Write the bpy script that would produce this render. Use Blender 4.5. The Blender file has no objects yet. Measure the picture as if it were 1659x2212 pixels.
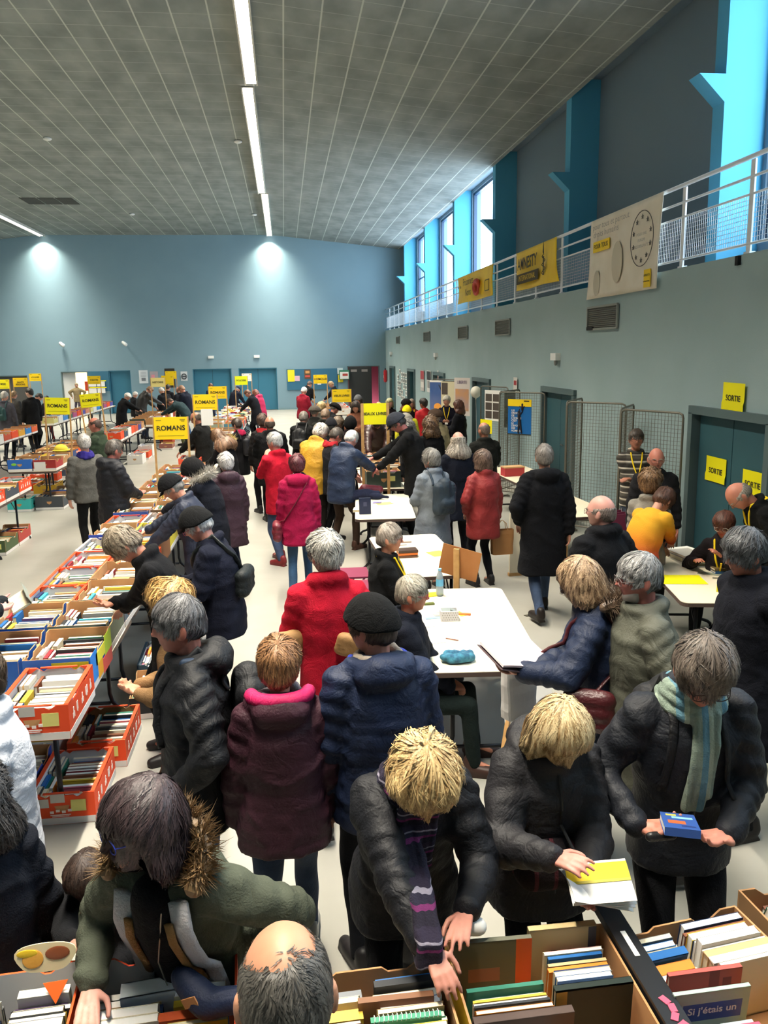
import bpy, math, random
import numpy as np
from mathutils import Vector, Matrix
R_ = random.Random(7)
S = bpy.context.scene
COL = S.collection

# ------------------------------------------------------------------ camera
FPX = 1779.0; IW, IH = 1659, 2212
PITCH, YAW, ROLL, CAMH = .1933, .1161, .0163, 2.8
fw = np.array([math.sin(YAW)*math.cos(PITCH), math.cos(YAW)*math.cos(PITCH), -math.sin(PITCH)])
r0 = np.array([math.cos(YAW), -math.sin(YAW), 0.]); u0 = np.cross(r0, fw)
cR = math.cos(ROLL)*r0-math.sin(ROLL)*u0; cU = math.sin(ROLL)*r0+math.cos(ROLL)*u0
cam = bpy.data.cameras.new('camera'); camo = bpy.data.objects.new('camera', cam); COL.objects.link(camo)
camo.matrix_world = Matrix(((cR[0], cU[0], -fw[0], 0), (cR[1], cU[1], -fw[1], 0), (cR[2], cU[2], -fw[2], CAMH), (0, 0, 0, 1)))
cam.sensor_fit = 'VERTICAL'; cam.sensor_height = 36; cam.sensor_width = 27; cam.lens = 36*FPX/IH
cam.clip_start = .05; cam.clip_end = 300
S.camera = camo
def ray(x, y): return fw+cR*(x-IW/2)/FPX-cU*(y-IH/2)/FPX
def at_z(x, y, z):
    d = ray(x, y); return np.array([0, 0, CAMH])+d*(z-CAMH)/d[2]
def at_y(x, y, Y): d = ray(x, y); return np.array([0, 0, CAMH])+d*Y/d[1]
def at_x(x, y, X): d = ray(x, y); return np.array([0, 0, CAMH])+d*X/d[0]

# ------------------------------------------------------------------ light and exposure
S.view_settings.view_transform = 'Standard'; S.view_settings.look = 'None'
S.view_settings.gamma = 1; S.view_settings.use_curve_mapping = False
S.view_settings.exposure = 0.38
W = bpy.data.worlds.new('sky'); S.world = W; W.use_nodes = True
bg = W.node_tree.nodes['Background']; bg.inputs[0].default_value = (.68, .85, 1, 1); bg.inputs[1].default_value = 9.0
S.cycles.use_denoising = True
S.cycles.max_bounces = 6; S.cycles.diffuse_bounces = 4; S.cycles.glossy_bounces = 2
S.cycles.transmission_bounces = 4; S.cycles.transparent_max_bounces = 8
S.cycles.caustics_reflective = False; S.cycles.caustics_refractive = False
S.cycles.sample_clamp_indirect = 6
STRIP_X = (-.5, -10.9)
SEG = ((.5, 9.0), (9.2, 18.6), (19.0, 30.6), (31.0, 41.35))
STRIP_W = 74.0       # watts per metre of strip
def area(name, loc, rot, sx, sy, power, col, spread=None, portal=False):
    l = bpy.data.lights.new(name, 'AREA'); l.shape = 'RECTANGLE'; l.size = sx; l.size_y = sy; l.energy = power; l.color = col
    if spread: l.spread = math.radians(spread)
    o = bpy.data.objects.new(name, l); COL.objects.link(o); o.location = loc; o.rotation_euler = rot
    if portal: l.cycles.is_portal = True
    return o
WIN = ((-.3, 4.9), (5.2, 10.9), (23.3, 28.4), (28.7, 34.2), (34.6, 40.0))   # daylight windows of the gallery wall (y0, y1)
WZ0, WZ1 = 4.5, 7.9
for a, b in WIN:
    area('window_portal', (6.75, (a+b)/2, (WZ0+WZ1)/2+.1), (0, math.radians(90), 0), WZ1-WZ0, b-a-.1, 1, (1, 1, 1), portal=True)

# ------------------------------------------------------------------ helpers
def lin(v): return v/12.92 if v <= .04045 else ((v+.055)/1.055)**2.4
def C(h):
    if not isinstance(h, str): return tuple(h)+((1,) if len(h) == 3 else ())
    h = h.lstrip('#'); return tuple(lin(int(h[i:i+2], 16)/255) for i in (0, 2, 4))+(1,)
MATS = {}
def mat(key, col=None, rough=.7, metal=0, bump=0, bscale=60, mix=None, mscale=4, emit=0, spec=.5, sheen=0, coat=0):
    if key in MATS: return MATS[key]
    m = bpy.data.materials.new(key); m.use_nodes = True; MATS[key] = m
    nt = m.node_tree; p = nt.nodes['Principled BSDF']
    p.inputs['Base Color'].default_value = C(col); p.inputs['Roughness'].default_value = rough; p.inputs['Metallic'].default_value = metal
    p.inputs['Specular IOR Level'].default_value = spec
    if sheen: p.inputs['Sheen Weight'].default_value = sheen; p.inputs['Sheen Tint'].default_value = C(col)
    if coat: p.inputs['Coat Weight'].default_value = coat
    tc = nt.nodes.new('ShaderNodeTexCoord')
    if mix is not None:
        n = nt.nodes.new('ShaderNodeTexNoise'); n.inputs['Scale'].default_value = mscale; n.inputs['Detail'].default_value = 5
        r = nt.nodes.new('ShaderNodeMix'); r.data_type = 'RGBA'
        rr = nt.nodes.new('ShaderNodeMapRange'); rr.inputs[1].default_value = .35; rr.inputs[2].default_value = .65
        nt.links.new(tc.outputs['Object'], n.inputs['Vector']); nt.links.new(n.outputs['Fac'], rr.inputs[0]); nt.links.new(rr.outputs[0], r.inputs[0])
        r.inputs[6].default_value = C(col); r.inputs[7].default_value = C(mix); nt.links.new(r.outputs[2], p.inputs['Base Color'])
    if bump:
        n = nt.nodes.new('ShaderNodeTexNoise'); n.inputs['Scale'].default_value = bscale; n.inputs['Detail'].default_value = 3
        b = nt.nodes.new('ShaderNodeBump'); b.inputs['Strength'].default_value = bump; b.inputs['Distance'].default_value = .01
        nt.links.new(tc.outputs['Object'], n.inputs['Vector']); nt.links.new(n.outputs['Fac'], b.inputs['Height']); nt.links.new(b.outputs[0], p.inputs['Normal'])
    if emit: p.inputs['Emission Color'].default_value = C(col); p.inputs['Emission Strength'].default_value = emit
    return m
def shade(c, f): c = C(c); return tuple(min(1, x*f) for x in c[:3])
def fabric(col, kind='wool'):
    key = 'cloth_%s_%s' % (kind, col if isinstance(col, str) else '%.3f_%.3f_%.3f' % tuple(col[:3]))
    if key in MATS: return MATS[key]
    if max(C(col)[:3]) < .035: col = shade(col, .6)
    if kind == 'nylon': m = mat(key, col, .62, bump=.25, bscale=130, mix=shade(col, .82), mscale=9, spec=.32)
    elif kind == 'leather': m = mat(key, col, .42, bump=.25, bscale=70, mix=shade(col, .7), mscale=8)
    elif kind == 'denim': m = mat(key, col, .85, bump=.3, bscale=220, mix=shade(col, 1.6), mscale=5)
    else: m = mat(key, col, .92, bump=.4, bscale=170, mix=shade(col, .78), mscale=14, spec=.2, sheen=.12)
    nt = m.node_tree; b0 = next(n for n in nt.nodes if n.type == 'BUMP'); tc = nt.nodes['Texture Coordinate']   # creases
    n = nt.nodes.new('ShaderNodeTexNoise'); n.inputs['Scale'].default_value = 7; n.inputs['Detail'].default_value = 3; n.inputs['Distortion'].default_value = 1.2
    a = nt.nodes.new('ShaderNodeMath'); a.operation = 'ABSOLUTE'; s = nt.nodes.new('ShaderNodeMath'); s.operation = 'SUBTRACT'; s.inputs[1].default_value = .5
    b = nt.nodes.new('ShaderNodeBump'); b.inputs['Strength'].default_value = .4; b.inputs['Distance'].default_value = .045
    nt.links.new(tc.outputs['Object'], n.inputs['Vector']); nt.links.new(n.outputs['Fac'], s.inputs[0]); nt.links.new(s.outputs[0], a.inputs[0]); nt.links.new(a.outputs[0], b.inputs['Height'])
    nt.links.new(b0.outputs[0], b.inputs['Normal']); nt.links.new(b.outputs[0], nt.nodes['Principled BSDF'].inputs['Normal'])
    return m
def stripe_cloth(key, cols, axis='Z', scale=1, grad=False):
    """bands along an axis: cols = [(pos, hex)...] over [0,1] of fract(coord*scale)"""
    m = mat(key, cols[0][1], .9, bump=.4, bscale=150, spec=.2); nt = m.node_tree; p = nt.nodes['Principled BSDF']
    tc = next(n for n in nt.nodes if n.type == 'TEX_COORD'); sp = nt.nodes.new('ShaderNodeSeparateXYZ'); nt.links.new(tc.outputs['Object'], sp.inputs[0])
    mu = nt.nodes.new('ShaderNodeMath'); mu.operation = 'MULTIPLY'; mu.inputs[1].default_value = scale; nt.links.new(sp.outputs[axis], mu.inputs[0])
    src = mu
    if not grad:
        fr = nt.nodes.new('ShaderNodeMath'); fr.operation = 'FRACT'; nt.links.new(mu.outputs[0], fr.inputs[0]); src = fr
    cr = nt.nodes.new('ShaderNodeValToRGB'); cr.color_ramp.interpolation = 'LINEAR' if grad else 'CONSTANT'
    el = cr.color_ramp.elements
    while len(el) < len(cols): el.new(.5)
    for e, (q, h) in zip(el, cols): e.position = q; e.color = C(h)
    nt.links.new(src.outputs[0], cr.inputs[0]); nt.links.new(cr.outputs[0], p.inputs['Base Color'])
    return m
def objcolor_mat(key, rough=.6, attr=False, bump=0, vary=.12):
    if key in MATS: return MATS[key]
    m = mat(key, '#ffffff', rough, spec=.35); nt = m.node_tree; p = nt.nodes['Principled BSDF']
    if attr: a = nt.nodes.new('ShaderNodeVertexColor'); a.layer_name = 'Col'; out = a.outputs[0]
    else: a = nt.nodes.new('ShaderNodeObjectInfo'); out = a.outputs['Color']
    nt.links.new(out, p.inputs['Base Color'])
    return m

class MB:
    def __init__(s): s.v = []; s.f = []; s.m = []; s.n = 0
    def add(s, v, f, m=0):
        v = np.asarray(v, float).reshape(-1, 3); s.v.append(v); s.f += [tuple(i+s.n for i in q) for q in f]
        s.m += (list(m) if hasattr(m, '__len__') else [m]*len(f)); s.n += len(v); return s
    def box(s, c, d, rz=0, m=0, rot=None):
        x, y, z = d[0]/2, d[1]/2, d[2]/2
        v = np.array([(a*x, b*y, e*z) for a in (-1, 1) for b in (-1, 1) for e in (-1, 1)])
        if rot is not None: v = v@np.asarray(rot).T
        if rz: v = v@rotz(rz).T
        return s.add(v+np.asarray(c), [(0, 1, 3, 2), (4, 6, 7, 5), (0, 4, 5, 1), (2, 3, 7, 6), (0, 2, 6, 4), (1, 5, 7, 3)], m)
    def tube(s, P, r, seg=10, m=0, caps=True, flat=1.0):
        P = [np.asarray(p, float) for p in P]; n = len(P); r = [r]*n if not hasattr(r, '__len__') else list(r)
        V = []; up = None
        for i in range(n):
            t = P[min(i+1, n-1)]-P[max(i-1, 0)]; t = t/(np.linalg.norm(t)+1e-9)
            if up is None: up = np.array([0, 0, 1.]) if abs(t[2]) < .9 else np.array([0, 1., 0])
            a = np.cross(up, t); a /= np.linalg.norm(a)+1e-9; b = np.cross(t, a); up = b
            for k in range(seg):
                w = 2*math.pi*k/seg; V.append(P[i]+r[i]*(math.cos(w)*a+flat*math.sin(w)*b))
        F = [(i*seg+k, i*seg+(k+1) % seg, (i+1)*seg+(k+1) % seg, (i+1)*seg+k) for i in range(n-1) for k in range(seg)]
        if caps: F += [tuple(range(seg-1, -1, -1)), tuple((n-1)*seg+k for k in range(seg))]
        return s.add(V, F, m)
    def cap(s, p0, p1, a, b, seg=12, m=0):   # tapered capsule
        p0 = np.asarray(p0, float); p1 = np.asarray(p1, float); t = p1-p0; L = np.linalg.norm(t)+1e-9; t /= L
        P = []; r = []
        for q in (90, 60, 30): P.append(p0-t*a*math.sin(math.radians(q))*.999); r.append(max(a*math.cos(math.radians(q)), a*.03))
        P.append(p0); r.append(a); P.append(p1); r.append(b)
        for q in (30, 60, 90): P.append(p1+t*b*math.sin(math.radians(q))*.999); r.append(max(b*math.cos(math.radians(q)), b*.03))
        return s.tube(P, r, seg, m)
    def ell(s, c, rad, rot=None, m=0, nu=16, nv=10):
        V = []; 
        for i in range(nv+1):
            a = math.pi*i/nv
            for k in range(nu): w = 2*math.pi*k/nu; V.append((math.sin(a)*math.cos(w)*rad[0], math.sin(a)*math.sin(w)*rad[1], math.cos(a)*rad[2]))
        V = np.array(V)
        if rot is not None: V = V@np.asarray(rot).T
        F = [(i*nu+k, (i+1)*nu+k, (i+1)*nu+(k+1) % nu, i*nu+(k+1) % nu) for i in range(nv) for k in range(nu)]
        return s.add(V+np.asarray(c), F, m)
    def loft(s, rings, m=0, seg=20, p=2.3):   # rings: (centre, right, front, a, b)
        V = []
        for c, rt, ft, a, b in rings:
            for k in range(seg):
                w = 2*math.pi*k/seg; cx, sx = math.cos(w), math.sin(w)
                V.append(np.asarray(c)+np.asarray(rt)*a*math.copysign(abs(cx)**(2/p), cx)+np.asarray(ft)*b*math.copysign(abs(sx)**(2/p), sx))
        n = len(rings)
        F = [(i*seg+k, i*seg+(k+1) % seg, (i+1)*seg+(k+1) % seg, (i+1)*seg+k) for i in range(n-1) for k in range(seg)]
        F += [tuple(range(seg-1, -1, -1)), tuple((n-1)*seg+k for k in range(seg))]
        return s.add(V, F, m)
    def ext(s, poly, y0, y1, T=None, m=0, mback=None, medge=None):   # polygon in XZ extruded along Y, then matrix T
        n = len(poly); V = np.array([(x, y0, z) for x, z in poly]+[(x, y1, z) for x, z in poly], float)
        if T is not None: V = V@np.asarray(T)[:3, :3].T+np.asarray(T)[:3, 3]
        F = [tuple(range(n)), tuple(range(2*n-1, n-1, -1))]+[(i, i+n, (i+1) % n+n, (i+1) % n) for i in range(n)]
        return s.add(V, F, [m, m if mback is None else mback]+[m if medge is None else medge]*n)
    def mesh(s, name, mats, smooth=False):
        me = bpy.data.meshes.new(name)
        me.from_pydata(np.concatenate(s.v).tolist(), [], s.f)
        for q in mats: me.materials.append(q)
        if any(s.m): me.polygons.foreach_set('material_index', s.m)
        if smooth: me.polygons.foreach_set('use_smooth', [True]*len(s.f))
        me.update(); return me
def rotz(a): c, s = math.cos(a), math.sin(a); return np.array([[c, -s, 0], [s, c, 0], [0, 0, 1]])
def rotx(a): c, s = math.cos(a), math.sin(a); return np.array([[1, 0, 0], [0, c, -s], [0, s, c]])
def roty(a): c, s = math.cos(a), math.sin(a); return np.array([[c, 0, s], [0, 1, 0], [-s, 0, c]])
def TR(loc, R=np.eye(3)):
    T = np.eye(4); T[:3, :3] = R; T[:3, 3] = loc; return T
def put(name, me, parent=None, loc=(0, 0, 0), rz=0, rot=None, label=None, cat=None, group=None, kind=None, color=None):
    o = bpy.data.objects.new(name, me); COL.objects.link(o); o.location = loc; o.rotation_euler = rot if rot is not None else (0, 0, rz)
    if parent is not None: o.parent = parent
    if label: o['label'] = label
    if cat: o['category'] = cat
    if group: o['group'] = group
    if kind: o['kind'] = kind
    if color is not None: o.color = C(color)
    return o
def obj(name, mb, mats, parent=None, smooth=False, **k):
    if not isinstance(mats, (list, tuple)): mats = [mats]
    return put(name, mb.mesh(name, mats, smooth), parent, **k)
def struct(name, mb, mats, parent=None, **k):
    return obj(name, mb, mats, parent, kind=None if parent else 'structure', **k)
def copy_tree(o, parent=None):
    c = o.copy(); COL.objects.link(c); c.parent = parent
    for ch in [x for x in o.children]: copy_tree(ch, c)
    return c
# remeshing in a scratch scene
TS = bpy.data.scenes.new('scratch')
def evaluated(ob):
    TS.collection.objects.link(ob)
    with bpy.context.temp_override(scene=TS, view_layer=TS.view_layers[0]): dg = bpy.context.evaluated_depsgraph_get()
    dg.update()
    me = bpy.data.meshes.new_from_object(ob.evaluated_get(dg), depsgraph=dg)
    TS.collection.objects.unlink(ob); d = ob.data; bpy.data.objects.remove(ob)
    if isinstance(d, bpy.types.Mesh): bpy.data.meshes.remove(d)
    return me
def remesh(mb, voxel, it=6, name='body'):
    o = bpy.data.objects.new('tmp', mb.mesh('tmp', []))
    q = o.modifiers.new('r', 'REMESH'); q.mode = 'VOXEL'; q.voxel_size = voxel; q.use_smooth_shade = True
    if it: t = o.modifiers.new('s', 'SMOOTH'); t.factor = .5; t.iterations = it
    me = evaluated(o); me.name = name; return me
def verts(me):
    a = np.empty(len(me.vertices)*3); me.vertices.foreach_get('co', a); return a.reshape(-1, 3)
def norms(me):
    a = np.empty(len(me.vertices)*3); me.vertices.foreach_get('normal', a); return a.reshape(-1, 3)
def setv(me, v): me.vertices.foreach_set('co', np.asarray(v, float).ravel()); me.update()
TXT = {}
def text_mesh(s, size, m, bold=0, align='CENTER', depth=.001, xs=1.0):
    key = (s, size, m.name, bold, align, depth, xs)
    if key in TXT: return TXT[key]
    cu = bpy.data.curves.new('t', 'FONT'); cu.body = s; cu.size = size; cu.align_x = align; cu.align_y = 'CENTER'; cu.extrude = depth/2; cu.offset = bold; cu.resolution_u = 3
    o = bpy.data.objects.new('t', cu); me = evaluated(o); bpy.data.curves.remove(cu)
    v = verts(me); v[:, 0] *= xs; v = np.stack([v[:, 0], -v[:, 2], v[:, 1]], 1); setv(me, v)   # stand it up: faces -Y
    me.materials.clear(); me.materials.append(m); me.name = 'lettering'; TXT[key] = me; return me
# ------------------------------------------------------------------ the hall
XL, XR, XB = -17.2, 5.07, 6.45
Y0, YF = -4.5, 41.6
ZG, ZC, ZE = 3.78, 8.33, 7.66
m_floor = mat('vinyl_floor', '#9a9890', .36, mix='#8f8d84', mscale=1.3, spec=.4)
m_wr = mat('wall_paint_grey', '#9aafb2', .85, bump=.12, bscale=90, mix='#93a9ab', mscale=.8)
m_wf = mat('wall_paint_blue', '#7793a0', .85, bump=.1, bscale=90, mix='#738f9c', mscale=.6)
m_wg = mat('gallery_paint_blue', '#6d8291', .8, bump=.08, bscale=90)
m_fin = mat('fin_paint_blue', '#4fa3c8', .75)
m_door = mat('door_teal', '#2f5a63', .6, mix='#2b545e', mscale=1.2)
m_doorf = mat('door_blue', '#2f6f88', .6, mix='#2b6a83', mscale=1)
m_frame = mat('door_frame_grey', '#55686a', .55)
m_black = mat('black_leaf', '#26292b', .6)
m_white = mat('white_paint', '#e8e8e4', .5)
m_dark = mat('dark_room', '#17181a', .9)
m_warm = mat('corridor_paint', '#efe2bd', .8)
m_red = mat('corridor_red', '#7a1f2c', .8)
m_wood = mat('batten_wood', '#c49a63', .65, mix='#b0854f', mscale=12)
m_tt = mat('table_top_cream', '#e6dcc4', .4, mix='#dfd4ba', mscale=3)
m_edge = mat('table_edge_brown', '#4a3a34', .5)
m_steel = mat('tube_black', '#1c1d22', .35, metal=.3)
m_yel = mat('yellow_paper', '#fbf000', .6)
m_yel2 = mat('yellow_paper_warm', '#f8d205', .6)
m_ink = mat('black_ink', '#2b2a12', .7)
m_paper = mat('white_paper', '#eceae4', .7)
m_grid = mat('grid_wire', '#6e6a60', .45, metal=.4)
m_post = mat('railing_white', '#e9edf0', .4)

o = struct('floor', MB().box(((XL+7)/2, (Y0+YF)/2, -.1), (7.6-XL, YF-Y0+1.6, .2)), m_floor)
def ceiling_mat():
    m = mat('ceiling_panels', '#7f8076', .95); nt = m.node_tree; p = nt.nodes['Principled BSDF']; L = nt.links
    tc = nt.nodes['Texture Coordinate']; sp = nt.nodes.new('ShaderNodeSeparateXYZ'); L.new(tc.outputs['Object'], sp.inputs[0])
    def M(op, a, b=None, c=None):
        n = nt.nodes.new('ShaderNodeMath'); n.operation = op
        for i, q in enumerate((a, b, c)):
            if q is None: continue
            if isinstance(q, (int, float)): n.inputs[i].default_value = q
            else: L.new(q, n.inputs[i])
        return n.outputs[0]
    def line(out, per, ph, wd):
        f = M('FRACT', M('MULTIPLY_ADD', out, 1/per, -ph/per+.5+100)); return M('LESS_THAN', M('ABSOLUTE', M('SUBTRACT', f, .5)), wd/per)
    lx = line(sp.outputs['X'], .615, .21, .014); ly = line(sp.outputs['Y'], .61, 14.63, .009)
    n = nt.nodes.new('ShaderNodeTexNoise'); n.inputs['Scale'].default_value = 1.1; n.inputs['Detail'].default_value = 4
    mp = nt.nodes.new('ShaderNodeMapping'); mp.inputs['Scale'].default_value = (1.6, .8, 1); L.new(tc.outputs['Object'], mp.inputs[0]); L.new(mp.outputs[0], n.inputs['Vector'])
    cr = nt.nodes.new('ShaderNodeValToRGB'); cr.color_ramp.elements[0].position = .35; cr.color_ramp.elements[1].position = .7
    cr.color_ramp.elements[0].color = C('#6a7271'); cr.color_ramp.elements[1].color = C('#858c8a'); L.new(n.outputs['Fac'], cr.inputs[0])
    mx = nt.nodes.new('ShaderNodeMix'); mx.data_type = 'RGBA'; mx.inputs[7].default_value = C('#a2a8a4'); L.new(cr.outputs[0], mx.inputs[6]); L.new(M('MULTIPLY', ly, .75), mx.inputs[0])
    m2 = nt.nodes.new('ShaderNodeMix'); m2.data_type = 'RGBA'; m2.inputs[7].default_value = C('#b2b7b2'); L.new(mx.outputs[2], m2.inputs[6]); L.new(lx, m2.inputs[0])
    L.new(m2.outputs[2], p.inputs['Base Color']); return m
m_ceil = ceiling_mat()
mb = MB(); prof = [(XL-.3, ZE-.03), (-11.1, ZC), (-.4, ZC), (5.85, ZE), (5.85, ZE+.5), (5.4, 9.1), (XL-.3, 9.1)]
mb.ext(prof, Y0-.3, YF+.3); struct('ceiling', mb, m_ceil)

def wall(mb, ax, pos, th, u0, u1, z0, z1, holes, m=0):
    us = sorted({u0, u1}|{q for h in holes for q in h[:2]})
    for a, b in zip(us[:-1], us[1:]):
        zs = [(z0, z1)]
        for h in holes:
            if h[0] <= a+1e-6 and h[1] >= b-1e-6:
                n = []
                for p, q in zs:
                    if h[2] > p: n.append((p, min(q, h[2])))
                    if h[3] < q: n.append((max(p, h[3]), q))
                zs = [(p, q) for p, q in n if q-p > 1e-4]
        for p, q in zs:
            c = ((a+b)/2, pos, (p+q)/2) if ax == 'y' else (pos, (a+b)/2, (p+q)/2)
            d = (b-a, th, q-p) if ax == 'y' else (th, b-a, q-p)
            mb.box(c, d, m=m)
    return mb
FD = [(-13.6, -12.2, 0, 1.92), (-10.65, -9.4, 0, 2.05), (-8.42, -7.4, 0, 2.07), (-4.44, -2.57, 0, 2.07), (-2.23, -.36, 0, 2.07), (3.12, 4.75, 0, 2.08)]
mb = wall(MB(), 'y', YF+.15, .3, XL-.3, XB+.3, 0, ZE, FD)
mb.ext([(XL-.3, ZE-.03), (XB+.3, ZE-.03), (XB+.3, 8.9), (XL-.3, 8.9)], YF+.01, YF+.3); struct('wall_far', mb, m_wf)
RD = [(8.1, 9.8, 0, 1.98), (14.1, 15.9, 0, 1.98), (20.2, 22.0, 0, 1.98), (26.1, 28.0, 0, 1.98), (32.2, 34.0, 0, 1.98), (38.1, 39.8, 0, 2.0)]
struct('wall_right', wall(MB(), 'x', XR+.1, .2, Y0, YF, 0, ZG, RD), m_wr)
struct('wall_left', MB().box((XL-.15, (Y0+YF)/2, 4.4), (.3, YF-Y0+.6, 8.8)), m_wf)
struct('wall_near', MB().box(((XL+XB)/2, Y0-.15, 4.4), (XB-XL+.9, .3, 8.8)), m_wr)
mb = wall(MB(), 'x', XB+.15, .3, Y0-.3, YF+.3, 0, 9.1, [(a, b, WZ0 if a > 12 else 4.15, WZ1) for a, b in WIN]); struct('wall_gallery', mb, m_wg)
struct('trim_1', MB().box(((XR+XB)/2+.12, (Y0+YF)/2, ZG-.115), (XB-XR+.1, YF-Y0, .2)), mat('gallery_floor', '#7d8487', .8))
struct('trim_2', MB().box(((5.85+XB)/2+.15, (Y0+YF)/2, 8.1), (XB-5.85+.3, YF-Y0, .2)), m_wg)
# the notched fins between the gallery windows
finp = [(XB+.02, ZG-.01), (5.87, ZG-.01), (5.86, 5.93), (5.5, 6.27), (5.86, 6.27), (5.86, 8.02), (XB+.02, 8.02)]
for i, y in enumerate((-.6, 5.02, 11.0, 17.0, 23.0, 28.5, 34.4, 40.25)):
    struct('trim_%d' % (i+3), MB().ext(finp, y, y+.3), m_fin)
m_glass = mat('window_glass', '#ffffff', .02); _n = m_glass.node_tree; _t = _n.nodes.new('ShaderNodeBsdfTransparent'); _g = _n.nodes.new('ShaderNodeBsdfGlossy'); _x = _n.nodes.new('ShaderNodeMixShader')
_g.inputs[1].default_value = .02; _x.inputs[0].default_value = .06; _n.links.new(_t.outputs[0], _x.inputs[1]); _n.links.new(_g.outputs[0], _x.inputs[2]); _n.links.new(_x.outputs[0], _n.nodes['Material Output'].inputs[0])
m_wfr = mat('window_frame_navy', '#24405e', .4)
for i, (a, b) in enumerate(WIN):
    z0 = WZ0 if a > 12 else 4.15
    f = MB(); n = 1 if 12 < a < 34 else (3 if a > 12 else 5)
    for y in (a+.03, b-.03): f.box((XB+.1, y, (z0+WZ1)/2), (.1, .07, WZ1-z0))
    for z in (z0+.03, WZ1-.04): f.box((XB+.1, (a+b)/2, z), (.1, b-a-.02, .07))
    for k in range(1, n): f.box((XB+.1, a+(b-a)*k/n, (z0+WZ1)/2), (.06, .06, WZ1-z0))
    for z in (() if 12 < a < 34 else ((6.1,) if a > 12 else (5.1, 6.0, 6.9))): f.box((XB+.1, (a+b)/2, z), (.06, b-a-.02, .05))
    w = struct('window_%d' % (i+1), f, m_wfr)
    struct('window_pane', MB().box((XB+.12, (a+b)/2, (z0+WZ1)/2), (.008, b-a-.08, WZ1-z0-.08)), m_glass, w)
# doors of the right wall
def rdoor(i, y0, y1, z1, kind):
    f = MB(); x = XR-.03
    for y in (y0, y1): f.box((x+.05, y, z1/2), (.16, .1, z1))
    f.box((x+.05, (y0+y1)/2, z1+.04), (.16, y1-y0+.1, .1))
    d = struct('door_%d' % i, f, m_frame)
    if kind != 'open': struct('door_light_block', MB().box((XR+.17, (y0+y1)/2, z1/2), (.05, y1-y0+.3, z1+.3)), m_dark, d)  # unseen panel added to stop outside light leaking between the leaves
    if kind == 'open':
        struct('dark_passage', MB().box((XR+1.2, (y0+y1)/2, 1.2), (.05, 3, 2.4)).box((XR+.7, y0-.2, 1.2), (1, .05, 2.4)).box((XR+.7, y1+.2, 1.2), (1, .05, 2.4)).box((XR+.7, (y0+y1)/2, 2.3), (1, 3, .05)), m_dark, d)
        struct('door_leaf', MB().box((XR+.45, y1-.1, z1/2), (.8, .04, z1-.04)), m_door, d)
    else:
        for k in (0, 1):
            L = (y1-y0-.14)/2
            struct('door_leaf', MB().box((XR+.07, y0+.07+L*(k+.5), z1/2), (.05, L-.012, z1-.03)), m_door, d)
        struct('door_handle', MB().cap((XR+.02, (y0+y1)/2-.1, 1.02), (XR+.02, (y0+y1)/2-.22, 1.02), .011, .011), mat('brushed_metal', '#9a9a98', .3, metal=.9), d)
for i, h in enumerate(RD): rdoor(i+1, h[0], h[1], h[3], 'open' if i == 4 else 'shut')
# doors of the far wall
def fdoor(i, h, leaves, m):
    f = MB(); x0, x1, z1 = h[0], h[1], h[3]
    for x in (x0+.02, x1-.02): f.box((x, YF+.14, z1/2), (.05, .26, z1))
    f.box(((x0+x1)/2, YF+.14, z1-.02), (x1-x0, .26, .05)); d = struct('door_%d' % i, f, m_frame if m is not m_doorf else m_doorf)
    if leaves: struct('door_light_block', MB().box(((x0+x1)/2, YF+.33, z1/2), (x1-x0+.3, .05, z1+.3)), m_dark, d)  # added hidden sheet, keeps sky glow out of the door slits
    for k in range(leaves):
        L = (x1-x0-.1)/leaves; struct('door_leaf', MB().box((x0+.05+L*(k+.5), YF+.16, z1/2), (L-.015, .05, z1-.05)), m, d)
    return d
fdoor(7, FD[0], 1, mat('door_brown', '#4b4a48', .7)); fdoor(9, FD[2], 1, m_doorf); fdoor(10, FD[3], 2, m_doorf); fdoor(11, FD[4], 2, m_doorf)
d = fdoor(8, FD[1], 0, m_white)   # lit corridor behind an open white leaf
cor = MB().box((-10, YF+3.3, 1.3), (3, .1, 2.8), m=0).box((-11.2, YF+1.8, 1.3), (.1, 3, 2.8)).box((-8.7, YF+1.8, 1.3), (.1, 3, 2.8)).box((-10, YF+1.8, 2.75), (3, 3, .1)).box((-10, YF+1.8, -.05), (3, 3, .1))
struct('corridor_wall', cor, m_warm, d)
struct('door_leaf', MB().box((-10.35, YF-.05+.3, 1.02), (.62, .05, 2.03), rz=math.radians(12)), m_white, d)
area('corridor_lamp', (-10, YF+1.9, 2.6), (0, 0, 0), .8, 1.5, 130, (1, .9, .68))
d = fdoor(12, FD[5], 0, m_black)
struct('dark_passage', MB().box((4, YF+2.0, 1.2), (2.6, .05, 2.5), m=0).box((2.9, YF+1.1, 1.2), (.05, 1.8, 2.5)).box((5.1, YF+1.1, 1.2), (.05, 1.8, 2.5)).box((4, YF+1.1, 2.45), (2.6, 1.8, .05)), [m_red], d)
struct('door_leaf', MB().box((3.75, YF-.02, 1.02), (1.13, .05, 2.02), rz=math.radians(-6)), m_black, d)
struct('door_leaf', MB().box((4.32, YF+.3, 1.02), (.05, .5, 2.02)), m_black, d)
for x in (3.45, 3.98): struct('door_notice', MB().box((x, YF-.03-.105*(x-3.75)-.025, 1.85), (.3, .004, .12), rz=math.radians(-6)), mat('notice_grey', '#8b8482', .7), d)
# cable trough line on the far wall and skirting
struct('baseboard_far', wall(MB(), 'y', YF-.012, .024, XL, XR, 0, .1, [(a-.02, b+.02, 0, .2) for a, b, _, _ in FD]), mat('skirting', '#6f8a93', .7))

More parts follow.
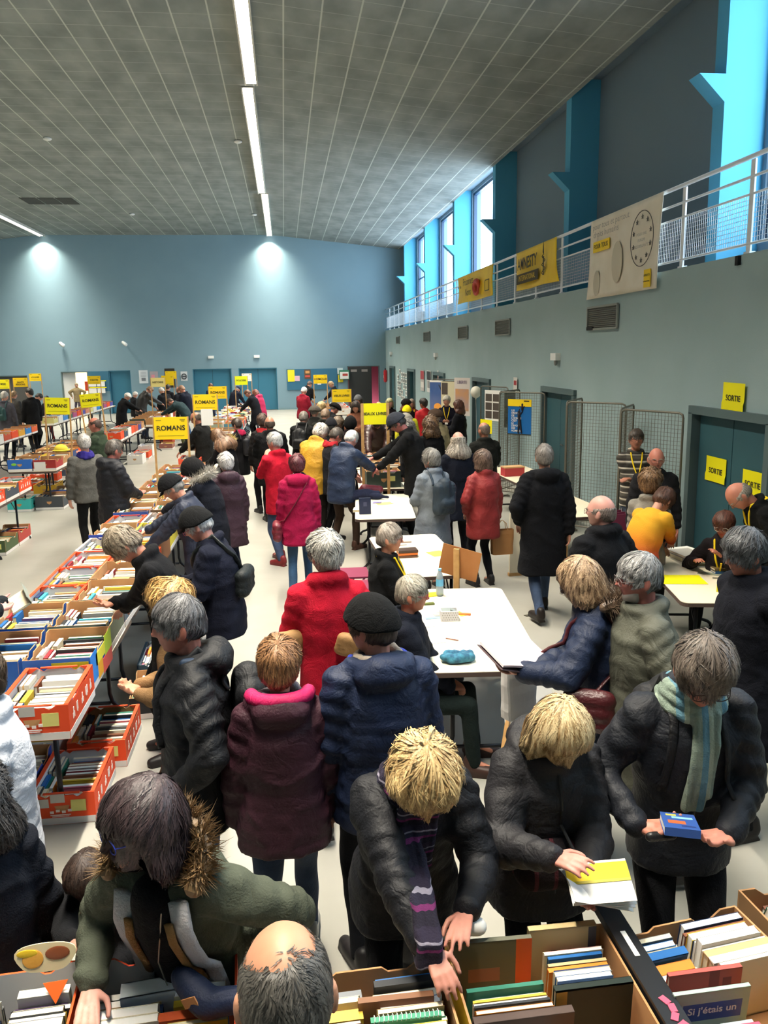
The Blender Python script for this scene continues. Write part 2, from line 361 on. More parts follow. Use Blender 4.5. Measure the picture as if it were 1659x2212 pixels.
# ------------------------------------------------------------------ strip lights
m_lamp = mat('lamp_diffuser', '#fff1e0', .5, emit=9)
m_house = mat('lamp_housing', '#c9c6bb', .5)
nm = {0: 'near', 1: 'second', 2: 'third', 3: 'farthest'}
for si, sx in enumerate(STRIP_X):
    for k, (a, b) in enumerate(SEG):
        t = put('strip_light', None, loc=(sx+(.05 if k % 2 else -.04), (a+b)/2, ZC-.012), label='long white ceiling strip light, %s run of the %s line' % (nm[k] if k else 'nearest', 'central' if si == 0 else 'left hand'), cat='ceiling light', group='strip lights along the ceiling')
        L = b-a
        obj('housing', MB().box((-.12, 0, -.05), (.03, L, .1)).box((.12, 0, -.05), (.03, L, .1)).box((0, 0, -.01), (.24, L, .02)), m_house, t)
        obj('diffuser', MB().box((0, 0, -.045), (.2, L-.04, .04)), m_lamp, t)
        l = area('strip_lamp', (t.location[0], (a+b)/2, ZC-.115), (0, 0, 0), .16, L-.1, STRIP_W*L, (1, .92, .77), spread=100)
for sx in STRIP_X:   # added spot under each strip's end, without a fitting, for the wall's light cone
    sp_ = bpy.data.lights.new('added_cone_spot', 'SPOT'); sp_.energy = 330; sp_.color = (1, .93, .74); sp_.spot_size = math.radians(124); sp_.spot_blend = .6; sp_.shadow_soft_size = .06
    so_ = bpy.data.objects.new('added_cone_spot', sp_); COL.objects.link(so_); so_.location = (sx, YF-.32, ZC-.16)
# air return grille of three black panels in the ceiling, and small ceiling fittings
g = put('ceiling_vent', None, loc=(-8.2, 32.7, ZC-.01), label='dark rectangular grille of three panels set in the grey ceiling', cat='air vent')
for k in (-1, 0, 1):
    mbv = MB()
    for q in range(12): mbv.box((k*.62, -.6+q*.109, 0), (.56, .07, .02))
    obj('louvre_panel', mbv, mat('vent_dark', '#3b3d3a', .7), g)
for (px, py, wd) in ((514, 306, .25), (549, 464, .3), (102, 300, .3), (285, 463, .2), (745, 535, .3)):
    zz = ZC-.04
    for _ in range(12): p = at_z(px, py, zz); zz = ZC-.035-max(0, p[0]+.4)*.1072+(.02 if p[0] > .5 else 0)
    q = MB().ell((0, 0, 0), (.11, .11, .045)); q.tube([(0, 0, .0), (0, 0, .06)], .05)
    obj('smoke_detector', q, m_white, smooth=True, loc=p, label={514: 'small white detector beside the middle of the central strip light', 549: 'small white detector left of the far end of the central strip light', 102: 'small pale detector on the ceiling above the dark grille', 285: 'small pale detector on the ceiling right of the dark grille', 745: 'small white detector on the sloping ceiling by the gallery end'}[px], cat='smoke detector', group='ceiling detectors')

# ------------------------------------------------------------------ gallery railing
rl = put('gallery_railing', None, loc=(XR+.02, 0, ZG), label='white steel gallery railing with wire mesh infill running along the right wall', cat='railing')
ZR = 4.79-ZG
mb = MB(); ypost = [y for y in np.arange(-3.6, 41.3, 1.555)]
for y in ypost: obj('post', MB().box((0, y, ZR/2-.02), (.02, .085, ZR-.03)).box((.01, y, .01), (.07, .12, .02)), m_post, rl)
for z, r in ((ZR, .028), (.8, .017), (.62, .014), (.1, .014)): obj('rail', MB().tube([(0, Y0+.02, z), (0, YF-.02, z)], r, 8), m_post, rl, smooth=True)
mw = MB()
for y in np.arange(3.0, 41.3, .048): mw.box((.012, y, .36), (.003, .005, .51))
for z in np.arange(.12, .62, .05): mw.box((.012, (3+41.3)/2, z), (.003, 38.3, .005))
obj('wire_mesh', mw, m_post, rl)

# ------------------------------------------------------------------ banners on the railing
def sheet(mbs, y0, y1, z0, z1, wave, ph, x, m=0, nu=26, nv=16, skew=0):
    V = []; F = []
    for layer in (0, 1):
        for j in range(nv+1):
            for i in range(nu+1):
                u, v = i/nu, j/nv
                d = wave*(math.sin(u*9+ph+v*2.2)*.6+math.sin(u*4-ph+v*5)*.4)*v
                V.append((x-.004+d+(.003 if layer else 0), y0+(y1-y0)*u+skew*v, z1+(z0-z1)*v))
    N = (nu+1)*(nv+1)
    for j in range(nv):
        for i in range(nu):
            a = j*(nu+1)+i; F.append((a, a+1, a+nu+2, a+nu+1)); F.append((a+N, a+N+nu+1, a+N+nu+2, a+N+1))
    for i in range(nu): a = i; F.append((a, a+N, a+N+1, a+1)); a = nv*(nu+1)+i; F.append((a, a+1, a+N+1, a+N))
    for j in range(nv): a = j*(nu+1); F.append((a, a+nu+1, a+N+nu+1, a+N)); a += nu; F.append((a, a+N, a+N+nu+1, a+nu+1))
    return mbs.add(V, F, m)
XN = XR-.045
def stext(parent, s, size, y, z, m, x=XN-.05, bold=0, xs=1.0, tilt=0):   # lettering that faces the hall, -X; text runs towards -Y
    o = put('lettering', text_mesh(s, size, m, bold, xs=xs), parent, loc=(x-parent.location[0], y-parent.location[1], z-parent.location[2]), rot=(tilt, 0, -math.pi/2)); return o
m_grey = mat('banner_grey_ink', '#a9a59c', .8); m_band = mat('banner_cloth', '#efe7d6', .75, mix='#e6dcc8', mscale=2)
b1 = obj('banner', sheet(MB(), 13.46, 10.86, 3.57-4.79, 0, .02, 1, 0, skew=.1), m_band, loc=(XN, 0, 4.79), smooth=True, label='big cream banner with a ring of stars hung over the gallery railing', cat='banner')
b1.location = (XN, 0, 4.79)
for (s, sz, y, z) in (('pour tous et partout', .13, 12.55, 4.66), ('droits humains', .13, 12.72, 4.54)): stext(b1, s, sz, y, z, m_grey, xs=1.3)
obj('yellow_patch', MB().box((-.03, 12.93, 4.36-4.79), (.012, .66, .16)), m_yel2, b1); stext(b1, 'POUR TOUS', .1, 12.93, 4.36, m_ink, x=XN-.04, xs=1.05)
rg = MB(); cy, cz = 11.42, 4.27
rg.tube([(-.035, cy+.37*math.cos(a), cz-4.79+.37*math.sin(a)) for a in np.linspace(0, 2*math.pi, 40)], .006, 6, caps=False)
for k in range(10):
    a = 2*math.pi*(k+.5)/10; c = (cy+.29*math.cos(a), cz+.29*math.sin(a)-4.79)
    rg.ext([(c[0]+(.038 if q % 2 == 0 else .016)*math.sin(q*math.pi/5), c[1]+(.038 if q % 2 == 0 else .016)*math.cos(q*math.pi/5)) for q in range(10)], -.004, .004, T=TR((-.035, 0, 0), rotz(math.pi/2)) @ TR((0, 0, 0)))
obj('star_ring', rg, mat('banner_dark_ink', '#57534c', .8), b1)
for (s, z) in (('POUR UNE', 4.33), ('EUROPE', 4.25), ('ACCUEILLANTE', 4.17)): stext(b1, s, .055, 11.42, z, m_grey, x=XN-.04, xs=1.2)
obj('yellow_patch', MB().box((-.03, 11.2, 3.72-4.79), (.012, .2, .24)), m_yel2, b1)
stext(b1, 'AMNESTY', .045, 11.2, 3.76, m_ink, x=XN-.04); stext(b1, 'INTERNATIONAL', .026, 11.2, 3.68, m_ink, x=XN-.04)
for (a, bb, ry, rz_) in ((12.3, 4.05, .2, .3), (13.1, 3.8, .14, .2)): obj('faint_print', MB().ell((-.026, a, bb-4.79), (.0015, ry, rz_)), mat('banner_shade_print', '#cbc3af', .8), b1)
m_flag = mat('flag_yellow', '#ecc910', .55, mix='#e3ba0c', mscale=2)
def candle(mb, y, z, s):   # candle wrapped in barbed wire
    mb.box((0, y, z-.02*s), (.006, .05*s, .3*s)); mb.tube([(0, y+.09*s*math.sin(t*1.7)*(1-.2*t/9), z-.16*s+.035*s*t) for t in np.linspace(0, 9, 40)], .007*s, 5)
    mb.add([(0, y-.03*s, z+.14*s), (0, y+.04*s, z+.2*s), (0, y, z+.36*s), (-.004, y-.03*s, z+.14*s), (-.004, y+.04*s, z+.2*s), (-.004, y, z+.36*s)], [(0, 1, 2), (5, 4, 3), (0, 3, 4, 1), (1, 4, 5, 2), (2, 5, 3, 0)]); return mb
b2 = obj('banner', sheet(MB(), 17.86, 15.2, 4.0-4.79, 0, .05, 2.3, 0, skew=-.1), m_flag, smooth=True, loc=(XN, 0, 4.79), label='yellow banner with a barbed wire candle, hung right of the smaller yellow one', cat='banner')
stext(b2, 'AMNESTY', .32, 16.85, 4.5, m_ink, x=XN-.07, xs=.95, bold=.006); obj('black_bar', MB().box((-.06, 16.85, 4.22-4.79), (.01, 1.5, .2)), mat('bar_ink', '#3b3520', .8), b2)
stext(b2, 'INTERNATIONAL', .155, 16.85, 4.22, m_flag, x=XN-.07, xs=.95); obj('candle_emblem', candle(MB(), 15.75, 4.36-4.79, 1.15), m_ink, b2, loc=(-.07, 0, 0))
b3 = obj('banner', sheet(MB(), 23.9, 19.85, 4.06-4.79, 0, .05, .6, 0), m_flag, smooth=True, loc=(XN, 0, 4.79), label='yellow banner with a red flame shape, farthest of the three on the railing', cat='banner')
stext(b3, 'Prisonniers', .27, 22.3, 4.58, m_ink, x=XN-.07); stext(b3, 'Noms', .27, 22.3, 4.3, m_ink, x=XN-.07)
stext(b3, 'Avec des', .13, 23.4, 4.5, m_ink, x=XN-.07)
fl = MB(); fl.tube([(0, 21.3+.2*math.cos(t), 4.35-4.79+.16*math.sin(t)+max(0, t-3)*.06) for t in np.linspace(-2.8, 4.2, 24)], [.02+.05*math.sin(math.pi*i/23) for i in range(24)], 8)
obj('flame_print', fl, mat('flame_red', '#b8463c', .7), b3, loc=(-.07, 0, 0))
obj('frame_print', MB().box((0, 20.2, 4.45-4.79), (.01, .4, .02)).box((0, 20.2, 4.2-4.79), (.01, .4, .02)).box((0, 20.0, 4.32-4.79), (.01, .02, .25)).box((0, 20.4, 4.32-4.79), (.01, .02, .25)), m_ink, b3, loc=(-.07, 0, 0))

# ------------------------------------------------------------------ fittings on the right wall
names = {0: 'nearest and largest looking', 1: 'second', 2: 'third', 3: 'fourth', 4: 'farthest'}
vent_m = mat('vent_grey', '#5e6058', .6)
for i, (a, b, z0, z1) in enumerate(((12.3, 13.55, 3.09, 3.44), (18.4, 19.65, 3.12, 3.45), (22.75, 23.95, 3.1, 3.43), (28.75, 29.95, 3.1, 3.42), (36.4, 37.4, 3.1, 3.4))):
    t = put('wall_vent', None, loc=(XR-.02, (a+b)/2, (z0+z1)/2), label=['dark louvred vent below the big cream banner', 'louvred vent below and right of the flame banner', 'louvred vent under the left part of the flame banner', 'small louvred vent, second from the far corner', 'small louvred vent nearest the far corner'][i], cat='air vent', group='vents under the gallery')
    w, h = b-a, z1-z0; f = MB()
    for y in (-w/2, w/2): f.box((-.01, y, 0), (.03, .03, h))
    for z in (-h/2, h/2): f.box((-.01, 0, z), (.03, w, .03))
    obj('vent_frame', f, mat('vent_frame', '#8b8f88', .6), t); f = MB()
    for z in np.arange(-h/2+.03, h/2-.01, .03): f.box((0, 0, z), (.02, w-.03, .012), rot=roty(.5))
    f.box((.008, 0, 0), (.006, w-.02, h-.02)); obj('louvres', f, vent_m, t)
def wbox(px, py, X, w, h, label, name='emergency_light'):
    p = at_x(px, py, X); t = put(name, None, loc=(X-.0, p[1], p[2]), label=label, cat='emergency light' if name == 'emergency_light' else 'fitting', group='small white boxes on the right wall')
    obj('casing', MB().box((-.03, 0, .02), (.1, w, h)), m_white, t); obj('lamp', MB().cap((-.05, -w*.25, -h*.55), (-.05, -w*.25, -h*.85), .035, .03), mat('lamp_grey', '#8d8d86', .4), t)
wbox(1203, 773, XR-.02, .3, .13, 'small white box light on the right wall, nearest one, above the blue poster')
wbox(943, 768, XR-.02, .3, .13, 'small white box light on the right wall, above the poster panels')
wbox(846, 764, XR-.02, .3, .13, 'small white box light on the right wall, close to the far corner')
obj('wall_plug', MB().box((0, 0, 0), (.04, .06, .1)), m_dark, loc=at_x(1594, 563, XR-.02), label='tiny dark socket just under the gallery edge at the right', cat='socket')
obj('cable_box', MB().box((0, 0, 0), (.06, .25, .05)), m_dark, loc=at_x(1276, 710, XR-.03), label='small dark box under the left corner of the nearest vent', cat='cable box')

def paper(name, w, h, m, loc, rz=0, tilt=0, label=None, cat='poster', group=None, curl=.0):
    """a sheet standing in its own XZ plane, facing -Y before rz"""
    n = 8; V = []; F = []
    for l in (0, 1):
        for j in range(n+1):
            for i in range(n+1):
                u, v = i/n-.5, j/n-.5; V.append((u*w, (.0012 if l else 0)-curl*abs(u*2)**4*(v < -.2)*1.0, v*h))
    N = (n+1)**2
    for j in range(n):
        for i in range(n): a = j*(n+1)+i; F += [(a, a+1, a+n+2, a+n+1), (a+N, a+N+n+1, a+N+n+2, a+N+1)]
    e = [i for i in range(n+1)]+[(j+1)*(n+1)-1 for j in range(1, n+1)]+[n*(n+1)+i for i in range(n-1, -1, -1)]+[j*(n+1) for j in range(n-1, 0, -1)]
    F += [(e[k], e[k]+N, e[(k+1) % len(e)]+N, e[(k+1) % len(e)]) for k in range(len(e))]
    o = put(name, MB().add(V, F).mesh(name, [m]), loc=loc, rot=(0, tilt, rz), label=label, cat=cat, group=group); return o
def on(parent, name, mb, m, **k): return obj(name, mb, m, parent, **k)
RW = -math.pi/2     # facing -X
for (px, py, X, w, h, tl, lab) in ((1584, 857, XR-.032, .46, .31, .01, 'yellow SORTIE sheet taped above the big teal door'), (1546, 1015, XR+.03, .46, .3, .0, 'yellow SORTIE sheet on the door leaf, left one of the pair'), (1626, 1044, XR+.03, .42, .27, 0, 'yellow SORTIE sheet on the door leaf, right one behind the bald man')):
    p = at_x(px, py, X); s = paper('exit_sheet', w, h, m_yel, p, RW, tl, lab, 'sign', curl=.01)
    put('lettering', text_mesh('SORTIE', .092, m_ink, .0015, xs=1.05), s, loc=(0, -.004, -.02))
def poster(px, py, X, w, h, base, label, bits=(), name='poster', face='x', Y=None):
    p = at_x(px, py, X) if face == 'x' else at_y(px, py, Y)
    s = paper(name, w, h, mat('poster_'+base, base, .6), p, RW if face == 'x' else 0, 0, label, 'poster')
    for (x, z, bw, bh, c) in bits: on(s, 'print', MB().box((x, -.003, z), (bw, .004, bh)), mat('poster_'+c, c, .6))
    return s
def lines(n, x, z0, w, c='#77746c', dz=.05): return [(x, z0-i*dz, w*(1-.25*(i % 3 == 2)), .012, c) for i in range(n)]
XP = XR-.03
poster(912, 822, XP, .8, .75, '#b9b2ad', 'red topped poster on the right wall, beside the black and white one', [(0, .2, .72, .3, '#a8323c'), (0, -.15, .6, .2, '#dcd8d2')])
poster(926, 824, XP, .8, .75, '#d6d6d2', 'black and white poster on the right wall, right of the red topped one', [(0, .2, .7, .3, '#26282c'), (0, -.1, .5, .25, '#8a8a88')])
poster(946, 823, XP, .16, .7, '#dcdad2', 'narrow white strip poster left of the first display panel', [(0, 0, .1, .3, '#b96f62')])
poster(1113, 830, XP, .3, .3, '#d9d5cf', 'small white and red notice on the wall above the blue poster', [(0, .03, .2, .1, '#a8323c')], name='notice')
k = 0
for gx in range(5):
    for gz in range(5):
        if (gx+gz) % 5 == 4: continue
        y = 34.5+gx*.62; z = 1.9-gz*.25-(.12 if gx < 3 else 0); k += 1
        s = paper('notice_sheet', .4, .2, m_paper, (XP, y, z), RW, (gx*7+gz*3) % 5*.02-.04, None, 'notice', 'cluster of white sheets beyond the dark opening')
        s['label'] = 'white sheet pinned in the cluster, %s from the floor row, %s column' % (['top', 'upper', 'middle', 'lower', 'bottom'][gz], ['nearest', 'second nearest', 'middle', 'second farthest', 'farthest'][gx])
        on(s, 'print', MB().box((0, -.003, 0), (.26, .003, .1)), mat('poster_#6e6e6c', '#6e6e6c', .7))
fe = put('fire_extinguisher', None, loc=(XR-.12, 40.9, 1.35), label='red fire extinguisher hung by the far right corner', cat='fire extinguisher')
obj('cylinder', MB().cap((0, 0, 0), (0, 0, .45), .09, .09), mat('extinguisher_red', '#b3121f', .3, coat=.4), fe, smooth=True); obj('valve', MB().cap((0, 0, .52), (0, 0, .58), .035, .03).box((0, -.06, .6), (.02, .14, .02)), m_dark, fe); obj('label_plate', MB().box((-.092, 0, .2), (.004, .08, .14)), m_paper, fe)
poster(831, 0+822, XP, .5, .35, '#dad7cf', 'small white card under the fire extinguisher', [(0, 0, .3, .1, '#8f8f8c')], name='notice')

# ------------------------------------------------------------------ things on the far wall
def fposter(x0, x1, z0, z1, base, label, bits=(), name='poster', cat='poster'):
    s = paper(name, x1-x0, z1-z0, mat('poster_'+base, base, .7), ((x0+x1)/2, YF-.02, (z0+z1)/2), 0, 0, label, cat)
    for (x, z, bw, bh, c) in bits: on(s, 'print', MB().box((x, -.006, z), (bw, .006, bh)), mat('poster_'+c, c, .7))
    return s
bd = obj('notice_board', MB().box((1.36, YF-.027, 1.47), (2.5, .04, 1.02)), mat('board_blue', '#2c617c', .8), label='dark blue notice board between the blue doors and the black door', cat='notice board')
bd = obj('notice_board', MB().box((-8.9, YF-.027, 1.57), (.96, .04, .96)), mat('board_blue', '#2c617c', .8), label='dark blue board beside the bright doorway', cat='notice board')
YB = .045
def bpost(x0, x1, z0, z1, base, label, bits=()):
    s = fposter(x0, x1, z0, z1, base, label, bits); s.location[1] -= .04; return s
bpost(.16, .5, 1.37, 1.95, '#e3d31e', 'yellow sheet at the left end of the far notice board')
bpost(.5, .75, 1.4, 1.65, '#d5a9b8', 'small pink sheet beside the yellow one on the far board')
bpost(.98, 1.3, 1.5, 1.95, '#5d4632', 'dark picture poster on the far notice board', [(0, .1, .2, .12, '#c98f55'), (0, -.1, .24, .1, '#b5443a')])
bpost(1.62, 1.8, 1.2, 1.6, '#d9dcdc', 'white sheet low on the far notice board'); bpost(2.62, 2.9, 1.7, 2.0, '#c7d2d6', 'pale sheet at the right end of the far notice board')
bpost(2.65, 2.9, 1.3, 1.65, '#d8c61c', 'small yellow sheet under the pale one on the far board')
fposter(-7.0, -6.58, 1.43, 2.06, '#d5d9dc', 'white poster with small print and a photo on the far wall', [(0, -.12, .2, .14, '#6b7076')]+[(0, .2-.06*i, .26, .012, '#8b8f94') for i in range(4)])
fposter(-6.48, -6.1, 1.38, 2.0, '#a59aa0', 'colourful picture poster right of the white one on the far wall', [(-.05, .05, .16, .2, '#d88a96'), (.1, -.1, .12, .2, '#5d7a58')])
fposter(-5.78, -5.3, 1.2, 2.12, '#2a241d', 'dark framed poster behind the two stacked yellow placards')
rr = fposter(-5.02, -4.7, 1.52, 1.97, '#d8dadb', 'white poster with a round black emblem left of the blue doors')
on(rr, 'round_emblem', MB().tube([(.11*math.cos(a), -.008, -.02+.12*math.sin(a)) for a in np.linspace(0, 2*math.pi, 20)], .03, 6), mat('poster_#4c5157', '#4c5157', .7)); on(rr, 'emblem_text', MB().box((0, -.008, -.02), (.2, .006, .05)), mat('poster_#4c5157', '#4c5157', .7))
fa_ = put('first_aid_box', None, loc=(3.0-.02, YF-.08, 1.66), label='white and green box on the far wall left of the black door', cat='first aid box')
obj('casing', MB().box((-.02, 0, 0), (.5, .14, .46)), mat('aid_green', '#2f7a5c', .5), fa_); obj('front', MB().box((-.02, -.075, -.03), (.42, .01, .34)), m_paper, fa_); obj('print', MB().box((.02, -.082, -.0), (.26, .004, .12)), mat('poster_#b5443a', '#b5443a', .7), fa_)
for (x, lab) in ((-3.52, 'left one above the doors'), (-1.31, 'right one above the doors')):
    t = obj('exit_light', MB().box((0, 0, 0), (.27, .08, .13)), m_white, loc=(x, YF-.05, 2.63), label='small white exit light box on the far wall, %s' % lab, cat='exit light', group='exit lights above the blue doors')
for (x, lab) in ((-10.43, 'left'), (-7.55, 'right')):
    t = put('spotlight', None, loc=(x, YF-.05, 3.35), label='small white spotlight on the far wall, %s one of the pair' % lab, cat='spotlight', group='wall spotlights')
    obj('bracket', MB().tube([(0, 0, 0), (0, -.15, .02)], .02), m_white, t); obj('head', MB().cap((-.04, -.2, .04), (.08, -.24, -.06), .075, .09), m_white, t, smooth=True)
# ------------------------------------------------------------------ folding tables
def rrect(w, d, r, n=5):
    P = []
    for cx, cy, a0 in ((w/2-r, d/2-r, 0), (-w/2+r, d/2-r, 90), (-w/2+r, -d/2+r, 180), (w/2-r, -d/2+r, 270)):
        for k in range(n+1): a = math.radians(a0+90*k/n); P.append((cx+r*math.cos(a), cy+r*math.sin(a)))
    return P
TOPS = {}
def table(x, y, rz, w, L, label, h=.75, group=None):
    t = put('folding_table', None, loc=(x, y, 0), rz=math.radians(rz), label=label, cat='table', group=group)
    key = (w, L, h)
    if key not in TOPS:
        a = MB(); P = rrect(w, L, .07); n = len(P)
        a.add([(p[0], p[1], h) for p in P]+[(p[0], p[1], h-.006) for p in P], [tuple(range(n))]+[(i+n, (i+1) % n+n, (i+1) % n, i) for i in range(n)])
        P2 = rrect(w+.006, L+.006, .073)
        a.add([(p[0], p[1], h-.004) for p in P2]+[(p[0], p[1], h-.035) for p in P2], [tuple(range(2*n-1, n-1, -1)), tuple(range(n))]+[(i+n, (i+1) % n+n, (i+1) % n, i) for i in range(n)], 1)
        top = a.mesh('table_top', [m_tt, m_edge])
        b = MB(); s = w*.27
        for q in (-1, 1):
            P = [(q*s, 0, h-.05), (q*s, 0, .2), (q*(s+.015), 0, .13), (q*(s+.07), 0, .075), (q*(s+.13), 0, .055), (q*(s+.16), 0, .03), (q*(s+.165), 0, .0)]
            b.tube(P, .0165, 10)
        b.tube([(-s, 0, .12), (s, 0, .12)], .014, 8); b.tube([(-s, 0, h-.06), (s, 0, h-.06)], .014, 8)
        leg = b.mesh('leg_frame', [m_steel], True)
        br = MB().tube([(0, 0, .45), (0, .28, h-.05)], .008, 6).mesh('brace', [m_steel], True)
        TOPS[key] = (top, leg, br)
    top, leg, br = TOPS[key]
    put('table_top', top, t)
    for q in (-1, 1):
        put('leg_frame', leg, t, loc=(0, q*(L/2-.22), 0)); [put('brace', br, t, loc=(e*w*.26, q*(L/2-.22), 0), rz=0 if q < 0 else math.pi) for e in (-1, 1)]
    return t
T1 = table(1.33, 5.87, -5.5, .78, 1.9, 'bare white topped folding table with the dark blue scarf lying on it')
T2 = table(1.28, 8.12, 2, .76, 1.75, 'cream folding table behind the seated women, with a stack of books on it')
T3 = table(1.26, 10.85, -5, .76, 1.8, 'cream folding table with a dark blue book standing on its corner')
table(1.52, 13.25, -4, .8, 2.1, 'folding table that carries the crates under the BEAUX LIVRES placard')
table(1.66, 15.4, -4, .8, 2.0, 'folding table behind the BEAUX LIVRES placard in the thick of the crowd')
T9 = table(3.7, 6.93, -11, .78, 1.85, 'cream table by the teal exit door with a yellow sheet hanging over its edge')
table(3.62, 10.5, 3, .76, 1.8, 'bare cream table behind the man in the long black coat')
table(3.85, 13.2, 3, .76, 1.8, 'cream table with a red shoe box on it by the mesh panels')
GR = 'book tables of the far rows'
tl = [(-1.66, 5.55, 'front'), (-1.66, 7.5, 'second'), (-1.66, 9.45, 'third'), (-1.66, 11.4, 'fourth'), (-1.66, 13.35, 'fifth'), (-1.68, 15.3, 'sixth')]
for i, (x, y, n) in enumerate(tl): table(x, y, 0, .76, 1.9, 'folding table of the near left book row, %s from the front, loaded with fruit boxes' % n, group=GR)
for i, (x, y, L, n) in enumerate(((-4.45, 10.6, 1.8, 'at the left edge, below the blue box table'), (-4.45, 12.5, 1.8, 'at the left edge, with orange boxes above a green floor box'), (-4.62, 16.4, 1.85, 'with blue and dark red boxes at its end'), (-4.62, 18.3, 1.85, 'behind the blue and dark red boxes'))):
    table(x, y, 0, .84, L, 'folding table, %s' % n, group=GR)
for i, y in enumerate((18.5, 20.4, 22.3)): table(-7.25, y, 0, .84, 1.85, 'folding table of the third row near the left edge, %s of three' % ('nearest', 'middle', 'farthest')[i], group=GR)
for i, y in enumerate((21.4, 23.3)): table(-4.4, y, 0, .84, 1.85, 'folding table with outward facing boxes behind the man in the green fleece, %s one' % ('nearer', 'farther')[i], group=GR)
for i, y in enumerate((26.9, 28.8, 30.7, 32.6, 34.5)): table(-7.4, y, 0, .84, 1.85, 'folding table in the long slanting row before the bright doorway, %s' % ('nearest', 'second', 'middle', 'fourth', 'farthest')[i], group=GR)
table(-8.6, 26.0, 90, .8, 1.6, 'folding table with orange boxes before the man in the black coat, far left', group=GR)
for i, y in enumerate((25.5, 27.4)): table(-4.1, y, 0, .9, 1.85, 'folding table with green crates under the pale placard, %s one' % ('nearer', 'farther')[i], group=GR)
for i, y in enumerate((19.3, 21.2, 23.1, 25.0, 26.9, 28.8, 30.7, 32.6)): table(-1.75, y, 0, 1.0, 1.88, 'folding table of the central far row with loose books, %s from the front' % ('first', 'second', 'third', 'fourth', 'fifth', 'sixth', 'seventh', 'eighth')[i], group=GR)
for i, y in enumerate((28.3, 30.4)): table(1.6, y, 0, .95, 1.85, 'folding table under the HUMOUR placard, %s one' % ('nearer', 'farther')[i], group=GR)
for i, y in enumerate((19.2, 21.3, 23.4)): table(1.75, y, 0, .95, 1.9, 'folding table in the crowd under the VIEUX LIVRES placard, %s of three' % ('nearest', 'middle', 'farthest')[i], group=GR)
table(-.75, 1.98, 90, .86, 1.8, 'folding table in the foreground under the orange edged boxes at left')
table(1.12, 1.98, 90, .86, 1.8, 'folding table in the foreground under the boxes at right')

# ------------------------------------------------------------------ cardboard fruit boxes
m_out = objcolor_mat('box_print', .65)
m_kraft = mat('kraft_board', '#b98a5c', .8, mix='#a87b50', mscale=6)
m_inw = mat('white_board', '#dcdcde', .6)
m_base = mat('box_base_white', '#d9d6d2', .6)
BOXM = {}
def box_mesh(w, d, h, inner, style):
    key = (w, d, h, inner, style)
    if key in BOXM: return BOXM[key]
    mb = MB(); t = .007; mi = 1
    def side(L, dip, hh):
        c = .07 if dip else 0
        if not dip: return [(-L/2, 0), (L/2, 0), (L/2, hh), (-L/2, hh)]
        lo = hh-dip
        return [(-L/2, 0), (L/2, 0), (L/2, hh), (L/2-.06, hh), (L/2-.1, lo), (.09, lo), (.07, lo+dip*.55), (-.07, lo+dip*.55), (-.09, lo), (-L/2+.1, lo), (-L/2+.06, hh), (-L/2, hh)]
    dips = {'tray': (.025, .02), 'banana': (.0, .05), 'deep': (.03, .0)}[style]
    for (sx, L, dp, ang, off) in ((0, w, dips[0], 0, d/2), (1, d, dips[1], 90, w/2)):
        for q in (-1, 1):
            A = math.radians(ang)+(math.pi if q > 0 else 0)
            R = rotz(A); loc = R@np.array([0, -off, 0])
            P = side(L-(0 if sx == 0 else 2*t), dp, h)
            mb.ext([(x, z) for x, z in P if True], 0, t, T=TR(loc, R), m=0, mback=mi, medge=0 if inner == 'w' else 2)
            if style != 'deep':   # white band along the foot
                mb.ext([(-L/2+.002, .002), (L/2-.002, .002), (L/2-.002, .045), (-L/2+.002, .045)], -.0012, 0, T=TR(loc, R), m=3)
            if sx == 0:           # hand hole shown as a dark recess with its flap
                mb.ext([(-.045, h*.62), (.045, h*.62), (.035, h*.48), (0, h*.4), (-.035, h*.48)], -.0016, -.0004, T=TR(loc, R), m=2)
    mb.box((0, 0, .004), (w-.01, d-.01, .008), m=mi)
    if style == 'tray':
        for a in (-1, 1):
            for b in (-1, 1): mb.ext([(0, h-.001), (a*-.07, h-.001), (0, h-.05)][::(1 if a > 0 else -1)], -.003, .003, T=TR((a*(w/2-.004), b*(d/2-.012), 0)), m=0); 
            mb.box((a*(w/2-.012), 0, h), (.024, d*.98, .006)); mb.box((0, a*(d/2-.01), h), (w*.55, .02, .006))
    me = mb.mesh('fruit_box', [m_out, m_inw if inner == 'w' else m_kraft, m_kraft, m_base]); BOXM[key] = me; return me
DEC = {}
def logo_mesh(w):
    if w in DEC: return DEC[w]
    mb = MB()
    for k, (y, s) in enumerate(((-.2, .05), (-.12, .035), (.0, .05), (.1, .06), (.2, .045))):
        for q in range(3): mb.box((w/2+.0015, y+(q-1)*s*.25, .1+.02*((k+q) % 2)), (.002, s*.28, .03+.02*((q+k) % 2)))
    for k in range(4): mb.box((-.06+.035*k, -.3015, .085+.008*(k % 2)), (.022, .002, .016))
    mb.box((-.01, -.3015, .066), (.12, .002, .006)); mb.box((-.01, -.3015, .056), (.1, .002, .004))
    me = mb.mesh('printed_emblem', [mat('emblem_white', '#f3e4dc', .6)]); DEC[w] = me; return me
note_me = MB().ext([(-.045, -.04), (.045, -.036), (.043, .04), (-.045, .036)], -.0035, -.0015).mesh('taped_note', [mat('note_pale_yellow', '#d8d07a', .7)])
tag_me = MB().ext([(-.042, -.028), (.042, -.028), (.042, .028), (-.042, .028)], -.003, -.0015).mesh('paper_label', [mat('note_grey', '#b7b4ae', .7)])
BOXES = []
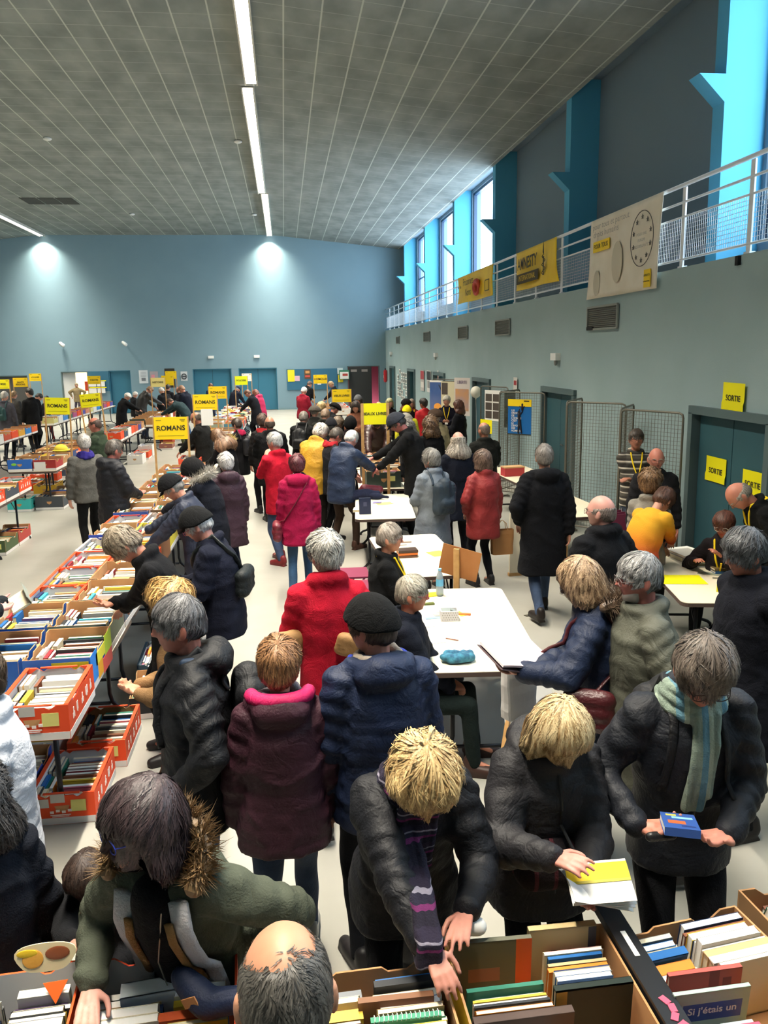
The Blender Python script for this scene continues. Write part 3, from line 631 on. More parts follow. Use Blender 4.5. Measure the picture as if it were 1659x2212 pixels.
def fbox(x, y, z, color, inner, style, label, w=.39, d=.59, h=.2, rz=0, fill=1, dec=0, group=None, note=0, phrase=None, tall=0, seed=None):
    o = put('fruit_box', box_mesh(w, d, h, inner, style), loc=(x, y, z), rz=math.radians(rz), label=label, cat='box', group=group, color=color)
    if dec and style == 'tray': put('printed_emblem', logo_mesh(w), o)
    if note: put('taped_note', note_me, o, loc=(w*.25, -d/2, h*.6), rot=(0, .05, 0))
    if note > 1: put('paper_label', tag_me, o, loc=(-w*.3, -d/2, h*.72)); put('paper_label', tag_me, o, loc=(w*.02-.03, -d/2, h*.86))
    BOXES.append((o, w, d, h, fill, phrase, tall, seed if seed is not None else len(BOXES))); return o
OR, BL, DG, KR, RD_, WH, YE, TE, SL, GN = '#d9481f', '#2450a8', '#38403a', '#a87b50', '#a3302c', '#d8d5cf', '#d9ac1c', '#2f9a9a', '#3c4650', '#4b6a3c'
ZT = .751
# near left table, two columns
L_ = 'near left row'
fbox(-1.425, 4.64, ZT, OR, 'w', 'tray', 'orange fruit box crammed with books at the very front of the near left row', dec=1, note=2, phrase='front orange box of near row')
fbox(-1.45, 5.26, ZT, '#2c62b4', 'k', 'banana', 'blue and yellow box with brightly coloured side behind the front orange box', h=.235, w=.4, phrase='multicoloured box of near row')
fbox(-1.87, 5.26, ZT, '#1f55a5', 'k', 'banana', 'plain blue box at the left edge of the near row, beside the multicoloured one', h=.235, phrase='blue box at left edge')
fbox(-1.89, 5.9, ZT, '#2a5fae', 'k', 'banana', 'blue rimmed box behind the plain blue one, books at its left', h=.235, phrase='blue rimmed box of near row')
fbox(-1.48, 5.9, ZT, '#66705f', 'k', 'banana', 'grey green box into which the man in the black coat reaches', h=.235, phrase='grey green box of near row')
nr = [(-1.87, 6.5, OR, 'w', 'tray', 'orange box with white inside just behind the blue rimmed box', 0), (-1.47, 6.52, '#41576a', 'k', 'banana', 'slate blue box with brown inside, beside the first white lined box', 0),
      (-1.87, 7.1, OR, 'w', 'tray', 'orange white lined box, second of the run along the left edge', 0), (-1.47, 7.14, '#6c5a48', 'k', 'deep', 'brown box with yellow spines next to the reaching man', 0),
      (-1.87, 7.7, OR, 'w', 'tray', 'orange white lined box, third of the run along the left edge', 0), (-1.46, 7.76, OR, 'k', 'tray', 'orange edged brown box in front of the bowed grey haired man', 0),
      (-1.87, 8.3, '#c9b9b4', 'w', 'tray', 'pale box with pinkish rim at the left edge', 0), (-1.46, 8.38, '#7c4f30', 'k', 'deep', 'small brown box near the head of the bowed man', 0),
      (-1.87, 8.9, '#2b44a0', 'k', 'banana', 'deep blue box carrying a yellow note, high brown back', 1), (-1.46, 9.0, '#c8b93a', 'w', 'tray', 'yellow rimmed box full of cream paperbacks beside the noted blue box', 0),
      (-1.87, 9.5, OR, 'w', 'tray', 'orange box directly behind the noted blue box', 0), (-1.46, 9.6, '#d8c8c0', 'w', 'tray', 'white box with orange corners near the pink glasses', 0),
      (-1.87, 10.12, '#3457a6', 'k', 'banana', 'blue and brown box beside the striped red books', 0), (-1.46, 10.2, '#54402c', 'k', 'banana', 'dark brown box by the elbow of the man in the cap', 0),
      (-1.87, 10.74, '#8a8d3c', 'k', 'banana', 'olive rimmed brown box left of the ROMANS placard foot', 0), (-1.46, 10.82, KR, 'k', 'banana', 'plain brown box right of the ROMANS placard foot', 0),
      (-1.87, 11.36, '#d9b52c', 'k', 'banana', 'yellow rimmed brown box behind the placard foot', 0), (-1.46, 11.44, '#7a4b2e', 'k', 'banana', 'brown box half hidden by the grey fur hood', 0),
      (-1.87, 11.98, KR, 'k', 'deep', 'plain brown box with torn flaps in the near row', 0), (-1.46, 12.06, '#6b4a34', 'k', 'deep', 'brown box beside the woman with the grey scarf', 0),
      (-1.87, 12.6, '#33509a', 'k', 'banana', 'blue box far along the near left row', 0), (-1.46, 12.7, '#b23a2a', 'w', 'tray', 'red rimmed box under the hands of the long haired woman', 0),
      (-1.87, 13.22, KR, 'k', 'deep', 'brown box second from last group on the left edge', 0), (-1.46, 13.34, OR, 'w', 'tray', 'orange box by the bald man in black', 0),
      (-1.87, 13.84, '#8f6a3c', 'k', 'deep', 'light brown box near the end of the near left row', 0), (-1.46, 13.98, KR, 'k', 'banana', 'brown box in front of the bald man in black', 0),
      (-1.75, 15.3, '#c2452c', 'w', 'tray', 'upright red and white box at the end of the near left row', 0)]
for i, (x, y, c, inn, st, lab, nt) in enumerate(nr):
    fbox(x, y, ZT, c, inn, st, lab, h=.2 if st == 'tray' else .23, note=nt, dec=1 if c == OR else 0, group='fruit boxes of the near left row', rz=R_.uniform(-2, 2))
# coloured panels on the multicoloured box
bx = BOXES[1][0]
for (y0, y1, z0, z1, c) in ((-.3, -.12, .05, .235, '#1f7fd6'), (-.12, .02, .02, .12, '#e8a416'), (-.16, .1, .12, .2, '#e6e03a'), (.1, .3, .1, .23, '#b7d61c'), (.02, .3, .0, .1, '#d8403c')):
    obj('printed_panel', MB().box((.2012, (y0+y1)/2, (z0+z1)/2), (.002, y1-y0, z1-z0)), mat('panel_'+c, c, .55), bx)
obj('printed_panel', MB().box((.08, -.2962, .11), (.22, .002, .2)), mat('panel_#a8a51e', '#a8a51e', .55), bx)
# floor boxes
fbox(-1.44, 5.06, .001, OR, 'w', 'tray', 'orange box of upright books on the floor in front of the table leg', dec=1, note=2, phrase='orange floor box in front')
fbox(-1.38, 5.74, .001, OR, 'k', 'tray', 'orange box with a yellow note on the floor behind the front floor box', dec=1, note=1, phrase='rear orange floor box')
fbox(-1.86, 5.12, .001, '#2a4fae', 'k', 'banana', 'blue box on the floor left of the front orange floor box', h=.22, phrase='blue floor box')
fbox(-1.84, 5.76, .001, WH, 'w', 'tray', 'white box of paperbacks on the floor under the near table', phrase='white floor box')
fbox(-1.12, 6.5, .001, '#23262a', 'k', 'banana', 'black box of art books on the floor beside the near table', h=.18, rz=4, phrase='black floor box')
fbox(-1.16, 7.15, .001, '#3a4a55', 'w', 'tray', 'dark box of glossy books on the floor behind the black one', rz=2, phrase='dark floor box')
fbox(-1.14, 8.6, .001, OR, 'w', 'tray', 'orange box on the floor behind the reaching man', fill=1)
fbox(-4.26, 12.35, .001, '#46583a', 'k', 'banana', 'dark green box on the floor at the left edge', h=.22, note=1)
fbox(-4.26, 12.98, .001, '#a8403a', 'k', 'banana', 'red box behind the dark green one on the floor at the left edge', h=.22)
fbox(-4.92, 15.72, .001, '#35a7a4', 'k', 'tray', 'turquoise and green box on the floor under the blue box table', w=.42, d=.36, h=.24)
fbox(-4.42, 15.95, .001, '#40454a', 'k', 'banana', 'dark grey box on the floor under the blue box table', w=.5, h=.25)
fbox(-4.4, 16.75, .001, '#2c50a0', 'k', 'banana', 'blue box on the floor behind the dark grey one', w=.44, h=.24)
fbox(-4.95, 17.6, .001, '#d6a52a', 'k', 'tray', 'yellow box on the floor behind the second row table leg', w=.44, h=.22)
fbox(-4.4, 18.3, .001, '#a13a30', 'k', 'tray', 'red floor box behind the yellow one', h=.22)
fbox(-3.95, 22.2, .001, WH, 'w', 'tray', 'white box on the floor behind the black puffer jacket', h=.24)
fbox(-3.95, 23.2, .001, OR, 'w', 'tray', 'orange floor box behind the white one', h=.2)
fbox(-3.95, 23.9, .001, WH, 'w', 'tray', 'white lined floor box beyond the orange one', h=.3)
fbox(-3.6, 25.4, .001, '#8e5a50', 'k', 'banana', 'pinkish brown box on the floor under the green crates', h=.18)
fbox(-3.75, 26.6, .001, '#b5472c', 'k', 'banana', 'rusty red floor box under the green crates', h=.2)
for i, (y, c) in enumerate(((17.0, OR), (17.7, '#7d5a3c'), (18.4, OR), (19.1, '#3f4c5e'), (19.9, KR))):
    fbox(-5.5+i*.02, y+.9, .001, c, 'k' if i % 2 else 'w', 'banana' if i % 2 else 'tray', '%s floor box in the aisle behind the blue box table, %s' % (('orange', 'brown', 'orange', 'slate', 'kraft')[i], ('nearest', 'second', 'third', 'fourth', 'last')[i]), rz=90, h=.2, group='floor boxes of the left aisle')
# second row
cs = [(-4.82, 15.78, '#2a63b2', 'deep blue box with a green spot facing out on the second row', 90, .2), (-4.42, 15.62, '#9a2b2b', 'dark red box with white writing facing out on the second row', 0, .2)]
bb = fbox(-4.83, 15.78, ZT, '#2a63b2', 'k', 'banana', 'blue box with a green spot facing out on the second row', w=.42, h=.22, d=.55)
obj('printed_emblem', MB().ell((-.1, -.277, .13), (.045, .003, .025)), mat('spot_green', '#7fc23c', .5), bb)
bb = fbox(-4.4, 15.76, ZT, '#9a2b2b', 'k', 'banana', 'dark red box with a white panel facing out on the second row', w=.4, h=.2, d=.5)
obj('printed_panel', MB().box((-.08, -.253, .1), (.2, .003, .13)), m_base, bb)
for i in range(10):
    x = -4.84 if i % 2 else -4.42; y = 16.4+(i//2)*.62
    c = (KR, '#c9b12e', '#2d3f6b', '#33363a', OR, KR, '#6a3a30', '#b0763c', OR, SL)[i]
    fbox(x, y, ZT, c, 'k', 'deep' if i % 3 else 'banana', '%s box on the second row table, %s pair behind the facing boxes, %s side' % (('brown', 'yellow', 'navy', 'black', 'orange', 'kraft', 'maroon', 'tan', 'bright orange', 'slate')[i], ('first', 'second', 'third', 'fourth', 'fifth')[i//2], 'outer' if i % 2 else 'aisle'), h=.2, group='boxes of the second row')
hat = obj('yellow_hat', MB().ell((0, 0, .02), (.13, .13, .1)).ell((0, 0, 0), (.17, .17, .02)), mat('hat_yellow', '#d8c43a', .8), loc=(-4.45, 16.9, .97), smooth=True, label='yellow round hat lying on the boxes of the second row', cat='hat')
for i in range(11):
    x = -4.65 if i % 2 else -4.22; y = 10.0+(i//2)*.62
    c = (OR, '#3d4450', OR, '#2a63b2', OR, '#4a4236', OR, OR, '#3d4450', KR, OR)[i]
    fbox(x, y, ZT, c, 'w' if c == OR else 'k', 'tray' if c == OR else 'banana', '%s box on the left edge table, %s, %s side' % ({OR: 'orange', KR: 'brown'}.get(c, 'dark'), ('nearest pair', 'second pair', 'third pair', 'fourth pair', 'fifth pair', 'last')[i//2], 'outer' if i % 2 else 'aisle'), dec=1, group='boxes on the left edge tables')
def row(xs, y0, n, cols, name, where, pitch=.45, w=.56, d=.4, h=.22, rz=0, fill=1, z=ZT):
    for i in range(n):
        for j, x in enumerate(xs):
            c = cols[(i*len(xs)+j*3) % len(cols)]
            fbox(x, y0+i*pitch, z, c[0], 'w' if c[0] in (OR, WH) else 'k', 'tray' if c[0] in (OR, WH) else 'banana', '%s box %s, %s%s' % (c[1], where, ('nearest the viewer', 'second place', 'third place', 'fourth place', 'fifth place', 'sixth place', 'seventh place', 'eighth place', 'ninth place', 'tenth place', 'eleventh place', 'twelfth place', 'thirteenth place', 'fourteenth place', 'fifteenth place', 'sixteenth place', 'seventeenth place', 'eighteenth place', 'nineteenth place', 'twentieth place')[i], '' if len(xs) == 1 else (', left side', ', right side')[j]), w=w, d=d, h=h, rz=rz, fill=fill, group=name)
CC = [(OR, 'orange'), ('#d39a2c', 'amber'), ('#2a78b8', 'blue'), ('#d8582a', 'bright orange'), ('#3a3f6e', 'indigo'), (WH, 'white'), ('#b5472c', 'rust red')]
row((-7.05,), 17.8, 11, CC, 'boxes of the third row', 'on the third row at far left', pitch=.56, w=.5, d=.5)
row((-4.2,), 20.7, 7, [(OR, 'orange'), ('#33475a', 'slate'), (WH, 'white'), (OR, 'orange'), ('#b5472c', 'rust red'), ('#33357a', 'indigo'), (KR, 'brown')], 'boxes behind the green fleece', 'on the outward facing table', pitch=.5, w=.44, d=.44)
CD = [('#c9c07a', 'straw'), (WH, 'white'), ('#2f7fc2', 'light blue'), ('#2c5d54', 'bottle green'), ('#a34a78', 'mauve'), (OR, 'orange'), ('#4a4a9a', 'violet'), ('#c9826a', 'salmon')]
row((-7.25,), 26.3, 15, CD, 'boxes of the long slanting row', 'in the long row before the bright doorway', pitch=.6, w=.5, d=.5)
row((-8.9, -8.4, ), 25.9, 1, CC, 'boxes before the black coated man', 'on the cross table at far left', w=.44, d=.5)
row((-4.3, -3.85), 24.9, 6, [('#2f3a34', 'dark green'), ('#b5472c', 'rust red'), ('#2f3a34', 'dark green'), (KR, 'brown'), ('#41586e', 'blue grey'), (WH, 'white')], 'boxes under the pale placard', 'under the pale placard', pitch=.58, w=.42, d=.5)
row((-2.0, -1.5), 18.8, 5, [('#c3532c', 'orange'), (KR, 'brown'), (WH, 'white'), ('#6e7d8a', 'grey'), ('#8a3a30', 'maroon')], 'boxes at the start of the central far row', 'at the start of the central far row', pitch=.62, w=.44, d=.55, h=.18)
row((-1.95, -1.4), 22.4, 4, [('#8aa08a', 'sage'), (OR, 'orange'), (WH, 'white'), ('#4a7a8a', 'teal')], 'boxes in the middle of the central far row', 'in the middle of the central far row', pitch=.62, w=.48, d=.55, h=.22)
row((1.35, 1.9), 27.8, 5, [('#2e5f9e', 'blue'), (OR, 'orange'), ('#d98a5a', 'salmon'), (WH, 'white')], 'boxes under the HUMOUR placard', 'under the HUMOUR placard', pitch=.72, w=.5, d=.55, h=.18)
row((1.5, 2.0), 18.7, 6, [('#e0d030', 'yellow'), (KR, 'brown'), ('#3a3a3a', 'black'), (WH, 'white')], 'boxes under the VIEUX LIVRES placard', 'in the crowd under the VIEUX LIVRES placard', pitch=.8, w=.42, d=.55, h=.18)
# beaux livres crates
g1 = fbox(1.44, 12.5, ZT-.03, '#27352f', 'k', 'deep', 'dark green crate with a yellow note under the BEAUX LIVRES placard', w=.52, d=.4, h=.28, note=1)
fbox(1.5, 13.0, ZT, '#14161a', 'k', 'deep', 'black crate behind the dark green crate', w=.6, d=.4, h=.26)
fbox(1.5, 13.5, ZT, '#1a1c22', 'k', 'deep', 'black crate with white lettering in front of the brown leather jacket', w=.6, d=.4, h=.28)
put('lettering', text_mesh('VIVEUR', .09, m_paper), BOXES[-1][0], loc=(0, -.203, .2))
for i in range(4): fbox(1.6, 14.1+i*.6, ZT, ('#5a4634', '#2a2c30', '#6a5a48', '#3a3f48')[i], 'k', 'deep', '%s crate among the crowd behind the placard, %s' % (('brown', 'black', 'tan', 'slate')[i], ('nearest', 'second', 'third', 'last')[i]), w=.6, d=.42, h=.25, group='crates behind BEAUX LIVRES')
# foreground boxes
fbox(-.415, 2.02, ZT, '#d9461f', 'w', 'deep', 'big orange rimmed box in front of the woman in the green parka', w=.43, d=.58, h=.235, rz=3, fill=2, phrase='orange rimmed box before green parka')
fbox(-.87, 2.02, ZT, '#e0541f', 'w', 'deep', 'orange box at the lower left corner with the cut out picture on its rim', w=.42, d=.56, h=.235, rz=3, fill=2, phrase='orange box, lower left corner')
fbox(.165, 1.96, ZT, '#6a3b2c', 'k', 'deep', 'brown box of picture books right of the bald head', w=.5, d=.5, h=.2, rz=2, fill=2, phrase='brown box beside bald head')
fbox(.7, 1.97, ZT, '#d3a91c', 'k', 'deep', 'yellow box searched by the woman with the patterned scarf', w=.52, d=.6, h=.21, rz=1, fill=3, phrase='yellow box under searching hands')
fbox(1.24, 1.98, ZT, '#1d1f24', 'k', 'deep', 'black box with pink marks on its rim in front of the man with the scarf', w=.48, d=.6, h=.2, rz=8, fill=4, phrase='black box, lower right')
fbox(1.74, 2.1, ZT, '#8c6a48', 'k', 'deep', 'brown box of white paperbacks at the right edge', w=.46, d=.6, h=.2, rz=4, fill=4, phrase='brown box at right edge')

# ------------------------------------------------------------------ books
m_cov = objcolor_mat('book_cover', .5); m_pg = mat('book_pages', '#e2d8bf', .85, mix='#d5c8a8', mscale=30); m_pgw = mat('book_pages_white', '#e8e6e0', .85)
def book_mesh():
    a = MB(); t = .06
    a.box((0, -.5+t/2, 0), (1, t, 1)); a.box((0, .5-t/2, 0), (1, t, 1)); a.box((0, 0, .5-.012), (1, 1, .024))
    return a.mesh('book', [m_cov]), MB().box((0, 0, -.012), (.965, 1-2*t, .965)).mesh('pages', [m_pg]), MB().box((0, 0, -.012), (.965, 1-2*t, .965)).mesh('pages', [m_pgw])
bk, pg, pgw = book_mesh()
BC = [('#e6ddc4', 'cream', 9), ('#efece4', 'white', 8), ('#8e2630', 'red', 4), ('#1f5f9e', 'blue', 4), ('#24272c', 'black', 4), ('#d9822c', 'orange', 3), ('#dcb93a', 'yellow', 4), ('#2d6f5c', 'green', 3), ('#6e7278', 'grey', 3), ('#7a4a34', 'brown', 3), ('#b5586a', 'pink', 2), ('#5a3f6e', 'purple', 1), ('#3fa0b4', 'turquoise', 2), ('#24355c', 'navy', 3), ('#c9a877', 'tan', 4)]
POOL = [c for c in BC for _ in range(c[2])]
USED = set(); N_IND = [0]; STUFF = []   # stuff: (centre, R, dims, col, up)
GROUPB = {}
def book(loc, R, dims, col, up, phrase, neigh):
    """dims = (length, thickness, height); up: spine on top"""
    R = np.asarray(R)
    if not up: R = R@rotx(math.pi)
    if N_IND[0] < 300 and phrase:
        N_IND[0] += 1
        T = np.eye(4); T[:3, :3] = R; T[:3, 3] = loc
        o = bpy.data.objects.new('book', bk); COL.objects.link(o); o.matrix_world = Matrix(T.tolist())@Matrix.Diagonal((dims[0], dims[1], dims[2], 1)); o.color = C(col[0])
        a = neigh
        side = {True: 'spine up', False: 'pages up'}[up]
        lb = '%s book %s %s, %s' % (col[1], side, a, phrase)
        if lb in USED: lb = ('thick ' if dims[1] > .024 else 'thin ')+lb
        if lb in USED: lb = ('tall ' if dims[2] > .19 else 'low ')+lb
        USED.add(lb); o['label'] = lb; o['category'] = 'book'; o['group'] = 'books in the '+phrase
        c = bpy.data.objects.new('pages', pg if R_.random() < .6 else pgw); COL.objects.link(c); c.parent = o
        return o
    STUFF.append((np.array(loc), R, dims, col[0], up))
def fill_box(o, w, d, h, fill, phrase, seed):
    rr = random.Random(seed*13+5); B = np.array(o.matrix_world.to_3x3()) if False else rotz(o.rotation_euler[2]); L0 = np.array(o.location)
    def place(x, y, z, Rl, dims, col, up, nb): book(L0+B@np.array([x, y, z]), B@Rl, dims, col, up, phrase, nb)
    def run(x0, x1, y0, y1, along, hts, tks, tilt=0):
        """books standing on their fore edge, lengths along X (along='x') or Y, stacked across"""
        a, b = (y0, y1) if along == 'x' else (x0, x1)
        p = a; prev = None; items = []
        while True:
            t = rr.uniform(*tks)
            if p+t > b: break
            items.append((p+t/2, t, rr.choice(POOL))); p += t+rr.uniform(.0005, .002)
        for i, (c, t, col) in enumerate(items):
            L = (x1-x0 if along == 'x' else y1-y0)*rr.uniform(.84, .99); hh = rr.uniform(*hts)
            hh = min(hh, .4)
            pv = items[i-1][2][1] if i else None; nx = items[i+1][2][1] if i+1 < len(items) else None
            nb = 'between %s and %s' % (pv, nx) if pv and nx else ('before %s' % nx if nx else ('after %s' % pv if pv else 'alone'))
            if along == 'y': nb = 'lengthwise '+nb
            tl = tilt+rr.uniform(-.05, .05)
            R = rotx(tl) if along == 'x' else rotz(math.pi/2)@rotx(tl)
            ctr = ((x0+x1)/2+rr.uniform(-.006, .006), c, hh/2+.012) if along == 'x' else (c, (y0+y1)/2, hh/2+.012)
            place(*ctr, R, (L, t*.96, hh), col, rr.random() < .5, nb)
    m = .014
    if d < .47: # wide shallow box
        run(-w/2+m, -.01, -d/2+m, d/2-m, 'x', (h*.5, h*.85), (.018, .034)); run(.01, w/2-m, -d/2+m, d/2-m, 'x', (h*.5, h*.95), (.018, .034)); return
    if fill == 1:
        run(-w/2+.125, w/2-m, -d/2+m, d/2-.02, 'x', (h*.6, h*.8), (.016, .034))
        for (a, b) in ((-d/2+m, -d/2+.19), (-d/2+.2, -d/2+.375), (-d/2+.385, d/2-.015)): run(-w/2+m, -w/2+.115, a, b, 'y', (h*.55, h*.78), (.016, .032))
    elif fill == 2:
        run(-w/2+.02, .0, -d/2+m, d/2-.06, 'x', (.14, .2), (.012, .035), tilt=.12); run(.02, w/2-.02, -d/2+m, d/2-.05, 'x', (.15, .21), (.014, .04), tilt=.1)
    elif fill == 3:
        run(-w/2+.02, .0, .0, .12, 'x', (.18, .205), (.008, .02), tilt=.04); run(.03, w/2-.03, .055, .24, 'x', (.17, .2), (.012, .024), tilt=.1)
        run(-w/2+.02, .0, -d/2+.02, -.06, 'x', (.17, .2), (.012, .03))
    elif fill == 4:
        run(-w/2+.03, -.04, .06, d/2-.03, 'x', (.17, .21), (.014, .035), tilt=.3); run(-.02, w/2-.02, .05, d/2-.03, 'x', (.19, .235), (.014, .035), tilt=.1)
        run(-w/2+.03, w/2-.12, -d/2+.02, -.17, 'x', (.19, .22), (.01, .028), tilt=.1)
order = sorted(BOXES, key=lambda b: (b[0].location[0]**2+b[0].location[1]**2+(2.8-b[0].location[2])**2)*(1 if b[5] else 50))
for (o, w, d, h, fl_, ph, tall, sd) in order:
    if ph is None and o.location[1] < 11 and N_IND[0] < 300: ph = None
    fill_box(o, w, d, h, fl_, ph, sd)
# loose piles on the far tables
rr = random.Random(3)
for (x0, x1, y0, y1, n) in ((-2.2, -1.3, 24.6, 33.4, 420), (-2.2, -1.3, 21.7, 22.2, 30), (1.2, 2.1, 29.6, 31.2, 40)):
    for k in range(n):
        z = ZT+rr.choice((0, 1, 2, 3))*.03; dm = (rr.uniform(.17, .26), rr.uniform(.12, .18), rr.uniform(.02, .04)); c = rr.choice(POOL)
        STUFF.append((np.array([rr.uniform(x0, x1), rr.uniform(y0, y1), z+dm[2]/2]), rotz(rr.uniform(-.3, .3))@rotx(math.pi/2), (dm[0], dm[2], dm[1]), c[0], rr.random() < .5))
def build_stuff():
    V = []; F = []; K = []; n = 0
    base = np.array([(a, b, e) for a in (-.5, .5) for b in (-.5, .5) for e in (-.5, .5)]); FF = [(0, 1, 3, 2), (4, 6, 7, 5), (0, 4, 5, 1), (2, 3, 7, 6), (0, 2, 6, 4), (1, 5, 7, 3)]
    parts = [((0, 0, -.012), (.965, .88, .965), '#e2d8bf'), ((0, -.47, 0), (1, .06, 1), None), ((0, .47, 0), (1, .06, 1), None), ((0, 0, .488), (1, 1, .024), None)]
    for (c, R, dm, col, up) in STUFF:
        for (pc, pd, pcol) in parts:
            v = (base*np.array(pd)+np.array(pc))*np.array(dm); V.append(v@np.asarray(R).T+c); F += [tuple(i+n for i in f) for f in FF]; n += 8; K += [C(pcol or col)]*24
    me = bpy.data.meshes.new('books'); me.from_pydata(np.concatenate(V).tolist(), [], F)
    at = me.color_attributes.new('Col', 'FLOAT_COLOR', 'CORNER'); at.data.foreach_set('color', np.array(K, 'f').ravel()); me.materials.append(objcolor_mat('books_far', .6, attr=True))
    put('books', me, label='all the further books filling the boxes of the hall beyond the nearest ones', cat='books', kind='stuff')
build_stuff()
def onebook(name, loc, rz, dims, col, label, tilt=0, up=True, pages=pg, cat='book', rx=0, ry=0, group=None):
    R = rotz(rz)@rotx(rx)@roty(ry); T = np.eye(4); T[:3, :3] = R; T[:3, 3] = loc
    o = bpy.data.objects.new(name, bk); COL.objects.link(o); o.matrix_world = Matrix(T.tolist())@Matrix.Diagonal((dims[0], dims[1], dims[2], 1)); o.color = C(col)
    o['label'] = label; o['category'] = cat
    if group: o['group'] = group
    c = bpy.data.objects.new('pages', pages); COL.objects.link(c); c.parent = o; return o
def face_print(o, items):
    """prints on the -Y cover of a standing book, in unit coordinates"""
    for (x, z, w, h, c) in items: obj('cover_print', MB().box((x, -.503, z), (w, .02, h)), mat('panel_'+c, c, .5), o)
# named books of the foreground
s1 = onebook('book', (1.15, 1.945, .868), .03, (.235, .014, .24), '#9fb0a8', 'pale green picture book with the title Si j\'etais un, lower right', rx=.1)
face_print(s1, [(.02, .2, .78, .26, '#25408a')]); 
q = put('lettering', text_mesh('Si j\'étais un', .034, m_paper, .0006), s1, loc=(.02, -.56, .22)); q.scale = (1/.235, 1/.014*.2, 1/.24)
s2 = onebook('book', (1.16, 2.0, .89), .03, (.23, .016, .22), '#b5524a', 'brick red book with letters ona standing behind the pale green one', rx=.06)
face_print(s2, [(.12, .05, .14, .9, '#8a3434'), (.3, .12, .12, .5, '#7a2c30')]); q = put('lettering', text_mesh('ona', .05, mat('panel_#5a2424', '#5a2424', .5)), s2, loc=(-.2, -.56, -.1), rot=(0, -math.pi/2, 0)); q.scale = (1/.29, .3/.016*.1, 1/.22)
onebook('book', (1.12, 1.855, .83), .04, (.26, .012, .22), '#c9506a', 'pinkish book right in front of the pale green picture book', rx=.1)
onebook('book', (1.13, 1.895, .80), .04, (.25, .012, .22), '#b5c8cc', 'pale blue picture book at the very bottom right', rx=.1)
s3 = onebook('book', (.822, 2.005, .86), .02, (.235, .022, .26), '#13221c', 'large black book with a tan spine edge in the yellow box', rx=.06); face_print(s3, [(-.42, .1, .14, .75, '#b98a3c')])
onebook('book', (.6, 1.955, .86), .02, (.29, .026, .2), '#4a3a34', 'dark brown book in front of the orange ones at the bottom', rx=.08)
s4 = onebook('book', (.572, 2.205, .882), -.02, (.25, .018, .24), '#5a5a4c', 'grey picture book with an orange edge behind the searching hand', rx=.03); face_print(s4, [(.4, .1, .2, .8, '#d8551f'), (-.1, .0, .4, .2, '#8a5a4a')])
s5 = onebook('book', (.808, 2.238, .885), .0, (.22, .024, .23), '#b09c72', 'tan album with a dark spine at the back of the yellow box', rx=.03); face_print(s5, [(.44, 0, .12, .96, '#34343c'), (-.1, .1, .14, .12, '#6a5e3a')])
s6 = onebook('book', (.25, 2.05, .865), .0, (.22, .02, .22), '#7a5238', 'brown board book right of the bald head', rx=.06)
s7 = onebook('book', (.27, 1.985, .865), .0, (.2, .018, .2), '#3a8a6c', 'green spiral bound book in front of the brown board book', rx=.06)
obj('spiral', (lambda a: [a.tube([(-.45+.9*k/14+.012*math.cos(t), .1+.7*math.sin(t), .5+.03*math.cos(t)) for t in np.linspace(0, 6.28, 7)], .006, 4, caps=False) for k in range(15)] and a)(MB()), m_white, s7)
onebook('book', (at_z(322, 2125, .97)[0], at_z(322, 2125, .97)[1], .9), .1, (.16, .05, .15), '#e8eaf0', 'thick white book lying open edged in the orange rimmed box', rx=.2, pages=pgw)
onebook('book', (at_z(395, 2185, .95)[0], at_z(395, 2185, .95)[1], .85), .05, (.3, .03, .2), '#c2552c', 'long rust coloured book at the bottom of the orange rimmed box', rx=.1)
# black rail of the black box with pink marks and white word
fr = put('box_lid', MB().box((0, 0, 0), (.07, .62, .03)).mesh('box_lid', [mat('lid_black', '#15171b', .4)]), loc=(1.0, 2.05, .965), rz=.02, label='long black lid edge between the yellow and the black box, pink marks on it', cat='lid')
for k in range(5): obj('pink_mark', MB().box((.0+.008*(k % 2), -.25+.03*k, .0165), (.03, .02, .002), rz=.5*k), mat('pink_ink', '#d8506c', .5), fr)
obj('white_word', MB().box((0, .1, .0165), (.016, .11, .002)), m_paper, fr)
# cut-out card standing on the lower left box, and other small things there
co = MB(); co.ext([(.085*math.cos(a)*(1+.1*math.sin(3*a)), .05*math.sin(a)*(1+.15*math.cos(2*a))) for a in np.linspace(0, 2*math.pi, 28)[:-1]], 0, .004)
card = obj('cut_out_card', co, mat('card_cream', '#f0e0b4', .5), loc=at_z(98, 2068, 1.05), rz=.05, rot=(-.2, 0, .05), label='cream cut out card standing on the rim of the lower left orange box', cat='card')
obj('card_print', MB().ell((-.035, -.002, .0), (.03, .002, .028)), mat('print_peach', '#f0b04a', .5), card); obj('card_print', MB().ell((.035, -.002, .01), (.035, .002, .02)), mat('print_brown', '#8a4a28', .5), card)
obj('card_print', MB().ell((-.05, -.003, .018), (.03, .002, .012)), mat('print_yellow', '#e8c42a', .5), card)
fl2 = obj('cardboard_flap', MB().ext([(-.035, 0), (.035, 0), (.0, -.06)], 0, .006), mat('flap_orange', '#ee6a22', .6), loc=(at_z(120, 2120, .99)[0], at_z(120, 2120, .99)[1], .99), rot=(-.5, 0, .1), label='orange folded corner flap by the cream cut out card', cat='flap')

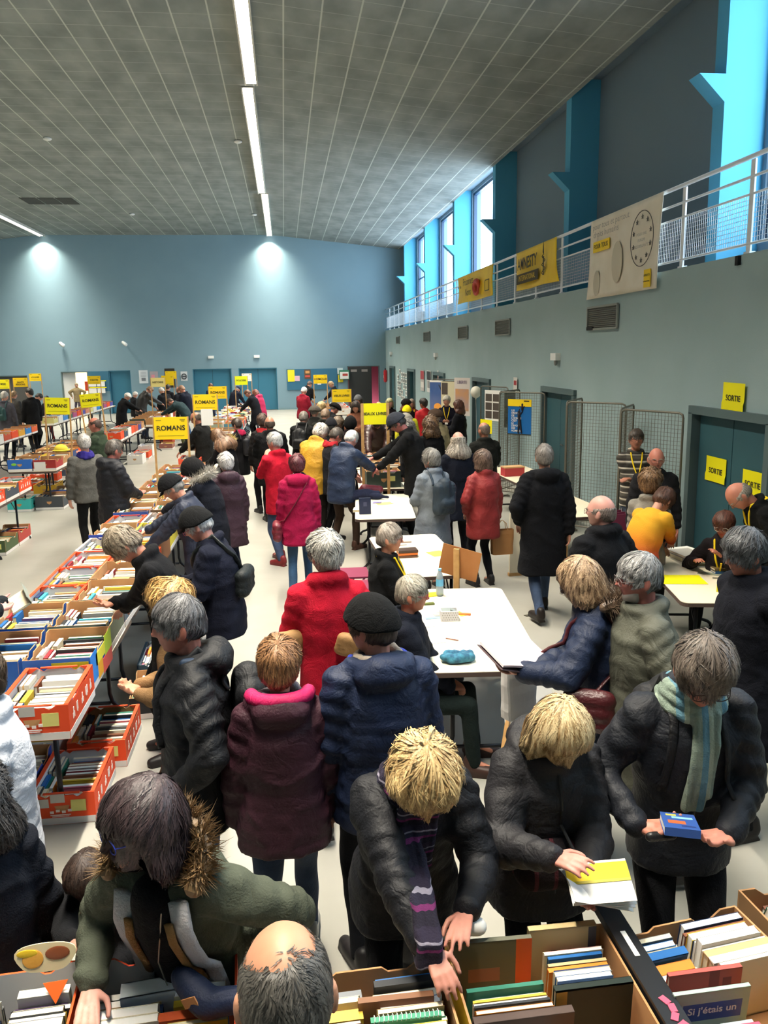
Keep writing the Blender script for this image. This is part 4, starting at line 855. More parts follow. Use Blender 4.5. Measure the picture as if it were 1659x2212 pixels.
# ------------------------------------------------------------------ placards on battens
def placard(px, py, Y, w, h, z0, text, label, m=m_yel2, size=.1, poles=True, tilt=0, header=1, extra=None, face=None, xs=1.0, bw=.026):
    p = at_y(px, py, Y); hosts = [t_ for t_ in S.objects if t_.name.startswith('folding_table') and abs(t_.location[0]-p[0]) < .62 and abs(t_.location[1]-Y) < 1.0]
    z0 = z0 if hosts or z0 < .6 else 0.0
    t = put('placard', None, loc=(p[0], Y, z0), rot=(0, tilt, 0), label=label, cat='sign')
    zc = p[2]-z0
    pl = obj('panel', MB().box((0, 0, zc), (w, .006, h)), m, t)
    if text: 
        for i, s in enumerate(text.split('\n')): put('lettering', text_mesh(s, size*1.12, m_ink, .002, xs=xs), pl, loc=(0, -.005, zc-.0-i*size*1.1))
    if header:
        obj('small_print', MB().box((-w*.36, -.004, zc+h*.36), (w*.16, .002, .012)).box((w*.36, -.004, zc+h*.37), (w*.16, .002, .014)).box((w*.37, -.004, zc+h*.31), (w*.1, .002, .008)).box((0, -.004, zc-h*.33), (w*.8, .002, .006)), mat('small_print', '#a08a10', .7), pl)
    if poles:
        for q in (-1, 1): obj('batten', MB().box((q*(w/2+bw*.2), .0 if bw > .03 else .012, (zc+h/2)/2), (bw, .018, zc+h/2)), m_wood, t)
    if extra: extra(t, zc)
    return t
placard(369, 925, 10.8, .415, .285, .76, 'ROMANS', 'yellow ROMANS placard on two battens rising from the near left row', size=.078, xs=1.0)
def sheet_below(t, zc): obj('notice_sheet', MB().box((.02, -.008, zc-.27), (.21, .002, .3)), m_paper, t)
placard(443, 869, 15.35, .42, .285, .76, 'ROMANS', 'amber ROMANS placard with a white sheet hanging below it', size=.078, xs=1.0, extra=sheet_below)
placard(470, 848, 20.6, .42, .3, .76, 'ROMANS', 'amber ROMANS placard right behind the one with the white sheet', size=.075)
placard(118, 877, 15.6, .42, .3, .76, 'ROMANS', 'bright yellow ROMANS placard, left one of the two on the second row', m=m_yel, size=.076, tilt=.04)
placard(211, 864, 18.3, .42, .28, .76, 'ROMANS', 'bright yellow ROMANS placard leaning above the man in the green fleece', m=m_yel, size=.074, tilt=-.08)
placard(810, 894, 12.06, .36, .31, .5, 'BEAUX LIVRES', 'yellow BEAUX LIVRES placard held between two tall wooden battens', m=m_yel, size=.05, bw=.042, header=0)
placard(738, 855, 18.9, .42, .29, .76, 'VIEUX LIVRES', 'amber VIEUX LIVRES placard above the crowd', size=.056, xs=.95)
placard(692, 819, 26.9, .42, .28, .76, 'HUMOUR', 'yellow HUMOUR placard in front of the far notice board', size=.085)
placard(341, 826, 26.5, .42, .28, .76, 'HISTOIRE', 'pale cream placard above the men bending over green crates', m=mat('card_pale', '#e6d78a', .6), size=.07, header=0)
placard(362, 822, 31.5, .42, .36, .76, '', 'yellow placard directly right of the pale cream one', header=1)
placard(369, 810, 34.0, .42, .3, .76, '', 'yellow placard, upper one behind the pair near the dark poster', header=1)
placard(521, 822, 29.5, .42, .3, .76, 'POLICIERS', 'lime yellow placard at the end of the central far row', m=mat('card_lime', '#e2ec10', .6), size=.065, header=0)
placard(533, 815, 33.2, .36, .3, .76, '', 'white and yellow placard just behind the lime one', m=m_paper)
placard(4, 830, 26.5, .42, .28, .76, 'POESIE', 'yellow placard cut by the left edge of the picture', m=m_yel, size=.07)
placard(44, 826, 27.2, .42, .28, .76, 'SANTE\nREGIONS', 'amber placard in front of the brown door at far left', size=.06)
placard(76, 815, 33.0, .42, .28, .76, 'VOYAGES', 'amber placard on thin battens right of the brown door', size=.06)
placard(203, 821, 30.2, .42, .28, .76, 'THEATRE', 'amber placard beside the bright doorway', size=.06)
# white sheets rack next to the doorway
rk = put('leaflet_rack', None, loc=(-8.95, YF-.08, 1.35), label='rack of white and yellow leaflets on the board right of the bright doorway', cat='rack')
for i in range(2):
    for j in range(2): obj('leaflets', MB().box((-.25+.4*j, -.02, .1-.32*i), (.36, .03, .24)), m_paper, rk)
    obj('yellow_strip', MB().box((0, -.03, .25-.32*i), (.8, .03, .04)), m_yel, rk)
obj('red_notice', MB().box((0, 0, 0), (.2, .01, .45)), mat('notice_red', '#c23a22', .6), loc=(-9.5, YF+.1, 1.35), label='red notice on the frame of the bright doorway', cat='notice')

# ------------------------------------------------------------------ mesh display panels
PANM = {}
def panel(a, b, label, z=2.0):
    a = np.array(a); b = np.array(b); L = 1.0; d = (b-a)/np.linalg.norm(b-a); c = a+d*L/2; rz = math.atan2(d[1], d[0])
    t = put('display_panel', None, loc=(c[0], c[1], 0), rz=rz, label=label, cat='display panel', group='grey mesh display panels')
    if not PANM:
        f = MB(); r = .06; pts = [(-.48, 0, .03), (-.48, 0, z-r), (-.465, 0, z-.02), (-.42, 0, z), (.42, 0, z), (.465, 0, z-.02), (.48, 0, z-r), (.48, 0, .03)]
        f.tube(pts, .014, 8); f.tube([(-.48, 0, .12), (.48, 0, .12)], .012, 8); PANM['frame'] = f.mesh('frame', [m_grid], True)
        w = MB()
        for x in np.arange(-.44, .46, .05): w.box((x, 0, z/2+.06), (.0035, .0035, z-.13))
        for q in np.arange(.15, z-.02, .05): w.box((0, 0, q), (.95, .0035, .0035))
        PANM['wire'] = w.mesh('wire_mesh', [m_grid]); s = MB()
        for x in (-.4, .4): s.tube([(x, -.2, .015), (x, .2, .015)], .014, 8)
        PANM['foot'] = s.mesh('feet', [m_grid], True)
    put('frame', PANM['frame'], t); put('wire_mesh', PANM['wire'], t); put('feet', PANM['foot'], t); return t
PN = [((4.35, 10.39), (4.79, 9.48), 'grey mesh display panel right behind the man in the striped sweater'), ((4.35, 10.39), (4.86, 11.17), 'mesh panel joined at an angle behind the striped sweater panel'),
      ((4.21, 12.1), (4.75, 11.43), 'mesh display panel behind the shoulder of the long black coat'), ((4.21, 12.1), (4.75, 12.9), 'angled mesh panel with a red tag, left of the black coat panel'),
      ((4.01, 15.32), (4.59, 14.69), 'mesh panel that carries the blue and yellow poster'), ((4.01, 15.32), (4.73, 16.2), 'angled mesh panel behind the blue and yellow poster'),
      ((4.29, 18.02), (4.69, 17.08), 'mesh panel right of the white balloon'), ((4.07, 21.48), (4.59, 20.48), 'mesh panel with the orange fruit like poster'), ((4.09, 23.0), (4.64, 22.25), 'mesh panel with the blue sunset poster')]
for a, b, l in PN: panel(a, b, l)
def hang(a, b, px, py, w, h, m, label, name='poster', cat='poster', off=.03):
    a = np.array(a); b = np.array(b); d = (b-a)/np.linalg.norm(b-a); n = np.array([d[1], -d[0]]); 
    r = ray(px, py); o2 = np.array([0., 0.])
    M = np.array([[r[0], -d[0]], [r[1], -d[1]]]); s = np.linalg.solve(M, a); p = np.array([0, 0, CAMH])+r*s[0]
    sg = -1 if (n@p[:2]) > 0 else 1
    rz = math.atan2(d[1], d[0]); 
    return paper(name, w, h, m, (p[0]+n[0]*off*sg, p[1]+n[1]*off*sg, p[2]), rz, 0, label, cat)
po = hang(PN[4][0], PN[4][1], 1124, 901, .5, .66, mat('poster_blue', '#0d62a8', .5), 'blue poster with a yellow top and a black figure holding up a child')
on(po, 'yellow_band', MB().box((0, -.004, .265), (.5, .005, .13)), m_yel2)
on(po, 'small_print', MB().box((.15, -.008, .3), (.11, .003, .02)), m_ink); on(po, 'bottom_strip', MB().box((0, -.004, -.32), (.5, .005, .02)), m_ink)
f = MB(); f.ell((-.01, -.006, .09), (.03, .004, .035)).cap((-.01, -.006, .05), (.0, -.006, -.04), .03, .028, 8).cap((.0, -.006, -.06), (-.02, -.006, -.29), .025, .014, 8).cap((.01, -.006, -.06), (.05, -.006, -.29), .025, .014, 8)
f.cap((-.0, -.006, .04), (.06, -.006, .1), .012, .01, 8).cap((.06, -.006, .1), (.07, -.006, .16), .01, .01, 8).cap((-.02, -.006, .04), (-.0, -.006, .15), .01, .009, 8).ell((.06, -.006, .23), (.022, .004, .028)).cap((.06, -.006, .19), (.06, -.006, .14), .028, .022, 8).cap((.05, -.006, .19), (.0, -.006, .2), .009, .007, 8).cap((.07, -.006, .19), (.11, -.006, .2), .009, .007, 8)
on(po, 'figure_print', f, mat('figure_ink', '#1c1420', .6))
for i, s in enumerate(('LES', 'DROITS', 'DE', 'L\'HOMME', 'C\'EST', 'LE', 'DEVOIR', 'DES', 'HOMMES')): put('lettering', text_mesh(s, .05, m_paper, .001, 'LEFT'), po, loc=(-.17, -.007, .12-i*.047))
yb = hang(PN[6][0], PN[6][1], 1054, 921, .42, .3, m_yel, 'yellow BOUTIQUE sheet clipped to a mesh panel', 'notice_sheet', 'sign', off=.05); put('lettering', text_mesh('BOUTIQUE', .065, m_ink, .001), yb, loc=(0, -.004, -.01))
pp = hang(PN[6][0], PN[6][1], 1066, 876, .55, .66, m_paper, 'white poster of black and white photographs on a mesh panel', off=.03)
for (x, z) in ((-.13, .17), (.13, .17), (-.13, -.02), (.13, -.02), (-.13, -.2), (.13, -.2)): on(pp, 'photo_print', MB().box((x, -.003, z), (.22, .004, .16)), mat('photo_dark', '#4a413a', .6))
pg2 = hang(PN[5][0], PN[5][1], 1098, 882, .5, .7, mat('poster_taupe', '#9a8f80', .7), 'plain taupe sheet on the angled panel behind the blue poster')
b4 = hang(PN[8][0], PN[8][1], 947, 855, .6, .85, mat('poster_night', '#1f4f8e', .5, mix='#5a6a9a', mscale=1), 'blue sunset poster with a dark bird shape on the farthest panel')
on(b4, 'glow_print', MB().ell((0, -.003, -.3), (.14, .003, .1)), mat('print_glow', '#f0a040', .6)); on(b4, 'bird_print', MB().cap((.05, -.004, .3), (.25, -.004, .02), .015, .03, 6), mat('print_navy', '#12243e', .6)); on(b4, 'white_strip', MB().box((0, -.003, .4), (.6, .004, .05)), m_paper)
b5 = hang(PN[7][0], PN[7][1], 1000, 857, .62, .95, mat('poster_sand', '#cfc6bf', .6), 'orange sunburst poster with large capitals on a mesh panel')
on(b5, 'sun_print', MB().box((0, -.003, -.08), (.52, .004, .55)), mat('print_sand', '#c98f50', .6, mix='#9a8a90', mscale=2)); put('lettering', text_mesh('LIBERTE', .11, mat('print_mauve', '#6a5a78', .6), .001), b5, loc=(0, -.005, .36))
b6 = hang(PN[7][0], PN[7][1], 969, 858, .55, .8, mat('poster_ivory', '#cfc6a4', .6), 'cream poster with a dark photo corner behind the white haired helper'); on(b6, 'photo_print', MB().box((-.12, -.003, .22), (.24, .004, .3)), mat('photo_dark', '#4a413a', .6))
b7 = hang(PN[8][0], PN[8][1], 951, 887, .4, .2, mat('poster_salmon', '#dcae96', .6), 'small salmon sheet under the blue sunset poster', 'notice_sheet'); on(b7, 'print', MB().box((0, -.003, 0), (.24, .004, .1)), mat('print_salmon', '#c2503a', .6))
bal = obj('balloon', MB().ell((0, 0, 0), (.125, .125, .135), nu=24, nv=16).cap((0, 0, -.13), (0, 0, -.15), .012, .018, 8), mat('balloon_white', '#e4e0d0', .35, coat=.3), loc=at_y(1028, 847, 18.6), smooth=True, label='white round balloon beside the mesh panels', cat='balloon')
obj('string', MB().tube([(0, 0, -.14), (.02, .01, -.9), (0, 0, -bal.location[2]+.004)], .003, 5), m_paper, bal)

# ------------------------------------------------------------------ chairs
m_plum = mat('chair_plum', '#7a2848', .45)
def chair(x, y, rz, label):
    t = put('folding_chair', None, loc=(x, y, 0), rz=rz, label=label, cat='chair', group='purple chairs by the counter tables')
    obj('seat', MB().ext([(-.2, .43), (.2, .43), (.2, .45), (-.2, .45)], -.2, .2), m_plum, t); obj('backrest', MB().box((0, -.2, .76), (.4, .02, .2), rot=rotx(-.12)), m_plum, t)
    for q in (-1, 1): 
        obj('leg', MB().tube([(q*.21, -.2, .88), (q*.21, -.17, .44), (q*.21, .17, 0)], .011, 8), m_steel, t, smooth=True); obj('leg', MB().tube([(q*.19, .15, .44), (q*.19, -.2, 0)], .011, 8), m_steel, t, smooth=True)
    return t
chair(.62, 8.62, -math.pi/2, 'purple folding chair at the far end of the cream table with the book stack'); chair(.64, 8.1, -math.pi/2+.05, 'purple folding chair just behind the seated woman in black')
chair(.58, 7.2, -math.pi/2, 'purple chair carrying the seated woman in the black jacket'); chair(.6, 5.55, -math.pi/2, 'purple chair carrying the seated woman with red glasses'); chair(4.28, 7.2, math.pi/2+.1, 'chair carrying the seated woman at the exit table')
for i in range(3): chair(3.75, 9.3+.12*i, .3, 'dark chair of the stack beside the cream table behind the long black coat, %s' % ('front', 'middle', 'back')[i])

# ------------------------------------------------------------------ things on the counter tables
def remesh_obj(name, mb, vox, m, it=5, parent=None, amp=0, **k):
    me = remesh(mb, vox, it, name)
    if amp: v = verts(me); n = norms(me); setv(me, v+n*fold(v, amp, sum(map(ord, name)) % 97)[:, None])
    me.materials.clear(); me.materials.append(m); o = put(name, me, parent, **k); return o
def fold(p, amp, seed=0, f=22):
    rs = np.random.RandomState(seed % 1000); o = np.zeros(len(p))
    for k in range(5):
        d = rs.normal(size=3); d /= np.linalg.norm(d); e = rs.normal(size=3); e /= np.linalg.norm(e)
        o += np.sin(p@d*f*(1+.5*k)+rs.uniform(0, 6)+1.6*np.sin(p@e*f*.45+rs.uniform(0, 6)))/(1+.6*k)
    return amp*o/2
sc = MB()
for k in range(9): a = k*.7; sc.cap((.085*math.cos(a)-.02, .05*math.sin(a), .025+.006*(k % 3)), (.09*math.cos(a+1.7), .055*math.sin(a+1.7), .035+.008*(k % 2)), .026, .03, 10)
remesh_obj('scarf', sc, .006, mat('scarf_blue', '#1d4560', .9, bump=.4, mix='#3c7f98', mscale=22), amp=.006, loc=(1.08, 5.13, .75), label='crumpled dark blue patterned scarf lying on the white table', cat='scarf')
bo = put('water_bottle', None, loc=at_z(950, 1287, .75), label='clear plastic water bottle with a blue label on the white table', cat='bottle')
m_pet = mat('bottle_plastic', '#cfdde6', .15); m_pet.node_tree.nodes['Principled BSDF'].inputs['Transmission Weight'].default_value = .6; m_pet.node_tree.nodes['Principled BSDF'].inputs['Roughness'].default_value = .08
obj('bottle_body', MB().tube([(0, 0, z) for z in (0, .01, .05, .15, .19, .215, .225)], [.028, .032, .032, .032, .024, .013, .013], 16), m_pet, bo, smooth=True); obj('bottle_label', MB().tube([(0, 0, .09), (0, 0, .15)], .0328, 16, caps=False), mat('label_blue', '#5fa8d0', .4), bo); obj('bottle_cap', MB().tube([(0, 0, .222), (0, 0, .24)], .015, 12), mat('cap_blue', '#7fb8d8', .4), bo)
cb = put('cash_box', None, loc=at_z(970, 1338, .75), rz=-.08, label='small white dotted box filled with papers on the white table', cat='box')
f = MB()
for (x, y, w, d) in ((-.065, 0, .006, .1), (.065, 0, .006, .1), (0, -.05, .136, .006), (0, .05, .136, .006)): f.box((x, y, .04), (w, d, .08))
f.box((0, 0, .004), (.13, .1, .006)); obj('box_wall', f, mat('box_dotted', '#e0dcdc', .6), cb)
dts = MB()
for i in range(7):
    for j in range(4): dts.box((-.055+.018*i+(.009 if j % 2 else 0), -.0535, .014+.018*j), (.004, .001, .007))
obj('dot_pattern', dts, m_grid, cb); obj('papers', MB().box((-.02, 0, .06), (.08, .07, .03), rot=rotx(.3)).box((.03, .01, .065), (.05, .06, .02), rot=roty(.4)), mat('notes_grey', '#77807e', .7), cb)
def flat(px, py, w, d, col, label, rz=0, z=.751, name='leaflet', th=.002):
    p = at_z(px, py, z); return obj(name, MB().box((0, 0, th/2+.001), (w, d, th)), mat('flat_'+col, col, .6), loc=(p[0], p[1], z), rz=rz, label=label, cat=name.replace('_', ' '))
flat(932, 1285, .17, .11, '#e8e018', 'yellow folder on the white table beside the water bottle', .1, name='folder', th=.006)
flat(925, 1306, .1, .04, '#4a5418', 'dark olive wallet on the white table before the seated woman', .1, name='wallet', th=.012)
flat(940, 1320, .09, .07, '#f4f2ee', 'white card left of the dotted box', name='card'); flat(948, 1328, .08, .06, '#b9aa90', 'beige card tucked against the dotted box', .1, name='card')
flat(935, 1335, .12, .05, '#7fa8cc', 'light blue leaflet in front of the dotted box', .05); flat(928, 1352, .07, .05, '#f0ece8', 'small white slip near the table edge', name='slip')
flat(992, 1325, .05, .14, '#e8c83a', 'thin yellow booklet right of the dotted box', .3, name='booklet'); flat(1003, 1328, .1, .03, '#b5602c', 'orange brown pen case right of the dotted box', -.3, name='pen_case', th=.01)
flat(940, 1385, .13, .1, '#cfdde0', 'pale blue sheet near the scarf', .2, name='sheet'); obj('pencil', MB().tube([(0, 0, .005), (.08, -.06, .005)], .004, 6), mat('pencil_brown', '#7a4a3a', .5), loc=at_z(963, 1380, .752), label='short brown pencil lying beside the scarf', cat='pencil')
# table 2
for i, (c, n) in enumerate((('#5a3a2a', 'brown'), ('#c86a2c', 'orange'), ('#3a2a24', 'dark'))): p = at_z(880, 1205, .75); onebook('book', (p[0]+.004*i, p[1]+.06, .762+.026*i), .05, (.2, .024, .14), c, '%s book of the small stack beside the seated woman, %s' % (n, ('bottom', 'middle', 'top')[i]), rx=math.pi/2, group='book stack on the cream table')
flat(944, 1196, .16, .2, '#d8dc4a', 'yellow leaflets strewn near the edge of the cream table', .3); flat(873, 1172, .16, .03, '#a88a7a', 'thin booklet on the cream table behind the seated woman', 0, name='booklet', th=.01); flat(866, 1178, .12, .04, '#cfc0b0', 'pale booklet in front of the thin one', .2, name='booklet', th=.01)
# table 3
p = at_z(789, 1111, .75); bb = onebook('book', (p[0], p[1]+.02, .75+.105), .04, (.15, .04, .21), '#1a2340', 'dark blue book standing upright on the table corner', ry=0)
face_print(bb, [(0, .12, .3, .25, '#3a3f5c')]); onebook('book', (p[0]-.06, p[1]+.25, .765), 1.4, (.2, .03, .14), '#e8e0c4', 'cream book lying behind the upright dark blue one', rx=math.pi/2)
flat(830, 1088, .22, .16, '#c8b86a', 'leaflets with purple and gold print on the cream table', .2); flat(815, 1086, .12, .12, '#7a70a0', 'purple leaflet beside the gold one', -.2)
ct = MB(); ct.cap((-.2, 0, .06), (.15, .05, .05), .09, .07).cap((.1, -.05, .05), (.3, -.1, .03), .05, .03); remesh_obj('coat', ct, .012, fabric('#1b2036', 'wool'), amp=.015, loc=(at_z(775, 1078, .75)[0]+.1, 11.4, .75), label='navy coat dropped on the cream table', cat='coat')
remesh_obj('bag', MB().cap((0, 0, .08), (.22, .05, .07), .08, .07), .012, fabric('#6e1c2e', 'leather'), amp=.01, loc=(1.08, 11.7, .75), label='wine red bag lying on the table behind the navy coat', cat='bag')
# exit table
p = at_z(1480, 1205, .75); onebook('book', (p[0], p[1], .77), .1, (.24, .04, .3), '#8b8680', 'thick grey photo book lying on the exit table', rx=math.pi/2); onebook('book', (p[0]+.01, p[1], .80), .12, (.23, .018, .29), '#b8b4ac', 'pale book lying on the thick grey photo book', rx=math.pi/2)
flat(1475, 1190, .3, .25, '#e8e6e0', 'open white papers behind the grey photo book', .2, name='papers', th=.01)
p = at_z(1478, 1222, .75); onebook('book', (p[0]+.14, p[1]-.02, .765), -.3, (.14, .03, .08), '#a8a48a', 'small thick booklet in front of the grey photo book', rx=math.pi/2)
flat(1525, 1222, .34, .12, '#e6e2e0', 'white papers in the middle of the exit table', -.1, name='papers', th=.004); flat(1535, 1240, .22, .08, '#8a917e', 'grey green photo sheet on the exit table', -.6, name='photo')
onebook('book', tuple(at_z(1568, 1232, .765)), -.1, (.26, .02, .16), '#2a5a8a', 'blue book under the seated helper\'s hands', rx=math.pi/2); onebook('book', tuple(at_z(1565, 1226, .79)), -.1, (.24, .02, .15), '#6a5a3a', 'brown book lying on the blue one at the exit table', rx=math.pi/2)
s = flat(1467, 1252, .42, .29, '#f2ea00', 'yellow sheet of paper lying on the exit table', -.2, name='paper_sheet'); 
ps = paper('paper_sheet', .3, .36, m_yel, (at_z(1580, 1275, .75)[0], at_z(1580, 1275, .75)[1]-.04, .64), -.1, 0, 'yellow sheet hanging down from the front edge of the exit table', 'sheet')
flat(1552, 1250, .1, .02, '#7a766a', 'grey pen on the exit table', -.4, name='pen', th=.008)
cb = obj('shoe_box', MB().box((0, 0, .07), (.34, .2, .14), m=0).box((0, 0, .145), (.35, .21, .02), m=1), [mat('shoe_box_red', '#b0343a', .5), mat('shoe_box_lid', '#c8a070', .6)], loc=(at_z(1107, 1027, .75)[0], at_z(1107, 1027, .75)[1], .751), rz=.1, label='red shoe box with a tan lid on the table by the mesh panels', cat='box')
# back of a placard by table two
pb = put('placard', None, loc=(at_y(993, 1225, 6.98)[0], 6.98, .0), rz=-.5, label='brown board on a batten seen from behind, between the two cream tables', cat='sign')
obj('panel', MB().box((0, -.0, .94), (.36, .008, .27), rot=roty(.2)), mat('hardboard', '#a06a3c', .7, mix='#96602f', mscale=4), pb); obj('batten', MB().box((-.02, -.03, .62), (.05, .03, .9)), m_wood, pb); obj('foot', MB().box((-.02, -.03, .25), (.05, .03, .5)).box((-.02, -.03, .015), (.3, .3, .03)), m_wood, pb)
# pieces behind the woman in blue and between the coat man's legs
lp = at_z(1075, 1640, 0)
ld = put('easel', None, loc=(1.4, 4.45, 0), label='light wooden easel with a white sheet behind the blond woman in grey', cat='easel')
obj('leg', MB().tube([(-.28, -.1, 0), (-.08, .1, .95)], .018, 4), m_wood, ld); obj('leg', MB().tube([(-.12, .15, 0), (-.02, .12, .95)], .016, 4), m_wood, ld); obj('sheet', MB().box((-.02, .06, .72), (.3, .01, .42), rot=rotx(-.25)), m_paper, ld)
fp = at_z(1176, 1253, 0)
fo = put('folded_table', None, loc=(fp[0], fp[1]+.3, 0), rz=.1, label='folded cream table with a black handle standing behind the long black coat', cat='table')
obj('table_top', MB().box((0, 0, .4), (.75, .03, .8)), m_tt, fo); obj('edge_strip', MB().box((0, 0, .02), (.77, .05, .04)).box((.385, 0, .4), (.02, .05, .8)), m_wood, fo); obj('handle', MB().tube([(.05, -.03, .3), (.02, -.06, .33), (.02, -.06, .4), (.06, -.03, .44)], .012, 8), m_steel, fo)
obj('floor_plate', MB().box((0, 0, .002), (.075, .06, .004), rz=.3), mat('plate_dark', '#3c3a2e', .6), loc=at_z(1141, 1330, 0), label='small dark square plate set in the floor', cat='floor plate')
# ------------------------------------------------------------------ people
from mathutils.bvhtree import BVHTree
def sst(x, a, b): t = np.clip((x-a)/(b-a), 0, 1); return t*t*(3-2*t)
def gs(x, c, s): return np.exp(-((x-c)/s)**2)
def headr(d, fem=0):
    x, y, z = d[:, 0], d[:, 1], d[:, 2]
    a = .0765*(1-(.26+.06*fem)*np.clip(-z, 0, 1)**1.4); b = np.where(y > 0, .098, .102); c = .117
    r = 1/np.sqrt((x/a)**2+(y/b)**2+(z/c)**2)
    az = np.arctan2(x, y); el = np.arcsin(np.clip(z, -1, 1)); aa = np.abs(az)
    r = r*(1-.22*sst(-z, .35, .9)*sst(-y, .0, .5))
    r = r-.006*gs(aa, .0, .55)*gs(el, -.25, .35)
    r = r+.023*gs(az, 0, .13)*gs(el, -.13, .10)+.011*gs(az, 0, .11)*gs(el, .05, .16)+.006*gs(aa, .16, .07)*gs(el, -.16, .06)
    r = r-.010*gs(aa, .37, .14)*gs(el, .09, .10)+.005*gs(aa, .32, .28)*gs(el, .25, .08)
    r = r+.006*gs(az, 0, .26)*gs(el, -.43, .055)+.006*gs(az, 0, .2)*gs(el, -.55, .05)-.003*gs(az, 0, .3)*gs(el, -.49, .03)-.003*gs(az, 0, .3)*gs(el, -.66, .06)
    r = r+.010*gs(az, 0, .3)*gs(el, -.84, .14)+.004*gs(aa, .62, .2)*gs(el, -.15, .18)
    return r
def sphere_dirs(nu, nv):
    D = []
    for i in range(nv+1):
        t = math.pi*i/nv
        for k in range(nu): w = 2*math.pi*k/nu; D.append((math.sin(t)*math.sin(w), math.sin(t)*math.cos(w), math.cos(t)))
    F = [(i*nu+k, (i+1)*nu+k, (i+1)*nu+(k+1) % nu, i*nu+(k+1) % nu)[::-1] for i in range(nv) for k in range(nu)]
    return np.array(D), F
HSC = 1.08
HD, HF = sphere_dirs(56, 40); GD, GF = sphere_dirs(88, 52)
def skin(c='#c98f76'): return mat('skin_'+c, c, .5, mix=shade(c, .88), mscale=18, spec=.4)
def hairmat(c, c2=None):
    key = 'hair_%s_%s' % (c, c2)
    if key in MATS: return MATS[key]
    m = mat(key, c, .5, spec=.45); nt = m.node_tree; p = nt.nodes['Principled BSDF']
    a = nt.nodes.new('ShaderNodeAttribute'); a.attribute_name = 'hc'
    n = nt.nodes.new('ShaderNodeTexNoise'); n.inputs['Scale'].default_value = 9; n.inputs['Detail'].default_value = 6; nt.links.new(a.outputs['Vector'], n.inputs['Vector'])
    cr = nt.nodes.new('ShaderNodeValToRGB'); cr.color_ramp.elements[0].position = .36; cr.color_ramp.elements[1].position = .64
    cr.color_ramp.elements[0].color = shade(c, .5)+(1,); cr.color_ramp.elements[1].color = C(c2 or c) if c2 else shade(c, 1.35)+(1,)
    nt.links.new(n.outputs['Fac'], cr.inputs[0]); nt.links.new(cr.outputs[0], p.inputs['Base Color'])
    n.inputs['Scale'].default_value = 6
    b = nt.nodes.new('ShaderNodeBump'); b.inputs['Strength'].default_value = .7; b.inputs['Distance'].default_value = .004; nt.links.new(n.outputs['Fac'], b.inputs['Height']); nt.links.new(b.outputs[0], p.inputs['Normal'])
    return m
# style: (azimuth knots in degrees from the front, lower limit of hair as sin(elevation)), thickness, long reach, ridge amplitude
HS = {'short': (((0, .50), (35, .46), (58, .30), (66, -.05), (74, .0), (82, .14), (102, .12), (114, -.3), (135, -.5), (180, -.6)), .013, 0, .0035),
      'thick': (((0, .46), (35, .40), (56, .24), (64, -.12), (74, -.05), (82, .10), (102, .06), (114, -.35), (135, -.6), (180, -.7)), .022, 0, .006),
      'fluffy': (((0, .42), (35, .34), (56, .12), (66, -.25), (80, -.1), (100, -.1), (112, -.45), (135, -.7), (180, -.78)), .036, 0, .010),
      'bob': (((0, .46), (28, .40), (48, .05), (60, -.7), (90, -.86), (180, -.9)), .028, .05, .006),
      'fringe': (((0, .30), (38, .24), (58, .1), (70, -.72), (90, -.9), (180, -.92)), .027, .055, .005),
      'long': (((0, .45), (30, .38), (52, -.1), (66, -.85), (90, -.95), (180, -.97)), .024, .15, .005),
      'bald': (((0, 2), (60, 2), (72, .0), (80, .12), (102, .1), (114, -.3), (135, -.5), (180, -.6)), .007, 0, .001),
      'fuzz': (((0, .75), (40, .62), (62, .3), (70, .0), (80, .1), (102, .1), (114, -.3), (135, -.5), (180, -.6)), .004, 0, .0006),
      'longbald': (((0, 2), (50, 2), (62, .2), (80, -.7), (110, -.9), (180, -.95)), .018, .10, .006),
      'curly': (((0, .40), (35, .3), (60, -.3), (80, -.7), (110, -.9), (180, -.93)), .036, .045, .009),
      'bun': (((0, .5), (35, .45), (60, .2), (80, .1), (102, .1), (114, -.35), (180, -.65)), .014, 0, .002)}
def hair_fun(style, seed, fem, D):
    kn, th, reach, amp = HS[style]; x, y, z = D.T; az = np.degrees(np.abs(np.arctan2(x, y))); rs = np.random.RandomState(seed)
    lim = np.interp(az, [k[0] for k in kn], [k[1] for k in kn]); wob = .03*np.sin(az*.35+seed)+.02*np.sin(az*.9+seed*2)
    m = sst(z, lim+wob-.06, lim+wob+.10)
    if style == 'bald': m = m*(1-sst(z, .30, .55))
    if style == 'longbald': m = m*(1-sst(z, .45, .7))
    if style == 'fuzz': cc = D@(np.array([-.12, .12, .98])/.994); m = m*(1-sst(cc+.03*np.sin(x*9+y*7), .62, .9))
    cr = np.array([0, -.42, .9]); cr /= np.linalg.norm(cr); e1 = np.array([1., 0, 0]); e2 = np.cross(cr, e1)
    ca = np.arctan2(D@e1, D@e2); cd = np.arccos(np.clip(D@cr, -1, 1))
    ph = rs.uniform(0, 6, 8)
    ridge = sum(np.sin(ca*k+ph[q]+1.6*np.sin(cd*2.6+ph[q+4])+.8*np.sin(ca*3+cd*5))/(1+.4*q) for q, k in enumerate((4, 9, 15, 26)))*.5
    side = (.4+.6*sst(z, .05, .6)) if not reach else 1.0
    t = th*side*(1+.3*sst(z, .2, 1)-.25*sst(y, .3, 1)*(1-sst(z, .5, .9)))
    r = headr(D, fem)+t*m+amp*ridge*m*side-.008*(1-m)
    if reach:
        low = sst(-z, .25, .85)*m; r = r+reach*low*(1-.55*sst(y, -.2, .7))
        if style in ('long', 'longbald', 'curly'): r = r+.05*low*rs.uniform(.7, 1.2)
    return r, m, ca, cd
